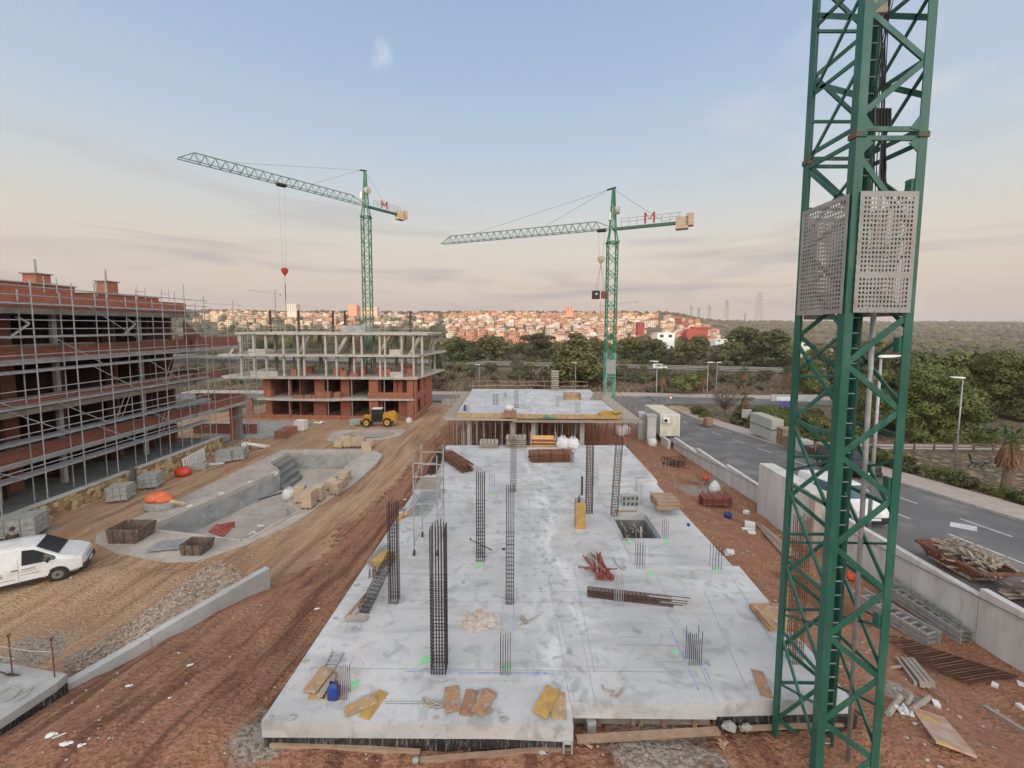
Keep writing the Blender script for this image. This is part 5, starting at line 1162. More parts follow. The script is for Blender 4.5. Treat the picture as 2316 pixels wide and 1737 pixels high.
def vehicle(name, label, loc, rz, st, body='vanw', glass='glass', wheels=((1.55, .33), (-1.65, .33)), cargo=True, group=None, ws=(3, 4), sidewin=((.15, 1.25, .95),), cat='van', black_bumper=True, s=1):
    t = thing(name, label, cat, (0, 0, 0), group); rings = []
    for x, zb, w, zs, wr, zt in st:
        r = [(0, zb), (w * .85, zb), (w, zb + .14), (w, zs * .72 + zb * .28), (w * .985, zs), (wr, zt - .06 * (zt > 1.3)), (wr - .08, zt), (0, zt + .02)]
        rings.append([V((x, -a, z)) for a, z in r] + [V((x, a, z)) for a, z in r[-2:0:-1]])
    mb = MB(); mb.loft(rings); bo = mb.build('body', M[body], t, smooth=True); mo = bo.modifiers.new('sub', 'SUBSURF'); mo.levels = mo.render_levels = 1; mo.subdivision_type = 'SIMPLE'; bo.data.set_sharp_from_angle(angle=rad(38))
    a, b = st[ws[0]], st[ws[1]]
    def tp(k, f_, s_):
        p0, p1 = V((a[0], s_ * (a[4] - .1), a[5] + .02)), V((b[0], s_ * (b[4] - .12), b[5] + .02)); return p0 + (p1 - p0) * f_
    nrm = V((b[5] - a[5], 0, a[0] - b[0])).normalized() * .02
    q = [tp(0, .06, -1), tp(0, .06, 1), tp(0, .92, 1), tp(0, .92, -1)]
    mb = MB(); mb.add([x + nrm for x in q] + [x - nrm * .5 for x in q], [(0, 1, 2, 3), (0, 4, 5, 1), (1, 5, 6, 2), (2, 6, 7, 3), (3, 7, 4, 0)]); mb.build('windscreen', M[glass], t)
    def sy(x, z):
        for (s0, s1) in zip(st, st[1:]):
            if s0[0] >= x >= s1[0]:
                f_ = (s0[0] - x) / (s0[0] - s1[0]); w, zs, wr, zt = (s0[i] + (s1[i] - s0[i]) * f_ for i in (2, 3, 4, 5)); g_ = min(1, max(0, (z - zs) / (zt - .06 - zs))); return w * .985 + (wr - w * .985) * g_, zs, zt
        return .8, 1, 1.5
    for s_ in (-1, 1):
        for x0, x1, kz in sidewin:
            n_ = 6; P_ = []
            for i in range(n_ + 1):
                x = x0 + (x1 - x0) * i / n_; y_, zs, zt = sy(x, 1); z0 = zs + .04; z1 = zs + (zt - zs) * kz - .08
                z1 = max(z0 + .02, z1); P_ += [(x, s_ * (sy(x, z0)[0] + .022), z0), (x, s_ * (sy(x, z1)[0] + .022), z1)]
            mb = MB(); mb.add(P_, [(2 * i, 2 * i + 2, 2 * i + 3, 2 * i + 1) for i in range(n_)]); mb.build('side_window', M[glass], t)
        x = st[2][0]; mb = MB(); mb.ball((st[1][0] - .12, s_ * st[1][2] * .84, st[1][3] + .02), .13, 10, 6, (.8, 1.1, .5)); mb.build('headlight', M['galv'], t, smooth=True)
        y_, zs, zt = sy(st[ws[0]][0] - .3, 1.1); mb = MB(); mb.ball((st[ws[0]][0] - .35, s_ * (y_ + .14), zs + .12), .11, 8, 6, (.6, .8, 1.1)); mb.build('wing_mirror', M['black'], t, smooth=True)
        for wx_, wr_ in wheels:
            mb = MB(); yo = s_ * (st[3][2] + .004); n_ = 16; mb.add([(wx_ + math.cos(i / n_ * 6.283) * wr_ * 1.2, yo, wr_ + math.sin(i / n_ * 6.283) * wr_ * 1.2) for i in range(n_)], [tuple(range(n_))]); mb.build('wheel_arch', M['black'], t)
            wheel(t, wx_, s_ * (st[3][2] - .06), wr_, .2, 'rim', s_)
        mb = MB(); mb.bx(wheels[1][0] + .5, wheels[0][0] - .5, *sorted((s_ * (st[3][2] - .02), s_ * (st[3][2] + .015))), .24, .38); mb.build('sill', M['black'], t)
    if black_bumper:
        mb = MB(); mb.box((st[0][0] - .1, 0, .38), (.3, st[1][2] * 2 - .05, .3)); mb.build('bumper', M['black'], t, bevel=.05); mb = MB(); mb.box((st[0][0] + .055, 0, .45), (.02, .5, .11)); mb.build('number_plate', M['white'], t)
    return t
VAN = [(2.45, .3, .62, .58, .55, .70), (2.36, .26, .84, .80, .72, .92), (2.05, .24, .92, 1.0, .80, 1.08), (1.62, .24, .95, 1.06, .84, 1.24), (.78, .24, .96, 1.08, .78, 1.86), (.3, .24, .96, 1.1, .80, 1.93), (-2.0, .24, .96, 1.14, .80, 1.93), (-2.42, .26, .95, 1.18, .76, 1.88), (-2.5, .3, .88, 1.1, .7, 1.6)]
t = vehicle('white_van', 'white panel van with navy lettering parked on the sand at the left edge', (0, 0, 0), 0, VAN, sidewin=((.42, 1.5, .97),))
RX = Matrix.Rotation(rad(90), 4, 'X')
textobj('CIMENTALIZACIONES'[6:], .27, Matrix.Translation((-1.85, -.972, .72)) @ RX, M['text'], t); textobj('MONTE S.L.', .17, Matrix.Translation((-1.15, -.972, 1.28 - .2)) @ RX, M['textr'], t)
for x, z, w in ((-1.7, .56, 1.9), (.35, .84, .5), (.35, .70, .6)):
    mb = MB(); mb.box((x + w / 2, -.974, z), (w, .006, .02)); mb.build('print_line', M['textr'], t)
textobj('MONTE', .12, Matrix.Translation((.42, -.972, .9)) @ RX, M['text'], t)
for x in (.3, -.75, -2.3): mb = MB(); mb.bx(x, x + .012, -.974, -.962, .3, 1.5); mb.build('panel_seam', M['greyp'], t)
mb = MB(); mb.box((.2, -.975, .98), (.2, .03, .035)); mb.build('door_handle', M['black'], t)
mb = MB(); mb.box((2.46, 0, .78), (.03, .9, .05)); mb.build('grille_bar', M['galv'], t)
pw = G(133, 1311); rzv = rad(35); off = Matrix.Rotation(rzv, 3, 'Z') @ V((1.55, -.9, 0)) * .92; t.scale = (.92, .92, .92); t.location = (pw.x - off.x, pw.y - off.y, pw.z - .02); t.rotation_euler = (0, 0, rzv)
VANLOC = t.location.copy()
t2 = vehicle('white_van', 'white compact van parked on the road behind the boundary wall, seen through the mast', (0, 0, 0), 0, [(x * .92, a, w * .97, zs * .98, wr * .96, zt * .95) for x, a, w, zs, wr, zt in VAN], sidewin=((.35, 1.4, .97), (-.8, .2, .97)), glass='glassb')
t2.location = (18.5, 22.3, roadz(22.3) + .02); t2.rotation_euler = (rad(0), rad(-5), rad(-90))
t2.rotation_euler = (0, 0, rad(-90)); t2.rotation_euler.rotate_axis('Y', rad(-5.2))
SUVS = [(2.2, .35, .7, .75, .66, .85), (2.1, .3, .88, .95, .8, 1.0), (1.9, .3, .92, 1.02, .82, 1.08), (1.0, .3, .93, 1.08, .8, 1.16), (.45, .3, .93, 1.1, .7, 1.66), (-.3, .3, .93, 1.1, .7, 1.72), (-1.9, .3, .93, 1.1, .68, 1.68), (-2.15, .35, .88, 1.05, .74, 1.2)]
t3 = vehicle('dark_car', 'dark off road car parked at the far kerb, seen through the near crane mast', (0, 0, 0), 0, SUVS, body='black', sidewin=((-.3, .75, .9), (-1.6, -.4, .9)), cat='car', wheels=((1.4, .37), (-1.4, .37)), ws=(3, 4))
t3.location = (26.0, 31.0, roadz(31) + .02); t3.rotation_euler = (0, 0, rad(-90)); t3.rotation_euler.rotate_axis('Y', rad(-5.2))
t4 = vehicle('white_van', 'small white van driving along the highway in the middle distance', (0, 0, 0), 0, [(x, a, w, zs, wr, zt) for x, a, w, zs, wr, zt in VAN], sidewin=((.42, 1.5, .97), (-1.8, .2, .97)))
p = hit(1512, 841, lambda x, y: -15.15); t4.location = (p.x, hy(p.x) - 3, -15.15); t4.rotation_euler = (0, 0, rad(-11))
# man behind the van
def person(name, label, loc, rz, h=1.74, shirt='black', trousers='text', arm=((.32, .12, 1.12), (.34, .3, 1.2))):
    """one skinned body with clothes as parts"""
    t = thing(name, label, 'person', (0, 0, 0)); s = h / 1.74
    def skinned(nm, pts, edges, radii, mat):
        me = bpy.data.meshes.new(nm); me.from_pydata([V(p) * s for p in pts], edges, []); me.materials.append(M[mat]); o = bpy.data.objects.new(nm, me); COL.objects.link(o); o.parent = t; KIDS.setdefault(t.name, []).append(o)
        m = o.modifiers.new('skin', 'SKIN')
        for v, r in zip(me.skin_vertices[0].data if me.skin_vertices else [], radii): v.radius = (r * s, r * s)
        sb_ = o.modifiers.new('sub', 'SUBSURF'); sb_.levels = 1; sb_.render_levels = 1; return o
    def mk_(nm, pts, edges, radii, mat):
        me = bpy.data.meshes.new(nm); bm = bmesh.new(); L = bm.verts.layers.skin.verify(); vv = [bm.verts.new(V(p) * s) for p in pts]
        for v, r in zip(vv, radii): v[L].radius = (r * s, r * s * .8)
        vv[0][L].use_root = True
        for a, b in edges: bm.edges.new((vv[a], vv[b]))
        bm.to_mesh(me); bm.free(); me.materials.append(M[mat]); o = bpy.data.objects.new(nm, me); COL.objects.link(o); o.parent = t; KIDS.setdefault(t.name, []).append(o)
        o.modifiers.new('skin', 'SKIN'); sb_ = o.modifiers.new('sub', 'SUBSURF'); sb_.levels = 1; sb_.render_levels = 2; return o
    J = [(0, 0, .95), (0, 0, 1.2), (0, 0, 1.42), (0, 0, 1.52), (0, .01, 1.64), (0, .01, 1.72), (.18, 0, 1.42), (.25, .02, 1.15), (.26, .12, .92), (.27, .17, .84), (-.18, 0, 1.42), (-.25, .02, 1.15), (-.26, .12, .92), (-.27, .17, .84), (.1, 0, .9), (.11, .02, .5), (.12, 0, .08), (.12, .12, .04), (-.1, 0, .9), (-.11, .02, .5), (-.12, 0, .08), (-.12, .12, .04)]
    E = [(0, 1), (1, 2), (2, 3), (3, 4), (4, 5), (2, 6), (6, 7), (7, 8), (8, 9), (2, 10), (10, 11), (11, 12), (12, 13), (0, 14), (14, 15), (15, 16), (16, 17), (0, 18), (18, 19), (19, 20), (20, 21)]
    rr_ = [.10, .10, .09, .05, .095, .08, .035, .03, .033, .03, .035, .03, .033, .03, .07, .06, .045, .04, .085, .06, .045, .04]
    mk_('body', J, E, rr_, 'skin')
    mk_('shirt', [J[0], J[1], J[2], J[6], J[7], J[10], J[11]], [(0, 1), (1, 2), (2, 3), (3, 4), (2, 5), (5, 6)], [.16, .17, .16, .09, .075, .09, .075], shirt)
    mk_('trousers', [J[0], J[14], J[15], J[16], J[18], J[19], J[20]], [(0, 1), (1, 2), (2, 3), (0, 4), (4, 5), (5, 6)], [.15, .1, .075, .065, .1, .075, .065], trousers)
    mb = MB(); mb.ball(V((0, -.01, 1.70)) * s, .105 * s, 12, 8, (.95, 1.05, .85)); mb.build('hair', M['black'], t, smooth=True)
    mb = MB(); mb.ball(V((0, .115, 1.645)) * s, .018 * s, 6, 5); mb.build('nose', M['skin'], t)
    t.location = loc; t.rotation_euler = (0, 0, rz); return t
vdir = Matrix.Rotation(rzv, 3, 'Z'); pp = VANLOC + vdir @ V((-.1, 1.75, 0)); pq = PY(30, 1232, pp.y); person('person', 'dark haired person in dark clothes standing behind the white van', (pq.x, pp.y, gz(pq.x, pp.y)), rad(190))
# telehandler
def telehandler():
    t = thing('telehandler', 'yellow telehandler with dark cab parked in front of the open concrete building', 'telehandler', (0, 0, 0))
    for x, rr_ in ((-1.45, .55), (1.45, .58)):
        for s_ in (-1, 1):
            mb = MB(); y = s_ * .9; mb.tube((x, y - .2, rr_), (x, y + .2, rr_), rr_, 22); k = mb.build('wheel', M['tyre'], t, bevel=.04); mb = MB(); mb.tube((x, y + s_ * .19, rr_), (x, y + s_ * .215, rr_), rr_ * .62, 16); mb.build('rim', M['yelr'], k)
            mb = MB(); mb.tube((x, y + s_ * .214, rr_), (x, y + s_ * .235, rr_), rr_ * .2, 10); mb.build('hub', M['rust'], k)
    mb = MB(); mb.bx(-1.9, 2.0, -.55, .55, .55, .85); mb.build('chassis', M['black'], t)
    mb = MB(); mb.loft([[V((x, y, z)) for y, z in ((-.75, .85), (.75, .85), (.75, h_), (-.75, h_))] for x, h_ in ((.75, 1.6), (1.6, 1.72), (2.5, 1.62), (2.62, 1.2))]); mb.build('engine_cover', M['yel'], t, bevel=.05)
    mb = MB(); mb.bx(2.35, 2.65, -.85, .85, .55, 1.2); mb.build('counterweight', M['yel'], t, bevel=.04)
    mb = MB(); mb.bx(2.2, 2.25, -.87, -.86, .75, 1.15); mb.build('side_reflector', M['white'], t)
    for x in (-1.45, 1.45): mb = MB(); mb.loft([[V((x + .72 * math.cos(a), y, .56 + .72 * math.sin(a))) for y in (-1.1, -.72)] + [V((x + .66 * math.cos(a), y, .56 + .66 * math.sin(a))) for y in (-.72, -1.1)] for a in [rad(15 + i * 15) for i in range(11)]]); mb.build('mudguard', M['yel'], t)
    mb = MB(); mb.loft([[V((x0, y, z)) for x0, y in ((-.75 - sh, -.85), (.62, -.85), (.62, 0), (-.75 - sh, 0))] for z, sh in ((.75, .05), (1.5, 0), (2.2, -.12), (2.3, -.16))]); mb.build('cab_glass', M['glass'], t)
    mb = MB(); mb.bx(-.68, .68, -.9, .05, 2.3, 2.42); mb.build('cab_roof', M['whitem'], t, bevel=.03)
    for x, sh in ((-.8, .16), (.62, 0)):
        for y in (-.87, .02): mb = MB(); mb.bar((x, y, .78), (x + sh, y, 2.3), .07); mb.build('cab_post', M['black'], t)
    mb = MB(); mb.bar((2.3, .35, 1.75), (-2.0, .35, 1.0), .34, .36); mb.build('boom', M['yel'], t)
    mb = MB(); mb.bar((-1.6, .35, 1.35), (-2.3, .35, .7), .26, .3); mb.bar((-2.0, .0, 1.05), (-2.4, .0, .4), .1, .1); mb.build('boom_head', M['yel'], t)
    mb = MB(); mb.bx(-1.9, -.8, -.62, -.1, .85, 1.5); mb.build('front_cover', M['yel'], t, bevel=.04)
    mb = MB(); mb.box((-2.45, .1, .45), (.12, 1.3, .6)); mb.build('carriage', M['rust'], t)
    for y in (-.35, .55): mb = MB(); mb.bx(-3.4, -2.45, y - .06, y + .06, .1, .17); mb.build('fork', M['rust'], t)
    mb = MB(); mb.tube((-.9, -1.0, 1.95), (-.9, -.95, 2.25), .07, 6); mb.build('mirror', M['black'], t)
    return t
t = telehandler(); p = G(851, 966); t.location = (p.x, p.y + .9, gz(p.x, p.y)); t.rotation_euler = (0, 0, rad(4)); t.scale = (.86, .86, .94)
# ---------------------------------------------------------------- open concrete building
t = thing('concrete_building', 'unfinished concrete frame apartment block with red brick lower floors in the middle distance', 'building', (-25, 60, -12.9))
X0, X1, Y0, Y1 = -37.4, -12.9, 54.6, 65.5
ZB = [-12.9, -9.95, -7.0, -3.95, -.95]
MB().prism([(-39.6, Y0 - .2), (-33.5, Y0 - .2), (-33.5, Y0 - .2), (X1 + .6, Y0 - .2), (X1 - 0 + 2.6, Y1), (-39.6, Y1)], ZB[3] - .28, ZB[3]).build('floor_slab', M['concw'], t)
MB().prism([(-39.8, Y0 - .4), (X1 + .5, Y0 - .4), (X1 + 2.3, Y1), (-39.8, Y1)], ZB[2] - .28, ZB[2]).build('floor_slab', M['concw'], t)
MB().prism([(-37.3, Y0), (X1 + 1.9, Y0), (X1 + 1.9, Y1), (-37.3, Y1)], ZB[4] - .3, ZB[4]).build('roof_slab', M['concw'], t)
MB().prism([(-34.5, Y0 - .2), (-31, Y0 - .7), (-24, Y0 - .9), (-21.5, Y0 - .2), (X1, Y0 - .2), (X1, Y1), (-34.5, Y1)], ZB[1] - .28, ZB[1]).build('floor_slab', M['concw'], t)
MB().bx(X0, X1 + .2, Y0 - .8, Y1, -13.2, ZB[0]).build('ground_slab', M['concw'], t)
cols = [-36.8, -35.0, -33.3, -30.9, -28.9, -28.1, -25.1, -23.6, -21.2, -20.1, -17.6, -16.9, -14.6, -13.0, -11.8]
for i, x in enumerate(cols):
    for y in ((Y0 + .3, Y0 + 5.2, Y1 - .6) if i % 2 else (Y0 + .3, Y1 - 2.5)):
        for k in (2, 3):
            xx = x + R.uniform(-.15, .15) * (y > Y0 + 1)
            mb = MB(); mb.bx(xx - .13, xx + .13, y, y + .28, ZB[k] + .001, ZB[k + 1] - .281 - .02 * (k == 3)); mb.build('column', M['concw'], t)
for x0, d in ((-37.8, 1), (-28.3, 1), (-23.0, 1), (-17.2, 1), (-12.9, 1)):
    mb = MB(); y = Y0 + .7; w = 1.1
    a, b = V((x0 - .9, y, ZB[3])), V((x0 + 1.0, y, ZB[4] - .3)); mb.add([a, a + V((.35, 0, 0)), b + V((.1, 0, 0)), b - V((.45, 0, 0)), a + V((0, w, 0)), a + V((.35, w, 0)), b + V((.1, w, 0)), b + V((-.45, w, 0))], [(0, 1, 2, 3), (4, 7, 6, 5), (0, 4, 5, 1), (1, 5, 6, 2), (2, 6, 7, 3), (3, 7, 4, 0)]); mb.build('stair_flight', M['concw'], t)
for x0, x1, k in ((-35.6, -33.2, 3), (-16.2, -14.6, 3), (-35.4, -31.6, 2), (-16.2, -14.4, 2)): mb = MB(); mb.bx(x0, x1, Y0 + .02, Y0 + .14, ZB[k] + .001, ZB[k] + .75); mb.build('low_parapet', M['concw'], t)
MB().bx(-24.5, -21.0, Y0 + 4, Y0 + 7, ZB[4] + .001, ZB[4] + 1.0).build('roof_box', M['conc'], t)
# lower two storeys: brick piers and dark openings
for k in (0, 1):
    z0, z1 = ZB[k] + .001, ZB[k + 1] - .281
    MB().bx(-36, X1, Y1 - .3, Y1 - .1, z0, z1).build('rear_wall', M['brickd'], t)
    for x0, x1 in ((-34.4, -33.4), (-30.9, -30.5), (-27.2, -25.8), (-23.5, -22.3), (-19.2, -17.9), (-16.1, -15.6), (-15.5, -14.8)) if k else ((-36.9, -36.1), (-34.2, -33.3), (-30.9, -30.6), (-27.4, -25.6), (-23.6, -22.2), (-19.2, -17.7), (-15.4, -13.9)):
        mb = MB(); mb.bx(x0, x1, Y0 + 1.2, Y0 + 1.45, z0, z1); mb.build('brick_pier', M['brick'], t)
    for x0, x1 in ((-19.15, -17.9), (-13.9, -13.0)): mb = MB(); mb.bx(x0, x1, Y0 + .1, Y0 + .35, z0, z1); mb.build('brick_pier', M['brick'], t)
    for x in (-33.5, -29.5, -26.5, -22.8, -18.5, -15): mb = MB(); mb.bx(x, x + .15, Y0 + 1.46, Y1 - .31, z0, z1); mb.build('partition_wall', M['brickd'], t)
    for x in (-21.5, -24.8, -30.2, -17.0): mb = MB(); mb.tube((x, Y0 + .1, z0), (x, Y0 + .1, z1), .07, 6); mb.build('steel_prop', M['galv'], t)
sw = MB()
for yy0, yy1 in ((Y0 + .1, Y0 + 1.3), (Y0 + 3.2, Y0 + 5.2), (Y0 + 6.1, Y1)): sw.bx(X1, X1 + .22, yy0, yy1, ZB[0], ZB[2] - .281)
sw.bx(X1 + .001, X1 + .219, Y0 + 1.3, Y1 - .01, ZB[1] - .4, ZB[1] + .6); sw.build('side_wall', M['brick'], t)
for x0, x1, h in ((-19.2, -13.0, .85), (-22.2, -19.5, .0)):
    if h: MB().bx(x0, x1 + .0, Y0 - .18, Y0 - .04, ZB[1] + .001, ZB[1] + h).build('balcony_wall', M['brick'], t)
for x0, x1, y in ((-36.4, -29.6, Y0 - .75), (-29.2, -22.5, Y0 - 1.0), (-22.3, -18.6, Y0 - 1.3), (-18.4, -12.6, Y0 - 1.5)): mb = MB(); mb.bx(x0, x1, y - .16, y, -13.3, -12.1 - .1 * (x0 > -20)); mb.build('garden_wall', M['brick'], t)
mb = MB(); mb.bx(X1 + .4, X1 + .6, Y0 - 1.6, Y0 + 6, -13.3, -12.0); mb.build('garden_wall', M['brick'], t)
mb = MB()
for i in range(36):
    x = X0 + .3 + i * .75
    if x < X1 + 1.8: mb = MB(); mb.tube((x, Y0 + .2, ZB[4]), (x, Y0 + .2, ZB[4] + R.uniform(.8, 1.15)), .025, 4); mb.build('guard_post', M['galv'], t)
for z in (.55, .95): mb = MB(); mb.path([(X0 + .3 + i * 2.6, Y0 + .2, ZB[4] + z + R.uniform(-.06, .06)) for i in range(11)], .022, 4); mb.build('guard_rope', M['rope'], t)
for x in (-36, -31.7, -26.5, -24.7, -14.8): mb = MB(); mb.box((x, Y0 + 6, ZB[4] + 1.6), (.25, .25, 3.2)); mb.build('rebar_column_top', M['rebar'], t)
def brickpallet(x, y, z, w, h, label, mat='brick', grp='brick pallets on the open concrete building'):
    p = V((x, y, z)); t = thing('brick_pallet', label, 'brick pallet', p, grp); mb = MB(); mb.box(p + V((0, 0, .05)), (w, .9, .1)); mb.build('pallet', M['wood'], t); mb = MB(); mb.box(p + V((0, 0, .1 + h / 2)), (w * .95, .85, h)); mb.build('bricks', M[mat], t)
def bp(u, v, y, k, w, h, lb): p = PY(u, v, y); brickpallet(p.x, y, ZB[k] + .004, w, h, lb)
bp(668, 845, Y0 + .9, 2, .75, .85, 'lone brick pallet on the third floor, far left'); bp(702, 838, Y0 + 4, 2, .9, .85, 'brick pallet standing back on the third floor, left part'); bp(766, 843, Y0 + 1.2, 2, 1.3, 1.0, 'large brick pallet on the third floor left of the middle'); bp(779, 846, Y0 + .5, 2, .9, .7, 'brick pallet touching the large one on its right')
bp(803, 846, Y0 + .6, 2, 1.1, .42, 'low flat brick pile in the middle of the third floor'); bp(820, 838, Y0 + 3, 2, 1.1, .95, 'brick pallet behind the low flat pile'); bp(858, 840, Y0 + 3, 2, 1.0, .9, 'brick pallet on the third floor right of the middle'); bp(875, 845, Y0 + .9, 2, 1.3, .95, 'front brick pallet of the right hand pair'); bp(932, 845, Y0 + 1.2, 2, 1.2, 1.0, 'brick pallet at the right end of the third floor'); bp(925, 838, Y0 + 4.5, 2, 1.0, 1.0, 'brick pallet behind the one at the right end')
bp(610, 896, Y0 + .2, 1, .8, .85, 'lone brick pallet on the left balcony'); bp(728, 896, Y0 - .1, 1, 1.1, .8, 'brick pallet in the crowded middle of the balcony'); bp(743, 896, Y0 + .0, 1, .8, .75, 'brick pallet right of the crowded one on the balcony'); bp(765, 896, Y0 + .2, 1, .9, .7, 'brick pallet at the right end of the balcony')
for i, (u, w) in enumerate(((668, .5), (682, .6), (700, .7), (712, .5))): p = PY(u, 896, Y0 - .3); mb = MB(); mb.box(V((p.x, p.y, ZB[1] + .22)), (w, .5, .42), R.uniform(0, .6)); single(mb, 'brick_pile', M['brick'], ('small loose brick pile on the balcony, first from the left', 'small loose brick pile on the balcony, second from the left', 'small loose brick pile on the balcony, third from the left', 'small loose brick pile on the balcony next to the crowded pallets')[i], 'brick pile', 'loose brick piles on the balcony')
for u, v, w, h, lb, mt in ((676, 977, 1.2, 1.15, 'white wrapped pallet on the terrace in front of the building', 'whitem'), (632, 994, 1.2, .75, 'purple brown brick pallet by the sand, left of the white one', 'brickd'), (650, 985, 1.3, .75, 'red brick pallet between the brown and the white ones', 'brick'), (540, 918, 1.3, .95, 'brick pallet beside the left end of the concrete building', 'brick')):
    p = G(u, v); t = thing('brick_pallet', lb, 'pallet', p, 'pallets on the ground before the concrete building'); mb = MB(); mb.box(p + V((0, .5, .06)), (w, .95, .12)); mb.build('pallet', M['wood'], t); mb = MB(); mb.box(p + V((0, .5, .13 + h / 2)), (w * .97, .92, h)); mb.build('load', M[mt], t, bevel=.02)
p = G(806, 962); mb = MB(); mb.box(p + V((0, .3, .35)), (1.6, .8, .7)); single(mb, 'grey_block_stack', M['greyblk'], 'low grey block stack left of the telehandler', 'blocks')
bulkbag(925, 957, .4, 'white bulk bag lying right of the telehandler', f=G)
sheet(G(720, 958), 1.3, .5, 'crumpled white plastic sheet on the ground before the brick garden wall', 'whitem', .3, seed=8)
p = G(1000, 905); mb = MB(); mb.bx(-13, 5.5, 70.5, 70.9, -14.6, -12.9); single(mb, 'boundary_wall', M['concl'], 'low pale wall along the cross road behind the propped slab', 'wall')

# ---------------------------------------------------------------- propped slab under construction
DZ = -8.3; D0, D1 = 37.9, 53.0; DL, DR = -5.6, 9.9
t = thing('propped_slab', 'pale concrete deck on many steel props, under construction behind the big slab', 'building', (2, 45, -12))
MB().prism([(DL, D0), (-.3, D0), (-.3, D0 - .3), (DR, D0 - .3), (DR, D1), (DL, D1)], DZ - .3, DZ).build('deck', M['slab'], t)
MB().bx(DL - 1.0, .2, D0 - .95, D0 + .3, DZ - .47, DZ - .40).build('shutter_platform', M['plyg'], t); MB().bx(-.2, DR + 2.1, D0 - 1.2, D0 + .2, DZ - .56, DZ - .5).build('shutter_platform', M['plyg'], t); MB().bx(DR + .1, DR + 2.1, D0 + .21, D1, DZ - .56, DZ - .5).build('shutter_platform', M['plyg'], t); MB().bx(DL - 1.3, DL - .1, D0 + .31, D1, DZ - .52, DZ - .45).build('shutter_platform', M['plyg'], t)
for x0, x1, y, mt in ((DL - .02, -.5, D0 - .06, 'ply'), (-.25, 6.6, D0 - .36, 'ply'), (6.65, DR, D0 - .36, 'plyy')): mb = MB(); mb.bx(x0, x1, y, y + .05, DZ - .38, DZ + .04); mb.build('edge_board', M[mt], t)
for y in range(38, 52, 3): mb = MB(); mb.bx(DR + .01, DR + .06, y, y + 2.8, DZ - .38, DZ + .05); mb.build('edge_board', M['plyy' if y < 40 else 'wood'], t); mb = MB(); mb.bx(DL - .06, DL - .01, y, y + 2.8, DZ - .38, DZ + .05); mb.build('edge_board', M['wood'], t)
for x in (-4.6, 1.6, 6.3, -.4): mb = MB(); mb.bx(x, x + .42, D0 + .3, D0 + .7, -12.3, DZ - .301); mb.build('column', M['concl'], t)
for x in (-3, 2, 7): mb = MB(); mb.bx(x, x + .4, D0 + 8, D0 + 8.4, -12.3, DZ - .301); mb.build('column', M['concd'], t)
MB().bx(DL, DR, D1 - .5, D1 - .2, -13, DZ - .301).build('rear_wall', M['concd'], t)
props = [(x, y) for y, st in ((D0 - .7, .62), (D0 + 1.2, .8), (D0 + 3, 1.2)) for x in [DL - .5 + i * st for i in range(int(17.5 / st))]]
for i, (x, y) in enumerate(props[:92]):
    x += R.uniform(-.1, .1); mt = 'redp' if x > 6.5 else ('rust' if i % 3 == 0 else 'galv'); mb = MB(); mb.tube((x, y + R.uniform(-.3, .3), -12.6), (x + R.uniform(-.05, .05), y, DZ - .5), .035, 5); mb.build('prop', M[mt], t)
for x in [DL + i * 1.9 for i in range(9)]: mb = MB(); mb.tube((x, D1 - .1, DZ - .3), (x, D1 - .1, DZ + 1.1), .03, 5); mb.build('guard_post', M['wood'], t)
for i, y in enumerate(range(38, 53, 2)):
    for x in (DL - 1.0, DR + 1.5): mb = MB(); mb.tube((x, y, DZ - .4), (x + (.3 if x > 0 else -.3), y, DZ + .95), .03, 5); mb.build('guard_post', M['wood'], t)
for z in (.5, 1.05): mb = MB(); mb.path([(DL + i * 1.9, D1 - .1, DZ + z + R.uniform(-.1, .05)) for i in range(9)], .035, 4); mb.build('guard_rope', M['wood'], t)
for x in (DL - 1.3, DR + 1.8):
    for z in (.4, .9): mb = MB(); mb.path([(x, 38 + i * 2, DZ + z + R.uniform(-.06, .06)) for i in range(8)], .035, 4); mb.build('guard_rail', M['wood'], t)
gd = 'rebar cages on the propped slab'
def cageD(u, v, vt, w, lb, nx=4, mat='rebar', sp=.2):
    p = PZ(u, v, DZ); cage(cg if sp else sb, u, v, vt, w, w, nx, 2, lb, zz=DZ, mat=mat, sp=sp, h1f=.9, r=.016, grp=gd, cat='rebar cage')
cageD(1168, 922, 862, .35, 'tall rebar cage in the middle of the propped slab'); cageD(1121, 915, 890, .5, 'pale starter bars at the left of the propped slab', mat='rust', sp=.3); cageD(1143, 898, 888, .3, 'small starter bars at the far left of the propped slab', sp=0)
cageD(1261, 918, 895, .3, 'starter bars in front of the shaft box on the propped slab', mat='galv', sp=0); cageD(1306, 935, 908, .45, 'starter bars at the front right of the propped slab', mat='galv', sp=0); cageD(1057, 933, 915, .3, 'starter bars by the blue can at the left corner of the propped slab', mat='galv', sp=0)
p = PZ(1256, 880, DZ); t = thing('stair_stack', 'tall stack of pallets at the far edge of the propped slab', 'pallet stack', (3.0 + 1.6, D1 - 1, DZ))
for k in range(9): mb = MB(); mb.box((5.2, D1 - .9, DZ + .1 + k * .3), (.9, .7, .2)); mb.build('pallet', M['plyg'], t)
t = thing('shaft_formwork', 'open wooden shaft formwork on the right of the propped slab', 'formwork', PZ(1300, 900, DZ)); p = PZ(1296, 905, DZ)
for dx, dy, w, d, mt in ((-.9, .6, .08, 1.4, 'wood'), (.9, .6, .08, 1.4, 'plyg'), (0, 1.3, 1.8, .08, 'ply'), (0, 0, 1.4, .08, 'plyy')): mb = MB(); mb.box(p + V((dx, dy, .35 if dy else .12)), (w, d, .7 if dy else .24)); mb.build('panel', M[mt], t)
for i in range(9): pass
t = thing('board_heap', 'fan of leaning boards at the far right corner of the propped slab', 'boards', PZ(1340, 900, DZ)); p = PZ(1336, 905, DZ)
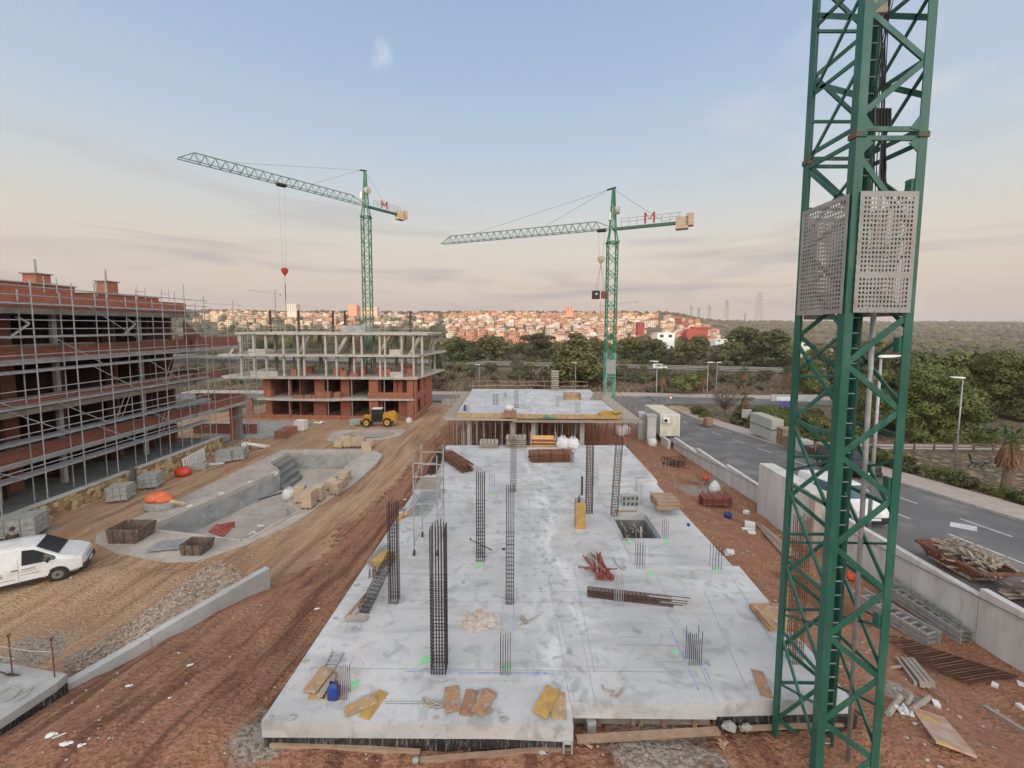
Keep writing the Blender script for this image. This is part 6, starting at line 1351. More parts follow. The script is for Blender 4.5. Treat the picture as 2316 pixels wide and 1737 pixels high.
for i in range(10): mb = MB(); a = p + V((i * .14, R.uniform(0, .4), 0)); mb.bar(a, a + V((.5, .5, .85)), .05, .16); mb.build('board', M['plyg' if i % 3 else 'wood'], t)
t = thing('white_bucket_crate', 'white bags in a wooden crate at the front edge of the propped slab', 'crate', PZ(1155, 945, DZ)); p = V((-.45, D0 - .25, DZ))
mb = MB(); mb.box(p + V((0, 0, .05)), (1.2, .7, .6)); mb.build('crate', M['ply'], t); mb = MB(); mb.ball(p + V((-.1, 0, .6)), .35, 10, 7, (1.3, .8, .9), .1); mb.build('bags', M['bag'], t, smooth=True)
mb = MB(); p = V((-4.9, D0 + 1.2, DZ)); mb.tube(p, p + V((0, 0, .45)), .16, 10); mb.tube(p + V((0, 0, .45)), p + V((0, 0, .6)), .1, 8); single(mb, 'blue_can', M['blue'], 'blue can at the left front corner of the propped slab', 'can')
sheet(V((3.2, D0 - .5, DZ - .3)), .9, .25, 'blue cloth hanging on the front edge board of the propped slab', 'teal', .3, 'blue_cloth', 3)
mb = MB()
for i in range(7): q = V((8.4 + i * .25, D0 - .2 + R.uniform(-.3, .6), DZ + .1 + .07 * (i % 3))); mb.box(q, (.9, .5, .12), R.uniform(-.5, .5))
single(mb, 'panel_heap', M['plyy'], 'heap of yellow panels on the front right corner of the propped slab', 'panels')
for u, v, r, lb in ((1402, 985, .62, 'left one of two big white bags at the right foot of the propped slab'), (1414, 982, .62, 'right one of two big white bags at the right foot of the propped slab')): bulkbag(u, v, r, lb, f=G)
bulkbag(1474, 1008, .5, 'white bag lying below the gate pillar', f=G)
for x, y, lb in ((-1.9, D0 - 1.6, 'white container under the propped slab, left'), (.3, D0 - 1.7, 'white container under the propped slab, right')): mb = MB(); mb.box((x, y, -11.3), (.5, .5, .9)); single(mb, 'white_drum', M['whitem'], lb, 'drum')

# ---------------------------------------------------------------- tower cranes
def lattice(mb_c, mb_b, pts0, pts1, step, rc, rb):
    """chords between corner lists and zigzag bracing on each face"""
    n = len(pts0); L = (V(pts1[0]) - V(pts0[0])).length; k = max(1, round(L / step))
    P = [[V(a) + (V(b) - V(a)) * i / k for i in range(k + 1)] for a, b in zip(pts0, pts1)]
    for c in P: mb_c.bar(c[0], c[-1], rc)
    for i in range(k):
        for j in range(n):
            a, b = P[j], P[(j + 1) % n]
            if n == 3 or True: (mb_b.bar(a[i], b[i + 1], rb) if i % 2 == 0 else mb_b.bar(b[i], a[i + 1], rb))
            if i % 2 == 0: mb_b.bar(a[i], b[i], rb)
def crane(name, label, base, top, tip, tail, s=1.25, apex_h=5.6, trolley=.5, hookdrop=20, hookcol='sign', letter=True, jibs=(.9, 1.15), z_bot=-13.4):
    bx_, by_ = base; d = V((tip.x - bx_, tip.y - by_, 0)); L = d.length; d.normalize(); e = V((tail.x - bx_, tail.y - by_, 0)); LT = e.length; e.normalize(); n_ = V((-d.y, d.x, 0)); c = V((bx_, by_, 0)); h = s / 2
    t = thing(name, label, 'tower crane', (bx_, by_, z_bot), 'green tower cranes beyond the site')
    sq = lambda z, q=h: [c + V((a * q, b * q, z)) for a, b in ((-1, -1), (1, -1), (1, 1), (-1, 1))]
    a_, b_ = MB(), MB(); zs = -3.6 if letter == 2 else -20
    lattice(a_, b_, sq(max(z_bot, zs)), sq(top - 1.9), 1.1, .16, .07); a_.build('mast_chords', M['greenf'], t); b_.build('mast_bracing', M['greenf'], t)
    if letter == 2:
        a_, b_ = MB(), MB(); lattice(a_, b_, sq(z_bot), sq(zs), 1.1, .16, .08); a_.build('mast_base', M['teal'], t); b_.build('base_bracing', M['teal'], t)
        mb = MB(); mb.box(c + V((0, -h - .1, -5.6)), (s, .04, 2.0)); mb.build('guard_panel', M['perf'], t)
    mb = MB()
    for j in range(4): mb.bar(sq(top - 1.9)[j], sq(top - .1, .35)[j], .16)
    for j in range(4): mb.bar(sq(top - 1.9, h + .1)[j], sq(top - 1.9, h + .1)[(j + 1) % 4], .2)
    mb.build('slewing_cone', M['greenf'], t)
    a_, b_ = MB(), MB(); lattice(a_, b_, sq(top - .1, .4), sq(top + apex_h, .14), .9, .12, .06); a_.bar(c + V((0, 0, top)), c + V((0, 0, top + apex_h)), .12); a_.build('apex_tower', M['greenf'], t); b_.build('apex_bracing', M['greenf'], t)
    mb = MB(); mb.bar(c + V((0, 0, top + apex_h)) + d * .9, c + V((0, 0, top + apex_h + .2)) - d * .3, .2); mb.build('apex_head', M['rebar2'], t)
    # jib: triangular lattice
    r0 = c + d * .6 + V((0, 0, top)); r1 = c + d * L + V((0, 0, top)); jw, jh = jibs
    a_, b_ = MB(), MB(); lo1, lo2 = n_ * jw / 2, -n_ * jw / 2; k = round(L / 1.15); P1 = [r0 + (r1 - r0) * i / k + lo1 for i in range(k + 1)]; P2 = [p + lo2 * 2 for p in P1]
    P3 = [(P1[i] + P2[i]) / 2 + V((0, 0, jh)) + (r1 - r0) / k / 2 for i in range(k - 1)]
    a_.bar(P1[0], P1[-1], .1); a_.bar(P2[0], P2[-1], .1); a_.bar(P3[1], P3[-1], .12); a_.bar(P3[1], c + V((0, 0, top + .1)), .1); a_.bar(P3[-1], (P1[-1] + P2[-1]) / 2, .1)
    for i in range(k - 1):
        if i == 0: continue
        b_.bar(P1[i], P3[i], .055); b_.bar(P3[i], P1[i + 1], .055); b_.bar(P2[i], P3[i], .055); b_.bar(P3[i], P2[i + 1], .055); b_.bar(P1[i], P2[i], .055)
    a_.build('jib_chords', M['jib'], t); b_.build('jib_bracing', M['jib'], t)
    mb = MB(); mb.bar(c + V((0, 0, top - .1)), c + e * LT + V((0, 0, top - .1)), .5, .35); mb.build('counter_jib', M['green'], t)
    f_ = c + e * (LT - .9) + V((0, 0, top - .1)); mb = MB(); an = math.atan2(e.y, e.x); mb.box(f_ + V((0, 0, -.1)), (1.5, 1.1, 1.5), an); mb.box(f_ + e * .9 + V((0, 0, .25)), (.9, 1.1, 1.5), an); mb.build('counterweight', M['tanbox'], t)
    mb = MB()
    for i in range(8):
        p = c + e * (1.2 + i * (LT - 1.5) / 8) + n_ * .5 + V((0, 0, top + .05)); mb.tube(p, p + V((0, 0, 1.05)), .025, 4)
    for z in (.6, 1.05): p = c + e * 1.2 + n_ * .5 + V((0, 0, top + .05 + z)); mb.tube(p, p + e * (LT - 2.2), .025, 4)
    mb.build('walkway_rail', M['jib'], t)
    ah = c + V((0, 0, top + apex_h)); 
    for f_, zz in ((.36 if letter else .5, jh), (.78 if letter else .8, jh)):
        mb = MB(); mb.tube(ah + d * .8, c + d * (L * f_) + V((0, 0, top + zz)), .028, 4); mb.build('tie_bar', M['galv'], t)
    mb = MB(); mb.tube(ah, c + e * (LT - 3.2) + V((0, 0, top + .3)), .035, 4); mb.tube(c + e * (LT - 3.2) + V((0, 0, top + .3)), c + e * (LT - .8) + V((0, 0, top + .6)), .03, 4); mb.build('rear_tie', M['galv'], t)
    mb = MB(); mb.tube(c + V((.3, -.2, top + 2.4)), c + V((.75, -.4, top + 2.4)), .55, 12); mb.build('winch_drum', M['concw'], t)
    mb = MB(); mb.box(c + V((-.55, -.3, top + 1.6)), (.3, .4, 1.1)); mb.build('control_box', M['whitem'], t)
    # trolley, ropes, hook
    tp = c + d * (L * trolley) + V((0, 0, top - .15)); mb = MB(); mb.box(tp, (1.2, jw, .25), math.atan2(d.y, d.x)); mb.build('trolley', M['rebar2'], t)
    hz_ = top - hookdrop; mb = MB()
    for o in (-.45, .45): mb.tube(tp + d * o, V((tp.x, tp.y, hz_)) + d * o * .45, .02, 4)
    mb.build('hoist_ropes', M['galv'], t)
    mb = MB(); mb.loft([[V((tp.x, tp.y, hz_ + z)) + d * (r * math.cos(a_)) + n_ * (.3 * r * math.sin(a_)) for a_ in [i / 10 * 6.283 for i in range(10)]] for z, r in ((.25, .25), (.1, .5), (-.3, .5), (-.9, .1))]); hb = mb.build('hook_block', M[hookcol], t)
    if letter:
        # red letter board on the counter jib
        w = 1.4; o = c + e * (LT * .42) + V((0, 0, top + .15)); mb = MB(); hh = 1.4; q = lambda x, z: o + e * x + V((0, -.55, z))
        for x0, z0, x1, z1 in ((0, 0, 0, hh), (w * .8, 0, w * .8, hh), (0, hh, w * .4, hh * .35), (w * .8, hh, w * .4, hh * .35)): mb.bar(q(x0, z0), q(x1, z1), .25, .08)
        mb.build('red_letter', M['sign'], t)
    return t, tp, hz_, d
p2 = PY(1386, 517, 57); tz2 = PY(1386, 517, 57).z; tip2 = PZ(998, 552, tz2); tail2 = PZ(1560, 500, tz2)
c2 = crane('tower_crane', 'right green tower crane whose hook carries a grey and a red box', (p2.x, 57.0), tz2, tip2, tail2, apex_h=5.3, trolley=.055, hookdrop=3.9, hookcol='tanbox', letter=2, z_bot=-13.6)
p1 = PY(827, 465, 70); tz1 = p1.z; tip1 = PZ(402, 357, tz1); tail1 = PZ(914, 488, tz1)
c1 = crane('tower_crane', 'left green tower crane standing behind the open concrete building', (p1.x, 70.0), tz1, tip1, tail1, apex_h=5.6, trolley=.53, hookdrop=12.2, letter=1, z_bot=-14)
tp, hz_, d = c2[1], c2[2], c2[3]
for k, (o, mt, w, h, lb) in enumerate(((-.62, 'rebar2', 1.0, 1.15, 'dark grey box with a pale square hanging from the right crane'), (.62, 'redp', .85, 1.0, 'dark red box hanging from the right crane'))):
    c = V((tp.x, tp.y, PY(1358, 667, tp.y).z)) + V((o, 0, 0)); t = thing('hanging_box', lb, 'skip', c - V((0, 0, .6)), 'boxes hanging from the right crane')
    mb = MB(); mb.box(c, (w, .8, h), .0); mb.build('box', M[mt], t, bevel=.03); mb = MB()
    for x in (-.35, .35): mb.tube(c + V((x * .5, 0, h / 2)), V((tp.x, tp.y, hz_ - .9)), .015, 4)
    mb.build('sling', M['cable'], t)
    if k == 0: mb = MB(); mb.box(c + V((0, -.41, .1)), (.22, .03, .22)); mb.build('white_square', M['white'], t)
tp, hz_ = c1[1], c1[2]; mb = MB(); mb.tube((tp.x, tp.y, hz_ - .9), (tp.x, tp.y, hz_ - 9.5), .025, 4); mb.tube((tp.x, tp.y, hz_ - 2), (tp.x, tp.y, hz_ - 4.6), .06, 4); single(mb, 'hanging_cable', M['rebar2'], 'thin dark cable hanging from the heart shaped hook of the left crane', 'cable')
# small far cranes
def farcrane(u, vb, vt, ul, vl, ur, vr, Y, label, f_=.62):
    b = PY(u, vb, Y); tt = PY(u, vt, Y); l, r = PY(ul, vl, Y), PY(ur, vr, Y); k = (u - ul) / (ur - ul); pv = l + (r - l) * k; w = Y / 910 * 1.1
    t = thing('distant_crane', label, 'tower crane', b, 'small cranes far away on the skyline'); mb = MB(); mb.bar(b - V((0, 0, 20)), tt, w); mb.build('mast', M['concd'], t); mb = MB(); mb.bar(l, r, w * .9); mb.build('jib', M['concd'], t)
    mb = MB(); mb.bar(tt, l + (r - l) * k * .35, w * .25); mb.bar(tt, r, w * .25); mb.build('tie_bars', M['concd'], t); mb = MB(); mb.box(r - V((0, 0, w)), (w * 3, w, w * 3)); mb.build('counterweight', M['concd'], t)
farcrane(622, 700, 655, 562, 656, 634, 666, 330, 'small distant crane between the two big ones, left, under the hanging cable'); farcrane(526, 700, 680, 459, 686, 541, 690, 600, 'faint distant crane just right of the brick building'); farcrane(1358, 705, 684, 1355, 693, 1440, 682, 600, 'faint distant crane beside the mast of the right big crane')

# ---------------------------------------------------------------- near crane mast on the right
MXL, MYF, MS, MW = 5.71, 7.05, 1.255, .14
zb, ztp = -9.6, 8.2
nm = thing('crane_mast', 'huge green crane mast close by on the right with perforated guard panels', 'tower crane', (MXL + MS / 2, MYF + MS / 2, zb))
def zf(v, u=1990): return PY(u, v, MYF).z
GM = M['green']
xa, xb, ya, yb = MXL, MXL + 1.19, MYF, MYF + MS; h_ = MW / 2; th = .022
for x, y, sx, sy in ((xa, ya, 1, 1), (xb, ya, -1, 1), (xa, yb, 1, -1), (xb, yb, -1, -1)):
    for z0, z1 in ((zb, zf(303) - .012), (zf(303) + .012, ztp)):
        mb = MB(); w = MW + .01; prof = [(0, 0), (w, 0), (w, th), (th, th), (th, w), (0, w)]
        mb.prism([(x + sx * a, y + sy * b) for a, b in prof], z0, z1); mb.build('corner_chord', GM, nm, bevel=.004)
    mb = MB(); mb.bx(*sorted((x - sx * .02, x + sx * (MW + .03))), *sorted((y - sy * .02, y + sy * (MW + .03))), zf(303) - .05, zf(303) + .05); mb.build('flange', M['flange'], nm, bevel=.01)
def br(a, b, w=.07, mat='green', name='brace', t_=.035):
    mb = MB(); a, b = V(a), V(b); d = (b - a).normalized(); f = V((0, 1, 0)) if abs(a.y - b.y) < .01 else V((1, 0, 0)); s_ = d.cross(f).normalized() * w / 2; g = f * t_ / 2
    mb.hexa([a - s_ - g, a + s_ - g, a + s_ + g, a - s_ + g, b - s_ - g, b + s_ - g, b + s_ + g, b - s_ + g]); mb.build(name, M[mat], nm, bevel=.006)
# front and back faces: zigzag
yF, yBk = ya + .03, yb - .03; xl, xr = xa + .1, xb - .1
front = [(1, 1719), (0, 1635), (1, 1536), (0, 1440), (1, 1338), (0, 1236), (1, 1126), (0, 1030), (1, 928), (0, 823), (1, 712), (0, 610), (1, 520), (0, 350)]
pts = [(xr if s_ else xl, zf(v)) for s_, v in front]
pts = [(xl, pts[0][1] - .85)] + pts
for (x0, z0), (x1, z1) in zip(pts, pts[1:]): br((x0, yF, z0), (x1, yF, z1 - .03), .10)
up = [(0, 254), (1, 134), (0, 22), (1, -90), (0, -200)]
for (s0, v0), (s1, v1) in zip(up, up[1:]): br((xr if s0 else xl, yF, zf(v0)), (xr if s1 else xl, yF, zf(v1)), .10)
for v in (290, 311): br((xl, yF, zf(v)), (xr, yF, zf(v)), .085); br((xl, yBk, zf(v)), (xr, yBk, zf(v)), .07)
z = zb + .2; k = 0
while z < ztp - .9:
    if abs(z - zf(303)) > .1: br((xl if k % 2 else xr, yBk, z), (xr if k % 2 else xl, yBk, z + .84), .08)
    if k % 2 == 0: br((xl, yBk, z), (xr, yBk, z), .06)
    z += .84; k += 1
# side faces: horizontals and long diagonals
for xx in (xa + .03, xb - .03):
    y0_, y1_ = ya + .1, yb - .1
    for v, dv in ((1162, 1142), (1348, 1348), (1532, 1535), (990, 985), (120, 128), (-60, -60)): z = zf((v + dv) / 2); br((xx, y0_, z), (xx, y1_, z), .075)
    for v0 in (1000, 1172, 1362, 1545): z = zf(v0); br((xx, y1_, z), (xx, y0_, z - 1.33), .075)
    for v0 in (1040, 1230, 1420, 1600): z = zf(v0); br((xx, y0_, z - .05), (xx, y1_, z - .62), .045)
    for v0 in (340, 800, 620): z = zf(v0); br((xx, y1_, z + .1), (xx, y0_, z - .9), .075)
    for v0 in (760, 560, 400): z = zf(v0); br((xx, y0_, z), (xx, y1_, z - .75), .05)
    for v in (285, 318): br((xx, y0_, zf(v)), (xx, y1_, zf(v)), .08)
    for v0 in (150, -30): z = zf(v0); br((xx, y0_, z), (xx, y1_, z - 1.1), .06); br((xx, y1_, z + .4), (xx, y0_, z - .4), .09)
for x, y, sx in ((xa, ya, 1), (xb, ya, -1)):
    for dz in (.16, -.2): mb = MB(); z = zf(303) + dz; mb.add([(x + sx * .14, ya + .004, z - .1), (x + sx * .3, ya + .004, z - (.1 if dz < 0 else .06) * (1 if dz > 0 else -.6)), (x + sx * .14, ya + .004, z + .16), (x + sx * .14, ya + .02, z - .1), (x + sx * .3, ya + .02, z - (.1 if dz < 0 else .06) * (1 if dz > 0 else -.6)), (x + sx * .14, ya + .02, z + .16)], [(0, 1, 2), (3, 5, 4), (0, 3, 4, 1), (1, 4, 5, 2), (2, 5, 3, 0)]); mb.build('gusset_plate', GM, nm)
for v in (780, 1098, 1410, 420): mb = MB(); z = zf(v); mb.bx(xb - MW - .06, xb - MW + .0, ya + .02, ya + .14, z - .13, z + .13); mb.build('bracket', GM, nm, bevel=.01)
# ladder inside
lx0, lx1, ly = xb - .40, xb - .13, yb - .36
lt = thing('mast_ladder', 'dark green ladder running up inside the near crane mast', 'ladder', (lx0, ly, zb))
for x in (lx0, lx1): mb = MB(); mb.bx(x - .02, x + .02, ly, ly + .05, zb, ztp - 1); mb.build('rail', M['green'], lt)
z = zb + .2
while z < ztp - 1: mb = MB(); mb.tube((lx0, ly + .025, z), (lx1, ly + .025, z), .012, 6); mb.build('rung', M['galv'], lt); z += .3
pa, pb = PY(1998, 325, 7.7), PY(1918, 1737, 7.7); MB().tube((pb.x, 7.7, pb.z - .6), (pa.x, 7.7, pa.z), .042, 12).build('pole', M['galv'], None, smooth=True); o = bpy.data.objects['pole']; tag(o, 'grey galvanised pipe standing inside the near crane mast', 'pipe')
# perforated panels with real holes
def perf(o, du, dv, nu, nv, name, split=None):
    mb = MB(); w, h = V(du), V(dv); n = w.cross(h).normalized(); cu, cv = 1 / nu, 1 / nv
    for i in range(nu):
        for j in range(nv):
            c = [V(o) + w * ((i + a) * cu) + h * ((j + b) * cv) for a, b in ((0, 0), (1, 0), (1, 1), (0, 1))]
            if i in (0, nu - 1) or j in (0, nv - 1) or j == split: mb.add(c, [(0, 1, 2, 3)]); continue
            q = [V(o) + w * ((i + a) * cu) + h * ((j + b) * cv) for a, b in ((.24, .22), (.76, .22), (.76, .78), (.24, .78))]
            mb.add(c + q, [(0, 1, 5, 4), (1, 2, 6, 5), (2, 3, 7, 6), (3, 0, 4, 7)])
    ob = mb.build(name, M['perf'], nm); s_ = ob.modifiers.new('thick', 'SOLIDIFY'); s_.thickness = .006; return ob
zt_, zb_ = PY(2010, 432, MYF - .03).z, PY(2000, 707, MYF - .03).z
perf((xa + .11, ya - .03, zb_), (.98, 0, 0), (0, 0, zt_ - zb_), 16, 27, 'perforated_panel', 8)
perf((xa - .03, ya + .03, zb_ - .02), (0, 1.12, 0), (0, 0, zt_ - zb_), 18, 27, 'perforated_panel')
perf((xa + .2, yb + .03, zb_ - .1), (.8, 0, 0), (0, 0, zt_ - zb_), 14, 26, 'perforated_panel'); perf((xb + .03, ya + .2, zb_ - .05), (0, .9, 0), (0, 0, zt_ - zb_), 16, 26, 'perforated_panel')
# cables and cable box in the upper part
ct = thing('cable_bundle', 'bundle of black cables hanging inside the upper part of the near crane mast', 'cables', (7, 8.1, 2))
for i in range(9):
    x0 = PY(2005 + R.uniform(-30, 25), 0, 7.66); P_ = []; xm = 1995 + R.uniform(-22, 22)
    for v in (-60, 60, 150, 240, 300, 380, 440): P_.append(PY(xm + (2005 + i * 6 - 20 - xm) * (1 - min(1, (v + 60) / 250)) + R.uniform(-4, 4), v, 7.66 + R.uniform(-.04, .04)))
    mb = MB(); mb.path(P_, .008 if i > 1 else .011, 6); mb.build('cable', M['cable'], ct)
for i in range(5): mb = MB(); P_ = [PY(1985 + i * 7, v, 7.6) for v in (245, 255, 275, 290)]; mb.path(P_, .022, 6); mb.build('cable_clamp', M['cable'], ct)
p = PY(1983, 12, 7.6); mb = MB(); mb.box(p, (.24, .16, .34)); single(mb, 'junction_box', M['tanbox'], 'beige junction box at the top of the near crane mast', 'junction box')
mb = MB(); p = G(1800, 1737); mb.bx(xa - .5, xb + .5, ya - .4, yb + .5, zb - .6, zb + .15); mb.build('base_block', M['concd'], nm)
# ---------------------------------------------------------------- right side: boundary wall, container, street things
t = thing('boundary_wall', 'long stepped pale concrete boundary wall between the site and the road', 'wall', (17, 25, -12))
wm = pm('board_marked_concrete', (.60, .57, .54), (.49, .465, .44), 1.4, .85, .3, 8, stretch=(1, 1, .18), c3=(.33, .3, .27), s3=4, a3=.4)
for y0, y1, z1, x in ((4, 14.03, -9.37, 17), (14.05, 17.4, -9.67, 17), (17.42, 21.5, -9.67, 17), (25.7, 28.6, -10.9, 17), (28.62, 31.5, -10.9, 17), (31.52, 36.7, -11.2, 17), (36.72, 42, -11.62, 17), (42.02, 44, -12.0, 16.4), (47.0, 56, -12.6, 15.9), (56.02, 68, -13.2, 15.9)):
    MB().bx(x - .14, x + .14, y0, y1, -14.2, z1).build('wall_segment', wm, t, bevel=.008)
t = thing('concrete_box', 'tall thick free standing concrete wall block behind the near crane mast', 'concrete block', (16.4, 23.5, -12.4))
MB().bx(15.95, 16.85, 21.2, 25.75, -12.9, -8.8).build('block', wm, t, bevel=.01); MB().bx(15.9, 16.3, 20.75, 21.18, -12.9, -8.95).build('end_pier', M['pave'], t)
p = hit(1465, 992, lambda x, y: -12.9); t = thing('gate_pillar', 'pale plastered gate pillar with a stone cap at the bend of the boundary wall', 'pillar', (15.5, 45.2, -13.2))
MB().bx(14.9, 15.9, 44.6, 45.6, -13.8, -10.0).build('shaft', M['concl'], t); MB().bx(14.82, 15.98, 44.52, 45.68, -10.0, -9.88).build('cap', M['pave'], t); MB().bx(14.4, 15.2, 46.2, 47.0, -13.8, -9.9).build('rear_shaft', M['concl'], t)
# site cabin
def cabin():
    x0, x1, y0, y1, z0, z1 = 16.5, 18.7, 45.0, 50.6, -12.46, -9.82; t = thing('site_cabin', 'cream and grey site cabin with an air conditioner on its end wall', 'cabin', ((x0 + x1) / 2, (y0 + y1) / 2, z0))
    MB().bx(x0 + .03, x1 - .03, y0 + .05, y1 - .03, z0 + .12, z1 - .1).build('end_wall', M['cream'], t); MB().bx(x0 - .01, x0 + .028, y0 + .1, y1 - .1, z0 + .14, z1 - .12).build('side_wall', M['greyp'], t)
    for x in (x0, x1 - .1): MB().bx(x, x + .1, y0, y0 + .1, z0, z1).build('corner_post', M['whitem'], t)
    MB().bx(x0 + .101, x1 - .101, y0, y0 + .08, z1 - .14, z1).build('top_rail', M['whitem'], t); MB().bx(x0 + .101, x1 - .101, y0, y0 + .08, z0, z0 + .12).build('bottom_rail', M['black'], t)
    MB().bx(x0 - .02, x1, y0 + .11, y1, z1 - .09, z1).build('roof', M['cream'], t)
    a = MB().bx(x0 + .25, x0 + .95, y0 - .3, y0 + .04, z1 - .95, z1 - .4).build('air_conditioner', M['white'], t, bevel=.02); mb = MB(); mb.tube((x0 + .48, y0 - .31, z1 - .67), (x0 + .48, y0 - .325, z1 - .67), .2, 16); mb.build('fan_grille', M['black'], a)
    for i in range(11): y = y0 + .5 + i * .48; mb = MB(); mb.bx(x0 - .025, x0 - .011, y, y + .05, z0 + .2, z1 - .2); mb.build('side_rib', M['whitem'], t)
cabin()
# street lamps
def lamp(x, y, z, h, label, arm=(-1, 0), r=.07):
    t = thing('street_lamp', label, 'street lamp', (x, y, z), 'tall street lamps'); mb = MB(); mb.tube((x, y, z), (x, y, z + h), r, 10, r * .6); mb.build('pole', M['galv'], t, smooth=True)
    mb = MB(); a = V((arm[0], arm[1], 0)); c = V((x, y, z + h)); rings = []
    for f_, w, hh in ((-.15, .06, .06), (0, .12, .12), (.5, .16, .1), (1.0, .07, .03)):
        o = c + a * f_ + V((0, 0, .04 + .05 * f_)); n_ = V((-a.y, a.x, 0)); rings.append([o + n_ * w + V((0, 0, -hh / 2)), o - n_ * w + V((0, 0, -hh / 2)), o - n_ * w * .6 + V((0, 0, hh / 2)), o + n_ * w * .6 + V((0, 0, hh / 2))])
    mb.loft(rings); mb.build('lamp_head', M['whitem'], t); mb = MB(); mb.box(c + a * .45 + V((0, 0, -.03)), (.35 * abs(a.x) + .15, .35 * abs(a.y) + .15, .03)); mb.build('lens', M['glassb'], t)
lamp(17.75, 19.6, roadz(19.6), 8.8, 'street lamp seen through the near crane mast, its base by the white van', (1, 0), .09)
for u, v, lb in ((1482, 962, 'street lamp standing beside the site cabin'), (1597, 941, 'street lamp above the dark hedge at the road corner'), (1619, 899, 'street lamp across the junction, right of the give way sign'), (1301, 893, 'street lamp behind the propped slab, in front of the big round pine'), (1084, 893, 'street lamp behind the far left corner of the propped slab')):
    p = hit(u, v, lambda x, y: roadz(y) + .05); top = {1482: 818, 1597: 820, 1619: 820, 1301: 821, 1084: 825}[u]; lamp(p.x, p.y, p.z, PY(u, top, p.y).z - p.z, lb, (-1, 0) if u < 1500 else (1, 0))
lamp(34, 30.6, roadz(30), 7.4, 'thin street lamp pole in the park behind the near crane mast', (-1, 0), .06)
def yieldsign(u, v, lb, h=2.3):
    p = hit(u, v, lambda x, y: roadz(y) + .05); t = thing('give_way_sign', lb, 'road sign', p, 'give way signs'); mb = MB(); mb.tube(p, p + V((0, .03, h)), .035, 8); mb.build('post', M['galv'], t)
    mb = MB(); c = p + V((0, -.02, h - .25)); mb.add([c + V((-.5, 0, .42)), c + V((.5, 0, .42)), c + V((0, 0, -.44)), c + V((-.5, .03, .42)), c + V((.5, .03, .42)), c + V((0, .03, -.44))], [(0, 2, 1), (3, 4, 5), (0, 1, 4, 3), (1, 2, 5, 4), (2, 0, 3, 5)]); s_ = mb.build('plate', M['sign'], t)
    mb = MB(); mb.add([c + V((-.3, -.012, .31)), c + V((.3, -.012, .31)), c + V((0, -.012, -.2))], [(0, 2, 1)]); mb.build('white_field', M['white'], s_)
yieldsign(1516, 928, 'red and white give way sign at the junction beyond the site cabin'); yieldsign(2264, 905, 'red and white give way sign far right beyond the park trees')
# road-side pallets and stacks
def onp(u, v): return hit(u, v, lambda x, y: roadz(y) + .14)
for u, v, w, h, mt, lb in ((1590, 960, 1.0, .7, 'tanbox', 'small brick pallet at the left end of the row on the pavement'), (1603, 964, .9, 1.0, 'ply', 'brown crate left of the tall grey block stack on the pavement')):
    p = onp(u, v); p.x = max(p.x, 26.0); mb = MB(); mb.box(p + V((0, .5, h / 2)), (w, .9, h)); single(mb, 'pavement_crate', M[mt], lb, 'crate')
def blockstack():
    p = V((27.6, 43.8, roadz(43.8) + .14)); t = thing('block_stack', 'tall two layer stack of pale grey blocks on the far pavement', 'blocks', p); mb = MB()
    for k in range(2):
        for j in range(4): mb = MB(); mb.bx(p.x, p.x + 1.3, p.y - 1.0 + j * 1.0, p.y - .04 + j * 1.0, p.z + .1 + k * 1.22, p.z + 1.2 + k * 1.22); mb.build('block_pack', M['greyblk'], t, bevel=.02)
blockstack()
pallet(0, 0, 1.3, 1.1, 'wooden crates and pallets stacked right of the tall grey block stack', p=V((27.9, 40.9, roadz(40.9) + .14)), layers=12, mat='wood', hh=.15); pallet(0, 0, 1.2, 1.0, 'pallet stack with a yellow board on top, middle of the pavement row', p=V((27.6, 39.4, roadz(39.4) + .14)), layers=8, mat='wood', hh=.15)
p = V((27.6, 37.9, roadz(37.9) + .14)); mb = MB(); mb.box(p + V((0, 0, .55)), (1.1, 1.0, 1.1)); single(mb, 'grey_crate', M['greyp'], 'grey wrapped crate in the middle of the pavement row', 'crate')
pallet(0, 0, 1.2, 1.1, 'loose heap of dark pallets left of the end stack on the pavement', p=V((27.5, 36.4, roadz(36.4) + .14)), layers=5, mat='rustd', hh=.16); pallet(0, 0, 1.2, 1.1, 'neat pale pallet stack at the right end of the pavement row', p=V((27.4, 34.9, roadz(34.9) + .14)), layers=9, mat='wood', hh=.15)
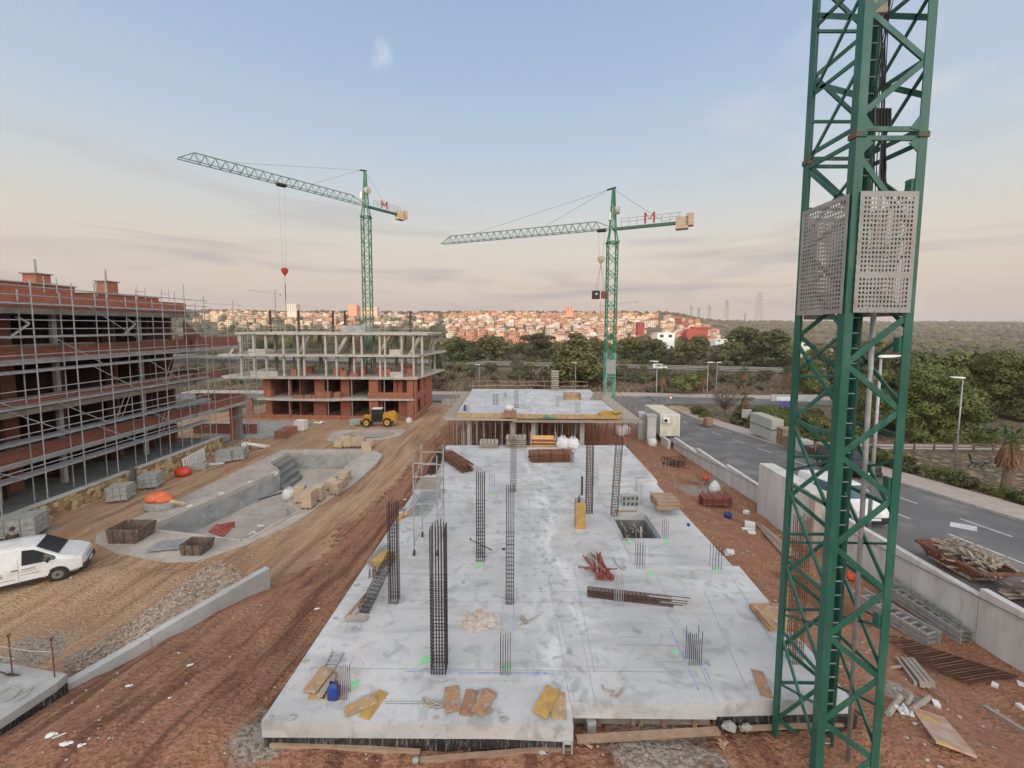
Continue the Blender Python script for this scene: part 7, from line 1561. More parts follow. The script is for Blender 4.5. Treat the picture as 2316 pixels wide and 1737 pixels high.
# rubble skip on the road
def roadskip():
    zr = -9.12; qa, qb, qc = PZ(2222, 1299, zr), PZ(2304, 1308, zr), PZ(2050, 1219, zr); print('SKIP', qa, qb, qc); x0, x1, y0, y1 = max(17.3, qa.x), max(17.3, qa.x) + 1.5, qa.y, qc.y; zb_ = roadz(15.2) + .02; t = thing('rubble_skip', 'long rusty skip full of broken timber and rubble on the road behind the wall', 'skip', (18.4, 16.6, zb_))
    A = [V((x0 + .25, y0 + .7, zb_)), V((x1 - .25, y0 + .7, zb_)), V((x1 - .25, y1 - .7, zb_ - .1)), V((x0 + .25, y1 - .7, zb_ - .1))]; B = [V((x0, y0, zr)), V((x1, y0, zr)), V((x1, y1, zr - .06)), V((x0, y1, zr - .06))]
    mb = MB(); mb.add(A + B, [(0, 3, 2, 1), (0, 1, 5, 4), (1, 2, 6, 5), (2, 3, 7, 6), (3, 0, 4, 7)]); s_ = mb.build('shell', M['rust'], t); mm = s_.modifiers.new('s', 'SOLIDIFY'); mm.thickness = .04
    mb = MB()
    for i in range(4): mb.bar(B[i], B[(i + 1) % 4], .1, .1)
    mb.build('rim', M['rust'], t)
    for i in range(4): y = y0 + .35 + i * (y1 - y0 - .7) / 3; mb = MB(); mb.bar(V((x0 + .2, y, zb_ + .1)), V((x0 - .03, y, zr - .05)), .07, .05); mb.build('side_rib', M['rust'], t)
    mb = MB(); rr_ = random.Random(3)
    for i in range(170):
        q = V((rr_.uniform(x0 + .3, x1 - .3), rr_.gauss(y0 * .62 + y1 * .38, .55), zr - .35 + rr_.random() * .6)); a = rr_.uniform(0, 3.14); L = rr_.uniform(.2, .9); mb.bar(q, q + V((math.cos(a) * L, math.sin(a) * L * .6, rr_.uniform(-.1, .3))), rr_.uniform(.03, .12), rr_.uniform(.02, .05))
    mb.prism([(x0 + .15, y0 + .5), (x1 - .15, y0 + .5), (x1 - .15, y1 - .4), (x0 + .15, y1 - .4)], zb_ + .1, zr - .3); o = mb.build('rubble_load', M['skiprub'], t); o['kind'] = 'stuff'
    for i in range(9): q = V((rr_.uniform(x0 + .4, x1 - .3), rr_.uniform(y0 + .6, y1 - .8), zr + .05)); mb = MB(); mb.ball(q, rr_.uniform(.07, .15), 7, 5, (1.2, 1, .6), .3); mb.build('white_lump', M['whitem'], t)
roadskip()
t = thing('plank_pile', 'pile of dark weathered planks on the road in front of the rubble skip', 'planks', (18, 14, -9.6))
for i in range(12): mb = MB(); y = 13.2 + R.uniform(-.3, .9); mb.bar((17.35 + R.uniform(0, .4), y, -9.65 + .05 * i), (19.6 + R.uniform(0, .8), y + R.uniform(-.3, .3), -9.65 + .05 * i), .2, .04); mb.build('plank', M['plyg' if i % 2 else 'rustd'], t)
# things on the soil between the slab and the boundary wall
def tangle(u, v, w, d, h, label, n=26, mat='rebar2', seed=2, name='rebar_frame_heap', cat='rebar'):
    p = G(u, v); rr_ = random.Random(seed); t = thing(name, label, cat, p, None)
    for k in range(n // 4):
        mb = MB(); o = p + V((rr_.uniform(-w / 2, w / 2), rr_.uniform(-d / 2, d / 2), .03)); a = rr_.uniform(-.5, .5) + 2.3; L = rr_.uniform(.8, 1.3); q = o + V((math.cos(a) * L, math.sin(a) * L, 0)); up = V((rr_.uniform(-.2, .2), 0, h * rr_.uniform(.6, 1)))
        mb.path([o, q, q + up, o + up, o], .02, 5)
        for j in range(3): f_ = (j + 1) / 4; mb.tube(o + (q - o) * f_, o + (q - o) * f_ + up, .015, 5)
        mb.build('frame', M[mat], t)
tangle(1535, 1058, 1.8, 1.6, .7, 'tangle of black rebar frames by the far boundary wall', n=48)
t = thing('stake_row', 'row of pale upright stakes right of the slab far corner', 'stakes', G(1500, 1070))
for i in range(11): u, v = 1478 + i * 5 + R.uniform(-4, 4), 1050 + i * 4 + R.uniform(-6, 6); p = G(u, v); mb = MB(); mb.tube(p, p + V((R.uniform(-.08, .08), 0, R.uniform(.6, 1.1))), .022, 5); mb.build('stake', M['plyg'], t)
tangle(1592, 1095, 1.6, 1.2, .25, 'heap of broken pallets with a red rag by the wall', n=44, mat='wood', seed=5, name='pallet_rubble', cat='timber'); p = G(1597, 1090); mb = MB(); mb.ball(p + V((0, 0, .35)), .24, 8, 6, (1.2, 1, .8), .3); single(mb, 'red_rag', M['redpl'], 'bright red rag on the heap of broken pallets', 'rag')
p = G(1616, 1112); mb = MB(); mb.loft([[p + V((r * math.cos(a), r * .8 * math.sin(a), z)) for a in [i / 10 * 6.283 for i in range(10)]] for z, r in ((0, .42), (.3, .46), (.6, .3), (.85, .08))]); single(mb, 'white_sack', M['bag'], 'pointed white sack by the boundary wall behind the red props', 'sack', smooth=True)
p = G(1625, 1150); t = thing('prop_crate', 'steel crate of red and orange props on the gravel right of the slab', 'steel props', p)
for k in range(6):
    mb = MB()
    for j in range(6): mb.tube(p + V((-1.0, .1 + j * .13, .1 + k * .11)), p + V((.95 + R.uniform(-.1, .1), .1 + j * .13, .12 + k * .11)), .045, 6)
    mb.build('prop_layer', M['redp'] if k % 3 else M['rust'], t)
mb = MB()
for x in (-.75, -.35, .35, .8):
    mb.bar(p + V((x, 0, .02)), p + V((x, 0, .85)), .045); mb.bar(p + V((x, .85, .02)), p + V((x, .85, .85)), .045); mb.bar(p + V((x, 0, .85)), p + V((x, .85, .85)), .045)
mb.build('crate_frame', M['rustd'], t)
p = G(1646, 1172); mb = MB(); mb.tube(p, p + V((0, 0, .28)), .2, 14, .24); mb.torus(p + V((0, 0, .3)), .22, .03); single(mb, 'dark_bucket', M['blue'], 'dark blue bucket on the red soil in front of the prop crate', 'bucket')
for u, v, sz, rz, lb in ((1690, 1164, (.35, .3, .22), .5, 'small white foam block above the big one'), (1698, 1194, (.55, .42, .3), -.5, 'big white foam block on the soil'), (1694, 1201, (.7, .16, .12), -.2, 'long thin white foam piece below the big block'), (1702, 1209, (.42, .2, .14), -.2, 'white foam piece nearest the camera')):
    p = G(u, v); mb = MB(); mb.box(p + V((0, .1, sz[2] / 2)), sz, rz); single(mb, 'foam_block', M['whitem'], lb, 'foam block', 'white foam blocks on the red soil', bevel=.015)
p = G(1650, 1256); mb = MB(); mb.ball(p + V((0, 0, .14)), .2, 9, 6, (1.3, .8, .9), .3); single(mb, 'white_plastic_bag', M['bag'], 'crumpled white plastic bag at the right slab edge', 'bag')
t = thing('long_planks', 'bundle of long grey planks lying along the foot of the concrete block', 'planks', G(1740, 1220))
for i in range(8): a, b = G(1708 + i * 3, 1184 + i * 1.5), G(1772 + i * 7, 1258 + i * 2); mb = MB(); mb.bar(a + V((0, 0, .06 + .02 * (i % 3))), b + V((0, 0, .06 + .02 * (i % 3))), .12, .04); mb.build('plank', M['plyg' if i % 2 else 'wood'], t)
t = thing('mesh_mats', 'rusty reinforcement mesh mats lying on the soil behind the near crane mast', 'rebar mesh', G(1900, 1370)); 
o_ = G(1830, 1310); e1 = (G(1985, 1425) - o_); e2 = V((-e1.y, e1.x, 0)).normalized() * -1.9
def gr(p): return V((p.x, p.y, gz(p.x, p.y) + .1))
for nm_, n1, n2 in (('long_bars', 13, 0), ('cross_bars', 0, 26)):
    mb = MB()
    for i in range(max(n1, n2)):
        if n1: a = o_ + e2 * (i / (n1 - 1)); b = a + e1
        else: a = o_ + e1 * (i / (n2 - 1)); b = a + e2
        mb.path([gr(a), gr((a + b) / 2), gr(b)], .012, 4)
    mb.build(nm_, M['rust'], t)
t = thing('rusty_bar_bed', 'dark bed of rusty bars on the soil below the aluminium beams', 'rebar', G(2180, 1500)); c0, c1_ = G(2030, 1445), G(2300, 1535); dd = (c1_ - c0); c2_ = G(2190, 1552) - c1_
for i in range(22): a = c0 + (c1_ - c0) * (i / 21); b = a + c2_ * (.35 + .65 * (i / 21)); mb = MB(); mb.path([gr(a) + V((0, 0, R.uniform(-.03, .08))), gr((a + b) / 2) + V((0, 0, .03)), gr(b)], .022, 5); mb.build('bar', M['rust' if i % 3 else 'rebar'], t)
for i in range(16): a = c0 + (c1_ - c0) * .02 + c2_ * (i / 15) * .9; b = c1_ + c2_ * (i / 15) * .95; mb = MB(); a = a + dd * (.45 * (i / 15)); mb.path([gr(a), gr((a + b) / 2), gr(b)], .02, 5); mb.build('cross_bar', M['rebar'], t)
def beamstack(a, b, w, n, label, frame=True):
    p, q = G(*a), G(*b); z = max(p.z, q.z) + .05; t = thing('beam_stack', label, 'aluminium beams', (p + q) / 2, 'stacks of aluminium formwork beams'); d = (q - p); d.z = 0; L = d.length; d.normalize(); s_ = V((-d.y, d.x, 0))
    for k in range(n):
        zz = z + k * .17; mb = MB()
        for sd_ in (-1, 1): mb.bar(V((p.x, p.y, zz + .03)) + s_ * (sd_ * w / 2) - d * (.1 * k), V((q.x, q.y, zz + .03)) + s_ * (sd_ * w / 2), .07, .13)
        mb.build('side_rails', M['alu'], t); mb = MB()
        for i in range(9): c = V((p.x, p.y, zz)) + d * (L * (i + .5) / 9); mb.bar(c - s_ * w / 2, c + s_ * w / 2, .05, .07)
        mb.build('cross_members', M['alu'], t)
    return t
beamstack((1950, 1370), (2112, 1462), .62, 3, 'lower wide stack of aluminium beams on the soil, left one')
t = beamstack((2000, 1345), (2185, 1458), .45, 3, 'stack of aluminium beams against the boundary wall, right one')
p, q = G(2010, 1342), G(2172, 1448); mb = MB(); zz = max(p.z, q.z) + .7; d = (q - p); d.z = 0
mb.bar(V((p.x, p.y, zz)), V((q.x, q.y, zz)), .08, .06); mb.bar(V((p.x, p.y, zz - .3)), V((q.x, q.y, zz - .3)), .08, .06)
for i in range(10): c = V((p.x, p.y, zz - .15)) + d * (i / 9.0); mb.bar(c - V((0, 0, .15)), c + V((0, 0, .15)), .05, .04)
o = mb.build('upright_frame', M['alu'], t)
t = thing('plank_bundle', 'bundle of white greyed planks lying on the orange soil right of the mast', 'planks', G(2065, 1530))
a0, b0 = G(2040, 1498), G(2084, 1556)
for i in range(4): o = V((-.18 + i * .15 + (.05 if i else 0), 0, .1)); mb = MB(); mb.bar(a0 + o, b0 + o, .12 if i else .07, .16); mb.build('plank', M['plyg'], t, bevel=.005)
a, b = G(2096, 1616), G(2162, 1700); mb = MB(); mb.bar(a + V((0, 0, .05)), b + V((0, 0, .05)), .62, .05); pm_col = pm('paint_stained_board', (.50, .40, .34), (.42, .17, .10), 2.2, .6, .2, 10, c3=(.55, .40, .12), s3=3, a3=.9)
single(mb, 'painted_board', pm_col, 'pink and yellow stained formwork board lying on the soil at the bottom right', 'board')
log((2226, 1598), (2330, 1662), .12, .09, -9.9, -9.6, 'plyg', 'thick grey plank lying at the bottom right corner', grp='loose planks at the bottom right')
for a, b, w, mt, lb in (((2008, 1620), (2036, 1583), .11, 'plyg', 'round grey stump left of the blue cloth'), ((2050, 1600), (2060, 1580), .08, 'plyg', 'short stub beside the blue cloth'), ((2062, 1610), (2102, 1583), .1, 'plyg', 'grey log pointing up right from the blue cloth'), ((2118, 1575), (2143, 1592), .05, 'wood', 'thin batten right of the logs'), ((1925, 1604), (1955, 1623), .06, 'wood', 'pale batten seen through the mast foot'), ((2014, 1514), (2040, 1513), .07, 'wood', 'tan batten behind the plank bundle')):
    p, q = G(*a), G(*b); mb = MB(); mb.tube(p + V((0, 0, .06)), q + V((0, 0, .08)), w / 2 + .01, 8); single(mb, 'wood_offcut', M[mt], lb, 'wood scrap', 'wood offcuts right of the mast')
sheet(G(2045, 1612), .3, .3, 'pale blue crumpled cloth among the logs right of the mast', 'bag', .12, 'blue_cloth', 9)
for u, v, lb in ((2117, 1596, 'small white block above the stained board'), (2250, 1553, 'white chip on the soil below the bar bed'), (2308, 1551, 'white block at the right picture edge'), (2310, 1603, 'pale block at the right edge beside the thick plank')):
    p = G(u, v); mb = MB(); mb.box(p + V((0, 0, .05)), (.2, .14, .09), R.uniform(0, 2)); single(mb, 'white_chip', M['whitem'], lb, 'scrap', 'white scraps right of the mast')
p = G(1923, 1312); mb = MB(); mb.ball(p + V((0, 0, .15)), .2, 8, 6, (1, 1, 1.2), .3); single(mb, 'red_bundle', M['redpl'], 'small red bundle on the mesh mats seen through the mast', 'bundle')
# park furniture
p = hit(2210, 1058, gz); t = thing('metal_lounger', 'black metal lounger standing on the dry park ground at the right', 'bench', p)
mb = MB(); mb.path([p + V((-.75, 0, 1.15)), p + V((-.55, 0, .55)), p + V((-.2, 0, .4)), p + V((.5, 0, .5)), p + V((.9, 0, .42)), p + V((1.2, 0, .6))], .06, 6); mb.build('seat', M['black'], t)
for x in (-.4, .1, .7): mb = MB(); mb.path([p + V((x, -.3, 0)), p + V((x, 0, .45)), p + V((x, .3, 0))], .035, 5); mb.build('leg', M['black'], t)
t = thing('park_fence', 'low dark wooden rail fence crossing the park behind the lounger', 'fence', (48, 38.5, -12)); 
for i in range(16): x = 33 + i * 1.9; z = gz(x, 38.5); mb = MB(); mb.box((x, 38.5, z + .4), (.12, .12, .9)); mb.build('post', M['rustd'], t)
for dz in (.45, .75): mb = MB(); mb.bar((33, 38.5, gz(33, 38.5) + dz), (62, 38.5, gz(60, 38.5) + dz), .07, .1); mb.build('rail', M['rustd'], t)
mb = MB(); mb.bx(31.5, 66, 39.6, 41.6, gz(40, 40) - .1, gz(40, 40) + .04); struct(mb, 'park_path', M['pave'])
t = thing('purple_banner', 'purple sheet with white dots hanging beside the dark bushes', 'banner', PY(1778, 932, 60)); a = PY(1764, 907, 60); b = PY(1795, 934, 60)
mb = MB(); n = 10; mb.add([(a.x + (b.x - a.x) * i / n, 60 + .15 * math.sin(i * 2.1), z) for i in range(n + 1) for z in (a.z, b.z)], [(2 * i, 2 * i + 1, 2 * i + 3, 2 * i + 2) for i in range(n)]); mb.build('sheet', M['purple'], t)
for x in (a.x, b.x): mb = MB(); mb.tube((x, 60.2, gz(x, 60)), (x, 60.2, a.z + .2), .05, 6); mb.build('post', M['galv'], t)
for i in range(6): mb = MB(); mb.box((R.uniform(a.x, b.x), 59.8, R.uniform(b.z, a.z)), (.12, .02, .12)); mb.build('white_dot', M['white'], t)
mb = MB(); mb.box((a.x + 1.5, 61, a.z + .15), (3, .6, .5)); single(mb, 'white_roof', M['white'], 'white roof edge above the purple sheet', 'roof')
for u0, u1, v, Y, h, lb in ((1745, 1850, 900, 74, .6, 'long low pale wall beyond the purple sheet'), (1680, 1700, 936, 56, .6, 'white low wall behind the fat palm')):
    a, b = PY(u0, v, Y), PY(u1, v, Y); mb = MB(); mb.bx(a.x, b.x, Y, Y + .3, a.z - .6, a.z + h); single(mb, 'low_wall', M['concl'], lb, 'wall')
# ---------------------------------------------------------------- vegetation
def leaves(rnd, blobs, n, ls, flat=.0, inner=.55):
    vs, fs = [], []; wts = [b[1] ** 2 for b in blobs]
    for (c, r, sq), k in zip([(b[0], b[1], b[2] if len(b) > 2 else (1, 1, .8)) for b in blobs], [int(n * w / sum(wts)) for w in wts]):
        for _ in range(k):
            d = V((rnd.gauss(0, 1), rnd.gauss(0, 1), rnd.gauss(.25, 1))).normalized(); rr_ = r * (inner + (1.06 - inner) * rnd.random() ** .5)
            p = V(c) + V((d.x * sq[0], d.y * sq[1], d.z * sq[2])) * rr_
            a = V((rnd.gauss(0, 1), rnd.gauss(0, 1), rnd.gauss(0, 1))); a = (a - d * a.dot(d) * .5).normalized(); b = a.cross(d + V((rnd.uniform(-.6, .6), rnd.uniform(-.6, .6), rnd.uniform(-.6, .6)))).normalized()
            s_ = ls * rnd.uniform(.5, 1.4); a *= s_; b *= s_ * rnd.uniform(.35, .8); i = len(vs); vs += [tuple(p - a - b * .3), tuple(p + b), tuple(p + a * .9 - b * .2), tuple(p - b * .9)]; fs.append((i, i + 1, i + 2, i + 3))
    return vs, fs
def treeproto(name, kind, seed, mat, label, cat, n=2600, ls=.34):
    rnd = random.Random(seed); t = thing(name, label, cat, (0, 0, 0)); mb = MB(); bl = []
    if kind == 'pine':      # broad uneven crown, height about 10
        lean = V((rnd.uniform(-.5, .5), rnd.uniform(-.5, .5), 0)); top = V((lean.x, lean.y, 5.5)); mb.tube((0, 0, -.6), top, .26, 7, .14)
        for i in range(11):
            a = i * 2.4 + rnd.random(); rr_ = rnd.uniform(1.0, 3.3); z = rnd.uniform(3.0, 8.6) - rr_ * .25; c = V((rr_ * math.cos(a), rr_ * math.sin(a), z)); bl.append((c, rnd.uniform(1.0, 1.9), (1.1, 1.1, .7))); mb.tube(V((lean.x, lean.y, 0)) * (z - 1) / 6 + V((0, 0, max(1.6, z - 2.2))), c, .1, 5, .03)
        bl.append((V((0, 0, 8.2)), 1.7, (1, 1, .7)))
    elif kind == 'tall':    # conical dense crown
        mb.tube((0, 0, -.6), (0, 0, 8), .28, 7, .08)
        for i in range(15): f_ = i / 14; a = i * 2.4; r0 = (1 - f_) * 2.6 + .3; bl.append((V((r0 * .7 * math.cos(a), r0 * .7 * math.sin(a), 1.8 + f_ * 7.6)), .8 + (1 - f_) * 1.5, (1, 1, .85))); mb.tube((0, 0, 1.5 + f_ * 6), bl[-1][0], .07, 5, .02)
    elif kind == 'full':
        mb.tube((0, 0, -.6), (0, 0, 6), .3, 7, .12)
        for i in range(26):
            a = i * 2.4 + rnd.random(); z = 1.1 + 7.2 * (i / 25); R_ = 3.9 * math.sqrt(max(.05, 1 - ((z - 3.6) / 5.4) ** 2)); rr_ = R_ * rnd.uniform(.35, .85); bl.append((V((rr_ * math.cos(a), rr_ * math.sin(a), z)), rnd.uniform(.9, 1.7), (1, 1, .75)))
            if i % 2: mb.tube((0, 0, z * .6), bl[-1][0], .07, 5, .02)
    elif kind == 'round':
        mb.tube((0, 0, -.4), (0, 0, 2.6), .2, 7, .12)
        for i in range(12): a = i * 2.4; rr_ = rnd.uniform(.4, 1.9); z = rnd.uniform(1.6, 4.6); bl.append((V((rr_ * math.cos(a), rr_ * math.sin(a), z)), rnd.uniform(.8, 1.4), (1, 1, .85))); mb.tube((0, 0, 1.6), bl[-1][0], .06, 5, .02)
    elif kind == 'bush':
        mb.tube((0, 0, -.2), (0, 0, .6), .08, 5, .04)
        for i in range(8): a = i * 2.4; rr_ = rnd.uniform(.1, .75); bl.append((V((rr_ * math.cos(a), rr_ * math.sin(a), rnd.uniform(.35, 1.1))), rnd.uniform(.4, .65), (1, 1, .85))); mb.tube((0, 0, .1), bl[-1][0], .03, 4, .01)
    elif kind == 'bare':
        mb.tube((0, 0, -.2), (0, 0, 1.6), .1, 6, .07)
        for i in range(46):
            a = i * 2.4; s0 = V((0, 0, rnd.uniform(.8, 1.7))); e_ = V((rnd.uniform(.5, 1.7) * math.cos(a), rnd.uniform(.5, 1.7) * math.sin(a), rnd.uniform(2, 4.2))); mb.tube(s0, e_, .035, 4, .01)
            for _ in range(3): mb.tube(s0 + (e_ - s0) * rnd.uniform(.4, .9), e_ + V((rnd.uniform(-.5, .5), rnd.uniform(-.5, .5), rnd.uniform(-.3, .5))), .014, 3, .006)
        bl = [(V((0, 0, 2.9)), 1.6, (1, 1, .8))]
    mb.build('trunk', M['bark'], t); vs, fs = leaves(rnd, bl, n, ls); m2 = MB(); m2.add(vs, fs); o = m2.build('crown', M[mat], t); return t
LFT = 'pine trees and bushes between the highway and the town'
protos = {k: treeproto(*a, **kw) for k, a, kw in (
    ('p1', ('pine_tree', 'pine', 1, 'leafp', 'x', 'tree'), {}), ('p2', ('pine_tree', 'pine', 2, 'leafd', 'x', 'tree'), {}), ('p3', ('pine_tree', 'pine', 3, 'leafp', 'x', 'tree'), {}),
    ('t1', ('pine_tree', 'tall', 4, 'leafd', 'x', 'tree'), dict(n=3600, ls=.36)), ('r1', ('round_tree', 'round', 5, 'leafo', 'x', 'tree'), dict(n=2200, ls=.24)), ('r2', ('round_tree', 'round', 6, 'leafb', 'x', 'tree'), dict(n=1500, ls=.2)), ('r3', ('round_tree', 'round', 7, 'leafp', 'x', 'tree'), dict(n=2400, ls=.24)),
    ('b1', ('bush', 'bush', 8, 'leafo', 'x', 'bush'), dict(n=900, ls=.14)), ('b2', ('bush', 'bush', 9, 'leafd', 'x', 'bush'), dict(n=1100, ls=.13)), ('b3', ('bush', 'bush', 10, 'leafb', 'x', 'bush'), dict(n=700, ls=.14)), ('b4', ('bush', 'bush', 12, 'leafg', 'x', 'bush'), dict(n=1500, ls=.11)),
    ('f1', ('pine_tree', 'full', 31, 'leafp', 'x', 'tree'), dict(n=3600, ls=.33)), ('f2', ('pine_tree', 'full', 32, 'leafd', 'x', 'tree'), dict(n=3600, ls=.33)), ('big', ('broad_tree', 'full', 13, 'leafg', 'x', 'tree'), dict(n=32000, ls=.125)), ('bare', ('bare_tree', 'bare', 14, 'leafb', 'x', 'tree'), dict(n=900, ls=.1)), ('gr', ('round_bush', 'bush', 15, 'leafg', 'x', 'bush'), dict(n=8000, ls=.05)), ('sil', ('pine_tree', 'tall', 16, 'leafp', 'x', 'tree'), dict(n=9000, ls=.26)))}
RV = random.Random(21)
def plant(k, x, y, s, label, cat, group=None, z=None, rz=None): return place(protos[k], USED, (x, y, (gz(x, y) if z is None else z) - .05), RV.uniform(0, 6.28) if rz is None else rz, label, cat, group, s)
def plantpx(k, u, v, hpx, H0, label, cat, group=None, Y=None, sx=1):
    p = G(u, v) if Y is None else PY(u, v, Y); s = hpx * p.y / 910 / H0; return place(protos[k], USED, (p.x, p.y, p.z - .05), RV.uniform(0, 6.28), label, cat, group, (s * sx, s * sx, s))
# named trees
plantpx('sil', 1303, 872, 118, 9.8, 'biggest dark green pine, standing alone in front of the highway', 'tree', sx=1.6)
plantpx('big', 2108, 992, 182, 9.8, 'large bright green tree in the park right of the near crane mast', 'tree', sx=1.25)
plantpx('big', 2290, 945, 160, 9.8, 'dark green tree cut by the right picture edge', 'tree', sx=1.3); plantpx('big', 1935, 985, 150, 9.8, 'bright green tree behind the near crane mast', 'tree', sx=.8)
plantpx('gr', 1735, 970, 62, 1.75, 'large round green bush left of the purple sheet', 'bush', sx=.95); plantpx('gr', 1775, 985, 50, 1.75, 'round green bush in front of the purple sheet', 'bush', sx=.9)
plantpx('gr', 1580, 938, 26, 1.75, 'dark green shrub at the road corner under the lamp', 'bush', sx=1.2); plantpx('gr', 1598, 946, 18, 1.75, 'low dark shrub right of the lamp foot at the road corner', 'bush', sx=1.4)
plantpx('bare', 1638, 940, 62, 4.3, 'leafless grey brown tree behind the tall grey block stack', 'tree', sx=1.2)
plantpx('r3', 1552, 893, 58, 5.8, 'olive green tree behind the give way sign', 'tree', sx=1.5); plantpx('t1', 988, 852, 66, 9.8, 'dark cypress like tree at the right end of the open concrete building', 'tree', Y=85, sx=.6)
plantpx('p1', 1990, 950, 120, 9.8, 'bright tree behind the mast beside the street lamp', 'tree', Y=70)
# palms
def palm(u, v, hpx, label, skirt=True, Y=None, sc_=1, f=G):
    p = f(u, v) if Y is None else PY(u, v, Y); Hh = hpx * p.y / 910; rnd = random.Random(int(u)); t = thing('palm_tree', label, 'palm', p, 'fan palms by the road'); mb = MB(); r = Hh * .07
    mb.loft([[p + V((rr_ * math.cos(a), rr_ * math.sin(a), z * Hh)) for a in [i / 10 * 6.283 for i in range(10)]] for z, rr_ in ((-.05, r * 1.2), (.1, r), (.35, r * .8), (.72, r * .8))]); mb.build('trunk', M['bark'], t)
    if skirt:
        mb = MB(); top = p + V((0, 0, Hh * .78))
        for i in range(150): a = rnd.uniform(0, 6.28); L = Hh * rnd.uniform(.2, .36); q = top + V((math.cos(a) * r, math.sin(a) * r, -rnd.uniform(0, .1) * Hh)); e_ = q + V((math.cos(a) * Hh * rnd.uniform(.02, .10), math.sin(a) * Hh * rnd.uniform(.02, .10), -L)); mb.bar(q, e_, Hh * .02, Hh * .006)
        mb.build('dead_leaf_skirt', M['palmd'], t)
    mb = MB(); c = p + V((0, 0, Hh * .8))
    for i in range(46):
        a = rnd.uniform(0, 6.28); el_ = rnd.uniform(-.4, 1.3); L = Hh * rnd.uniform(.24, .36); d = V((math.cos(a) * math.cos(el_), math.sin(a) * math.cos(el_), math.sin(el_))); m_ = c + d * L * .6; mb.bar(c, m_, Hh * .008, Hh * .005); sdv = d.cross(V((0, 0, 1))).normalized()
        for j in range(9): f_ = (j - 4) / 4; e_ = m_ + (d * (1 - .35 * abs(f_)) + sdv * f_ * .8 + V((0, 0, -.25 - .2 * abs(f_)))) * L * .42; w = (e_ - m_).cross(d).normalized() * Hh * .008; mb.add([m_ - w, m_ + w, e_], [(0, 1, 2)])
    mb.build('fronds', M['palm'], t)
palm(1683, 952, 66, 'fat fan palm with a thick brown skirt behind the pavement stacks', f=onp); palm(2276, 1112, 150, 'fan palm with a brown leaf skirt at the right edge of the park', f=onp); palm(1497, 892, 54, 'fan palm left of the olive green tree across the junction'); palm(1589, 893, 58, 'fan palm by the first lamp across the junction'); palm(1683, 880, 50, 'fan palm on the scrub slope beyond the fat one'); palm(1778, 885, 54, 'fan palm just left of the near crane mast, far side of the road')
# hedge along the pavement, each bush by itself
hg = 'hedge bushes along the pavement'
for i in range(34):
    y = 16 + i * 1.25; x = 31.0 + RV.uniform(-.3, .5); plant('b4' if i % 3 else 'b2', x, y, RV.uniform(.45, .8) * (1.35 if 30 < y < 48 else 1), 'low green bush in the hedge between pavement and park', 'bush', hg)
for i in range(26): plant(RV.choice(['b4', 'b2', 'gr', 'b4']), RV.uniform(32, 52), RV.uniform(41, 62), RV.uniform(.9, 1.7), 'dense green shrub under the park trees', 'bush', 'shrubs under the park trees')
for i in range(14): plant(RV.choice(['r3', 'p1', 'p3']), RV.uniform(56, 115), RV.uniform(60, 92), RV.uniform(.7, 1.0), 'green tree in the group beyond the park', 'tree', 'trees beyond the park')
# embankment scrub between the cross road and the highway
sg_ = 'scrub bushes on the embankment before the highway'
for i in range(150):
    y = RV.uniform(89, 146); x = RV.uniform(-.9, 1.0) * y * 1.0
    if abs(y - hy(x)) < 9 or y > hy(x): continue
    plant(RV.choice(['b1', 'b3', 'b1', 'b3', 'b2']), x, y, RV.uniform(.9, 2.1), 'grey olive scrub bush on the brown embankment', 'bush', sg_)
for i in range(22): y = RV.uniform(105, 135); x = RV.uniform(-40, 90); plant('r1', x, y, RV.uniform(.5, .85), 'grey green roundish tree on the embankment', 'tree', 'small trees on the embankment')
# tree belt beyond the highway
k = 0
for i in range(330):
    y = RV.uniform(172, 400); x = RV.uniform(-.95, .95) * y; u = 1165 + 910 * x / y
    if y < hy(x) + 12 or (1290 < u < 1330 and y < 200): continue
    lim = 210
    if k > 235: break
    k += 1; kd = RV.choice(['p1', 'f1', 'f2', 'f1', 'p3', 'r2', 't1', 'r1', 'f1'] if y > 200 else ['p1', 'p3', 'r1', 'r2', 'r2', 'b3'])
    s = RV.uniform(.95, 1.5) * (1 if y > 190 else .85) * (1.3 if kd[0] in 'rb' else 1) * (.75 if u < 1000 and y < 260 else 1)
    lb = {'p': 'green pine among the tree belt below the town', 'f': 'full green pine among the tree belt below the town', 't': 'dark pointed tree among the tree belt below the town', 'r': 'brownish round tree among the tree belt below the town', 'b': 'brownish bush at the front of the tree belt'}[kd[0]]
    plant(kd, x, y, s, lb, 'tree' if kd[0] != 'b' else 'bush', {'p': 'green pines below the town', 'f': 'full green pines below the town', 't': 'dark pointed trees below the town', 'r': 'brownish round trees below the town', 'b': 'brownish bushes below the town'}[kd[0]])
for i in range(95):
    y = RV.uniform(330, 560); u = RV.choice((RV.uniform(430, 1000), RV.uniform(430, 1000), RV.uniform(1260, 1700))); x = (u - 1165) / 910 * y
    if u > 1200 and y > 470: y -= 120; x = (u - 1165) / 910 * y
    plant(RV.choice(['f1', 'f2', 'p1', 'f1']), x, y, RV.uniform(1.1, 1.7), 'green tree on the slope at the foot of the town', 'tree', 'trees at the foot of the town')
for i in range(16): plant(RV.choice(['f1', 'f2', 'big']), RV.uniform(62, 125), RV.uniform(66, 98), RV.uniform(.75, 1.1), 'dense green tree in the wood right of the park', 'tree', 'trees right of the park')
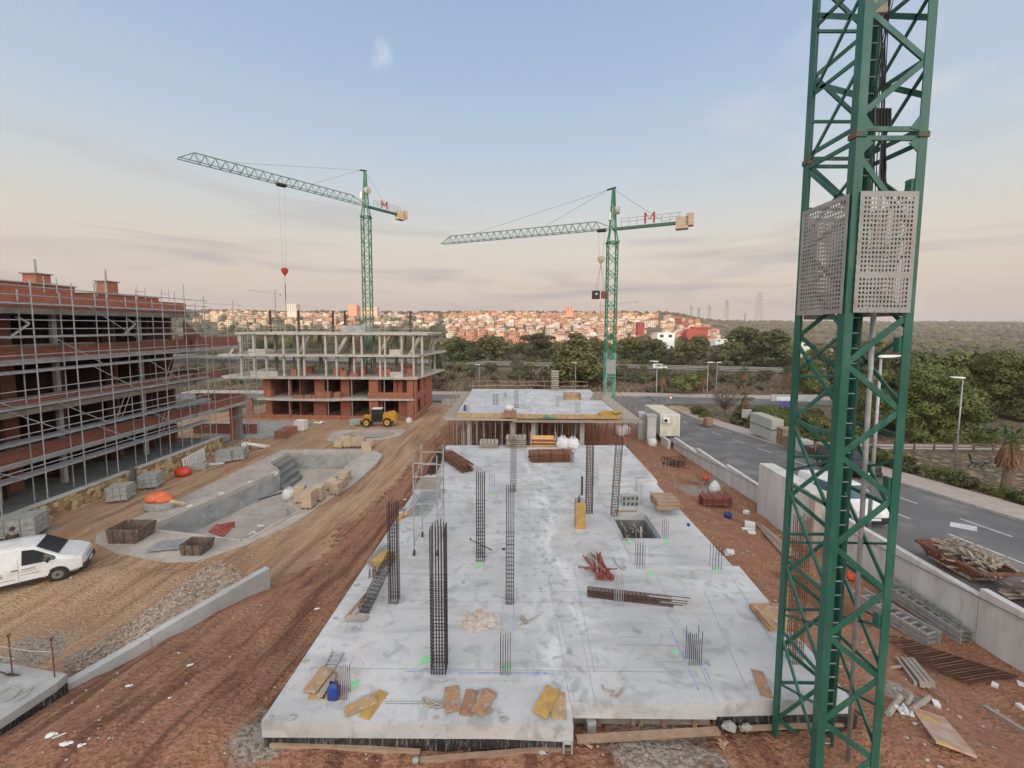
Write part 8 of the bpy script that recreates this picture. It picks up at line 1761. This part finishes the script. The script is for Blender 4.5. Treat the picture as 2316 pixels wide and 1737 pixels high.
for u, v, hpx, kd, lb in ((1040, 838, 78, 'f2', 'dark pine right above the highway, left of the big lone pine'), (1110, 836, 80, 'f1', 'broad pine above the highway between the propped slab and the town'), (1205, 834, 58, 'r3', 'light green tree just left of the big lone pine'), (1220, 815, 64, 'p2', 'dark pine behind the light green tree'), (1430, 832, 72, 'f1', 'pine just right of the far crane mast above the highway'), (1480, 832, 68, 'f2', 'pine above the highway over the white van'), (1560, 830, 60, 'p3', 'yellowish pine right of the highway van'), (1690, 830, 92, 'f2', 'large dark pine group tree, left half, beyond the highway'), (1740, 832, 88, 'f2', 'large dark pine group tree, right half, beyond the highway'), (1650, 828, 58, 'p1', 'pine left of the large dark pine group')):
    plantpx(kd, u, v, hpx, 9.6, lb, 'tree', Y=165 + 20 * ((u // 10) % 2), sx=1.35)
# far woodland as one mass of small crowns
def woodland(n, name, y0, y1, cond, mat, label, r0=2.6, r1=4.8, seed=4):
    rnd = random.Random(seed); mb = MB(); c = 0
    ico = [(0, 0, 1), (.89, 0, .45), (.28, .85, .45), (-.72, .53, .45), (-.72, -.53, .45), (.28, -.85, .45), (.72, .53, -.3), (-.28, .85, -.3), (-.89, 0, -.3), (-.28, -.85, -.3), (.72, -.53, -.3)]
    fc = [(0, i, i % 5 + 1) for i in range(1, 6)] + [(1, 6, 2), (2, 6, 7), (2, 7, 3), (3, 7, 8), (3, 8, 4), (4, 8, 9), (4, 9, 5), (5, 9, 10), (5, 10, 1), (1, 10, 6)]
    for _ in range(n * 4):
        if c >= n: break
        y = y0 + (y1 - y0) * rnd.random() ** 1.4; x = rnd.uniform(-1.35, 1.35) * y
        if not cond(x, y, rnd): continue
        c += 1; r = rnd.uniform(r0, r1) * (1 + (y - y0) / (y1 - y0) * .9); z = gz(x, y) + r * .5; a = rnd.random() * 6.28; ca_, sa_ = math.cos(a), math.sin(a)
        for sub in range(2):
            ox, oy, oz, rs = (0, 0, 0, r) if sub == 0 else (rnd.uniform(-r, r), rnd.uniform(-r, r) * .5, rnd.uniform(-.2, .5) * r, r * .6)
            mb.add([(x + ox + rs * (p[0] * ca_ - p[1] * sa_) * rnd.uniform(.75, 1.25), y + oy + rs * (p[0] * sa_ + p[1] * ca_) * rnd.uniform(.75, 1.25), z + oz + rs * .85 * p[2] * rnd.uniform(.75, 1.25)) for p in ico], fc)
    o = mb.build(name, M[mat], None); tag(o, label, 'woodland', kind='stuff')
wm_ = pm('far_wood_foliage', (.075, .072, .032), (.105, .09, .046), .02, .9, world=True, c3=(.06, .06, .027), s3=.15, a3=.8, bump=.6, bscale=1.2); M['farw'] = wm_
def incity(x, y):
    u = 1165 + 910 * x / y; return 420 < u < 1640 and 430 < y < 900
woodland(8500, 'far_woodland', 230, 1900, lambda x, y, r: (not incity(x, y) and noise.noise(V((x / 110, y / 150, 5))) > -.16) or (r.random() < (.30 if 1165 + 910 * x / y < 1010 else .06)), 'farw', 'scrubby dark woodland covering the far hills')
woodland(2400, 'valley_scrub', 168, 420, lambda x, y, r: y > hy(x) + 10, 'farw', 'low scrub between the trees in the valley', 1.0, 2.2, 6)
# grass and scrub tufts by the roads
mb = MB(); rnd = random.Random(8)
for i in range(9000):
    y = rnd.uniform(88, 150); x = rnd.uniform(-1.1, 1.1) * y
    if y > hy(x) - 8 and y < hy(x) + 8: continue
    z = gz(x, y); h_ = rnd.uniform(.25, .8); w = rnd.uniform(.1, .35); a = rnd.random() * 3.14; dx_, dy_ = math.cos(a) * w, math.sin(a) * w
    mb.add([(x - dx_, y - dy_, z - .05), (x + dx_, y + dy_, z - .05), (x + dx_ * 1.4 + rnd.uniform(-.2, .2), y + dy_, z + h_), (x - dx_ * 1.3, y - dy_, z + h_ * rnd.uniform(.5, 1))], [(0, 1, 2, 3)])
o = mb.build('dry_grass', pm('dry_grass', (.26, .165, .10), (.16, .12, .065), .15, .9, world=True, c3=(.27, .17, .10), s3=.8, a3=.8)); tag(o, 'dry brown grass on the embankment in front of the highway', 'grass', kind='stuff')
mb = MB(); mb.prism([PZ(u, v, -14.1) for u, v in ((1640, 905), (1700, 880), (1860, 878), (1860, 905))], -14.6, -14.1); 
# ---------------------------------------------------------------- town
RT = random.Random(77)
def wallmat(name, c): return pm(name, c, tuple(x * .85 for x in c), .3, .9)
hm = {'peach': wallmat('peach_render', (.60, .36, .24)), 'salmon': wallmat('salmon_render', (.62, .30, .20)), 'white': wallmat('white_render', (.62, .55, .48)), 'cream': wallmat('cream_render', (.62, .48, .32)), 'red': wallmat('brick_red_render', (.30, .06, .05))}
M['roof'] = pm('clay_roof', (.36, .17, .10), (.28, .13, .08), .4, .9); M['win'] = pm('dark_window', (.035, .03, .035), (.05, .05, .05), 1, .3)
def houseproto(col, kind, seed):
    rnd = random.Random(seed); mb = MB(); w, d, h = (9, 8, 6.2) if kind == 0 else (13, 9, 6.6) if kind == 1 else (8, 8, 9.2)
    mb.mi = 0; mb.bx(-w / 2, w / 2, -d / 2, d / 2, -6, h)
    if kind == 0: mb.bx(-w / 2 + .6, 0, -d / 2 - 1.2, -d / 2, -6, 3); 
    if kind == 1: mb.bx(-1.5, w / 2 - 1, -d / 2 + 2, d / 2, h, h + 2.6)
    if kind == 2: mb.bx(-w / 2 - 3, -w / 2, -d / 2 + 1, d / 2, -6, 6)
    mb.mi = 1
    if kind == 0: mb.add([(-w / 2 - .4, -d / 2 - .4, h), (w / 2 + .4, -d / 2 - .4, h), (w / 2 + .4, d / 2 + .4, h), (-w / 2 - .4, d / 2 + .4, h), (-w / 4, 0, h + 1.9), (w / 4, 0, h + 1.9)], [(0, 1, 5, 4), (1, 2, 5), (2, 3, 4, 5), (3, 0, 4)])
    if kind == 2: mb.add([(-w / 2 - .4, -d / 2 - .4, h), (w / 2 + .4, -d / 2 - .4, h), (w / 2 + .4, d / 2 + .4, h), (-w / 2 - .4, d / 2 + .4, h), (0, 0, h + 1.8)], [(0, 1, 4), (1, 2, 4), (2, 3, 4), (3, 0, 4)])
    mb.mi = 2; nf = 2 if kind != 2 else 3; ncol = {0: 3, 1: 5, 2: 3}[kind]
    for f_ in range(nf):
        for j in range(ncol):
            x = -w / 2 + w * (j + .5) / ncol; ww = rnd.choice((1.0, 1.4, 2.0)); z = .5 + f_ * 3; y = -d / 2 - .04
            if kind == 0 and f_ == 0 and j < 2: y -= 1.2
            mb.add([(x - ww / 2, y, z), (x + ww / 2, y, z), (x + ww / 2, y, z + 1.9), (x - ww / 2, y, z + 1.9)], [(0, 1, 2, 3)])
        for s_ in (-1, 1): x = s_ * (w / 2 + .04); mb.add([(x, -1, .6 + 3 * f_), (x, .6, .6 + 3 * f_), (x, .6, 2.2 + 3 * f_), (x, -1, 2.2 + 3 * f_)], [(0, 1, 2, 3)])
    o = mb.build('house', [hm[col], M['roof'], M['win']]); return tag(o, 'x', 'house')
HP = {(c, k): houseproto(c, k, i * 3 + k) for i, c in enumerate(hm) for k in range(3)}
cand = []
for row in range(17):
    y = 440 + row * 27; x = -.80 * y
    while x < .52 * y:
        x += RT.uniform(11, 17); u = 1165 + 910 * x / y; yy = y + RT.uniform(-7, 7) + 12 * math.sin(x / 60 + row)
        if u < 430 or u > 1625: continue
        if u < 1010 and (row < 6 or RT.random() < .42): continue
        if u > 1440 and (row < 3 or RT.random() < .3): continue
        if 990 < u < 1010 or RT.random() < .09: continue
        if yy > 870 - 60 * (u > 1400): continue
        c = ('salmon' if RT.random() < .65 else 'peach') if (row < 4 and 1020 < u < 1250) else ('cream' if u < 700 and RT.random() < .6 else RT.choice(['peach', 'white', 'white', 'peach', 'cream', 'white']))
        if u > 1530: c = RT.choice(['red', 'peach', 'white', 'salmon'])
        if row >= 11 and u > 1000: c = RT.choice(['peach', 'salmon', 'peach', 'cream'])
        cand.append((yy, x, c, RT.choice((0, 1, 2, 0)) if c != 'salmon' else RT.choice((2, 0)), RT.uniform(.8, 1.12)))
cand.sort(); 
hd = {'peach': 'peach coloured house in the sunlit hillside town', 'salmon': 'salmon pink house in the sunlit hillside town', 'white': 'white house in the sunlit hillside town', 'cream': 'cream yellow house in the sunlit hillside town', 'red': 'brick red house at the right end of the hillside town'}
rest = MB(); rest.mi = 0; vsr = {}
for i, (y, x, c, k, s) in enumerate(cand):
    z = gz(x, y); rz = RT.uniform(-.5, .35)
    if i < 290:
        P = HP[(c, k)]; key = 'H%s%d' % (c, k); o = P if not USED.get(key) else P.copy()
        if USED.get(key): COL.objects.link(o)
        USED[key] = True; o.location = (x, y, z); o.rotation_euler = (0, 0, rz); o.scale = (s, s, s); tag(o, hd[c], 'house', '%s houses of the hillside town' % c)
    else:
        P = HP[(c, k)].data; Mx = Matrix.Translation((x, y, z)) @ Matrix.Rotation(rz, 4, 'Z') @ Matrix.Scale(s, 4); n = len(rest.v); ci = list(hm).index(c)
        rest.v += [tuple(Mx @ v.co) for v in P.vertices]
        for f_ in P.polygons: rest.f.append([a + n for a in f_.vertices]); rest.m.append(ci if f_.material_index == 0 else 4 + f_.material_index)
o = rest.build('upper_town_houses', list(hm.values()) + [M['roof'], M['win']]); tag(o, 'mass of small houses on the upper part of the hillside town', 'houses', kind='stuff')
for (c, k), P in HP.items():
    if not USED.get('H%s%d' % (c, k)): bpy.data.objects.remove(P)
# taller landmarks in the town
def block(u, v, w, d, h, Y, mat, label, name='apartment_block', nf=4, nc=4, roof=None, dome=False):
    p = PY(u, v, Y); t = thing(name, label, 'building', p); mb = MB(); mb.bx(p.x - w / 2, p.x + w / 2, Y, Y + d, p.z - 8, p.z + h); mb.build('wall', mat, t)
    for f_ in range(nf):
        for j in range(nc): mb = MB(); x = p.x - w / 2 + w * (j + .5) / nc; z = p.z + h * (f_ + .35) / nf; mb.bx(x - w / nc * .22, x + w / nc * .22, Y - .06, Y + .1, z, z + h / nf * .45); mb.build('window', M['win'], t)
    if dome: mb = MB(); mb.tube((p.x, Y, p.z + h * .35), (p.x, Y + d, p.z + h * .35), w / 2 + .3, 24); mb.build('barrel_roof', mat, t)
    if roof: mb = MB(); mb.bx(p.x - w / 2 - .5, p.x + w / 2 + .5, Y - .5, Y + d + .5, p.z + h, p.z + h + .5); mb.build('roof', roof, t)
block(660, 706, 15, 12, 13, 640, hm['white'], 'tall white block on the skyline of the town, left part'); block(797, 703, 14, 10, 10, 640, hm['salmon'], 'orange tower block on the skyline behind the left crane'); block(832, 704, 30, 10, 7, 650, hm['cream'], 'long cream building on the skyline right of the left crane mast', nc=8, nf=2)
block(1289, 706, 12, 10, 9, 700, hm['salmon'], 'salmon stepped tower at the top of the town', nc=2, nf=3); block(1506, 768, 14, 12, 5, 330, M['white'], 'white warehouse with big openings among the trees', 'warehouse', 1, 2, M['whitem']); block(1585, 750, 15, 10, 5, 430, hm['red'], 'brick red building with a rounded roof at the right end of the town', nf=1, nc=6, dome=False)
mb = MB(); p = PY(1566, 752, 428); mb.tube((p.x, 428, p.z - 2), (p.x, 440, p.z - 3), 6.5, 28); single(mb, 'arched_hall', hm['red'], 'brick red arched hall in front of the right end of the town', 'building')
block(1450, 742, 7, 6, 6, 420, hm['red'], 'small brick red house by the right crane mast', 'red_house', 2, 2); block(1640, 775, 14, 8, 2.5, 300, M['white'], 'low white shed among trees right of the warehouse', 'shed', 1, 3); block(1822, 786, 6, 4, 3, 260, M['whitem'], 'white hoarding with a red mark behind the crane mast', 'hoarding', 1, 1); block(1868, 800, 8, 5, 3, 240, M['greyp'], 'low grey shed behind the near crane mast', 'shed', 1, 2)
# power pylons
def pylon(u, vb, vt, label, Y):
    b = PY(u, vb, Y); h = PY(u, vt, Y).z - b.z; t = thing('power_pylon', label, 'pylon', b, 'power pylons on the right skyline'); w = Y / 910 * .55; mb = MB(); b = b - V((0, 0, 8))
    k = h + 8
    for sx in (-1, 1):
        for sy in (-1, 1): mb.bar(b + V((sx * h * .13, sy * h * .1, 0)), b + V((sx * h * .035, sy * h * .03, k)), w * .8)
    for i in range(7): f0, f1 = i / 7, (i + 1) / 7; x0, x1 = h * (.13 - .095 * f0), h * (.13 - .095 * f1); mb.bar(b + V((-x0, 0, k * f0)), b + V((x1, 0, k * f1)), w * .5); mb.bar(b + V((x0, 0, k * f0)), b + V((-x1, 0, k * f1)), w * .5)
    mb.build('tower', M['concd'], t)
    for f_, s_ in ((1, .2), (.84, .22), (.7, .2)): mb = MB(); z = 8 + h * f_; mb.bar(b + V((-h * s_, 0, z)), b + V((h * s_, 0, z)), w * .8); mb.bar(b + V((-h * s_, 0, z)), b + V((0, 0, z + h * .05)), w * .4); mb.bar(b + V((h * s_, 0, z)), b + V((0, 0, z + h * .05)), w * .4); mb.build('cross_arm', M['concd'], t)
for u, vb, vt, lb in ((1563, 717, 692, 'farthest and smallest power pylon, left end of the line'), (1580, 717, 696, 'second power pylon from the left'), (1604, 716, 691, 'third power pylon from the left'), (1643, 714, 679, 'second tallest power pylon, fourth from the left'), (1716, 717, 662, 'tallest power pylon, nearest the crane mast'), (1685, 717, 708, 'tiny pylon between the two tallest ones')): pylon(u, vb, vt, lb, 1050)
for u, v, vt, lb in ((2217, 792, 745, 'lone wooden pole on the far hillside right of the mast'), (2216, 793, 760, 'short pole')): 
    if vt == 745: p = PY(u, v, 260); mb = MB(); mb.tube(p, PY(u + 1, vt, 260), .25, 6); single(mb, 'utility_pole', M['concd'], lb, 'pole')
bpy.data.objects['concrete_building'].location.x -= .95
hb = MB(); hb.bx(-2620, 2620, -440, 4420, -60, 110); ho = hb.build('haze', M['white'], None); ho.data.materials.clear(); hz_m = bpy.data.materials.new('haze'); hz_m.use_nodes = True; hz_m.node_tree.nodes.clear()
hv = hz_m.node_tree.nodes.new('ShaderNodeVolumePrincipled'); hv.inputs['Color'].default_value = (.86, .82, .82, 1); hv.inputs['Density'].default_value = .00016; hout = hz_m.node_tree.nodes.new('ShaderNodeOutputMaterial'); hz_m.node_tree.links.new(hv.outputs[0], hout.inputs['Volume']); ho.data.materials.append(hz_m); tag(ho, kind='stuff', label='faint dusk haze over the valley and the town', cat='haze')
for k, pr in list(protos.items()):
    if not USED.get(pr.name):
        for ch in KIDS.get(pr.name, []): bpy.data.objects.remove(ch)
        bpy.data.objects.remove(pr)
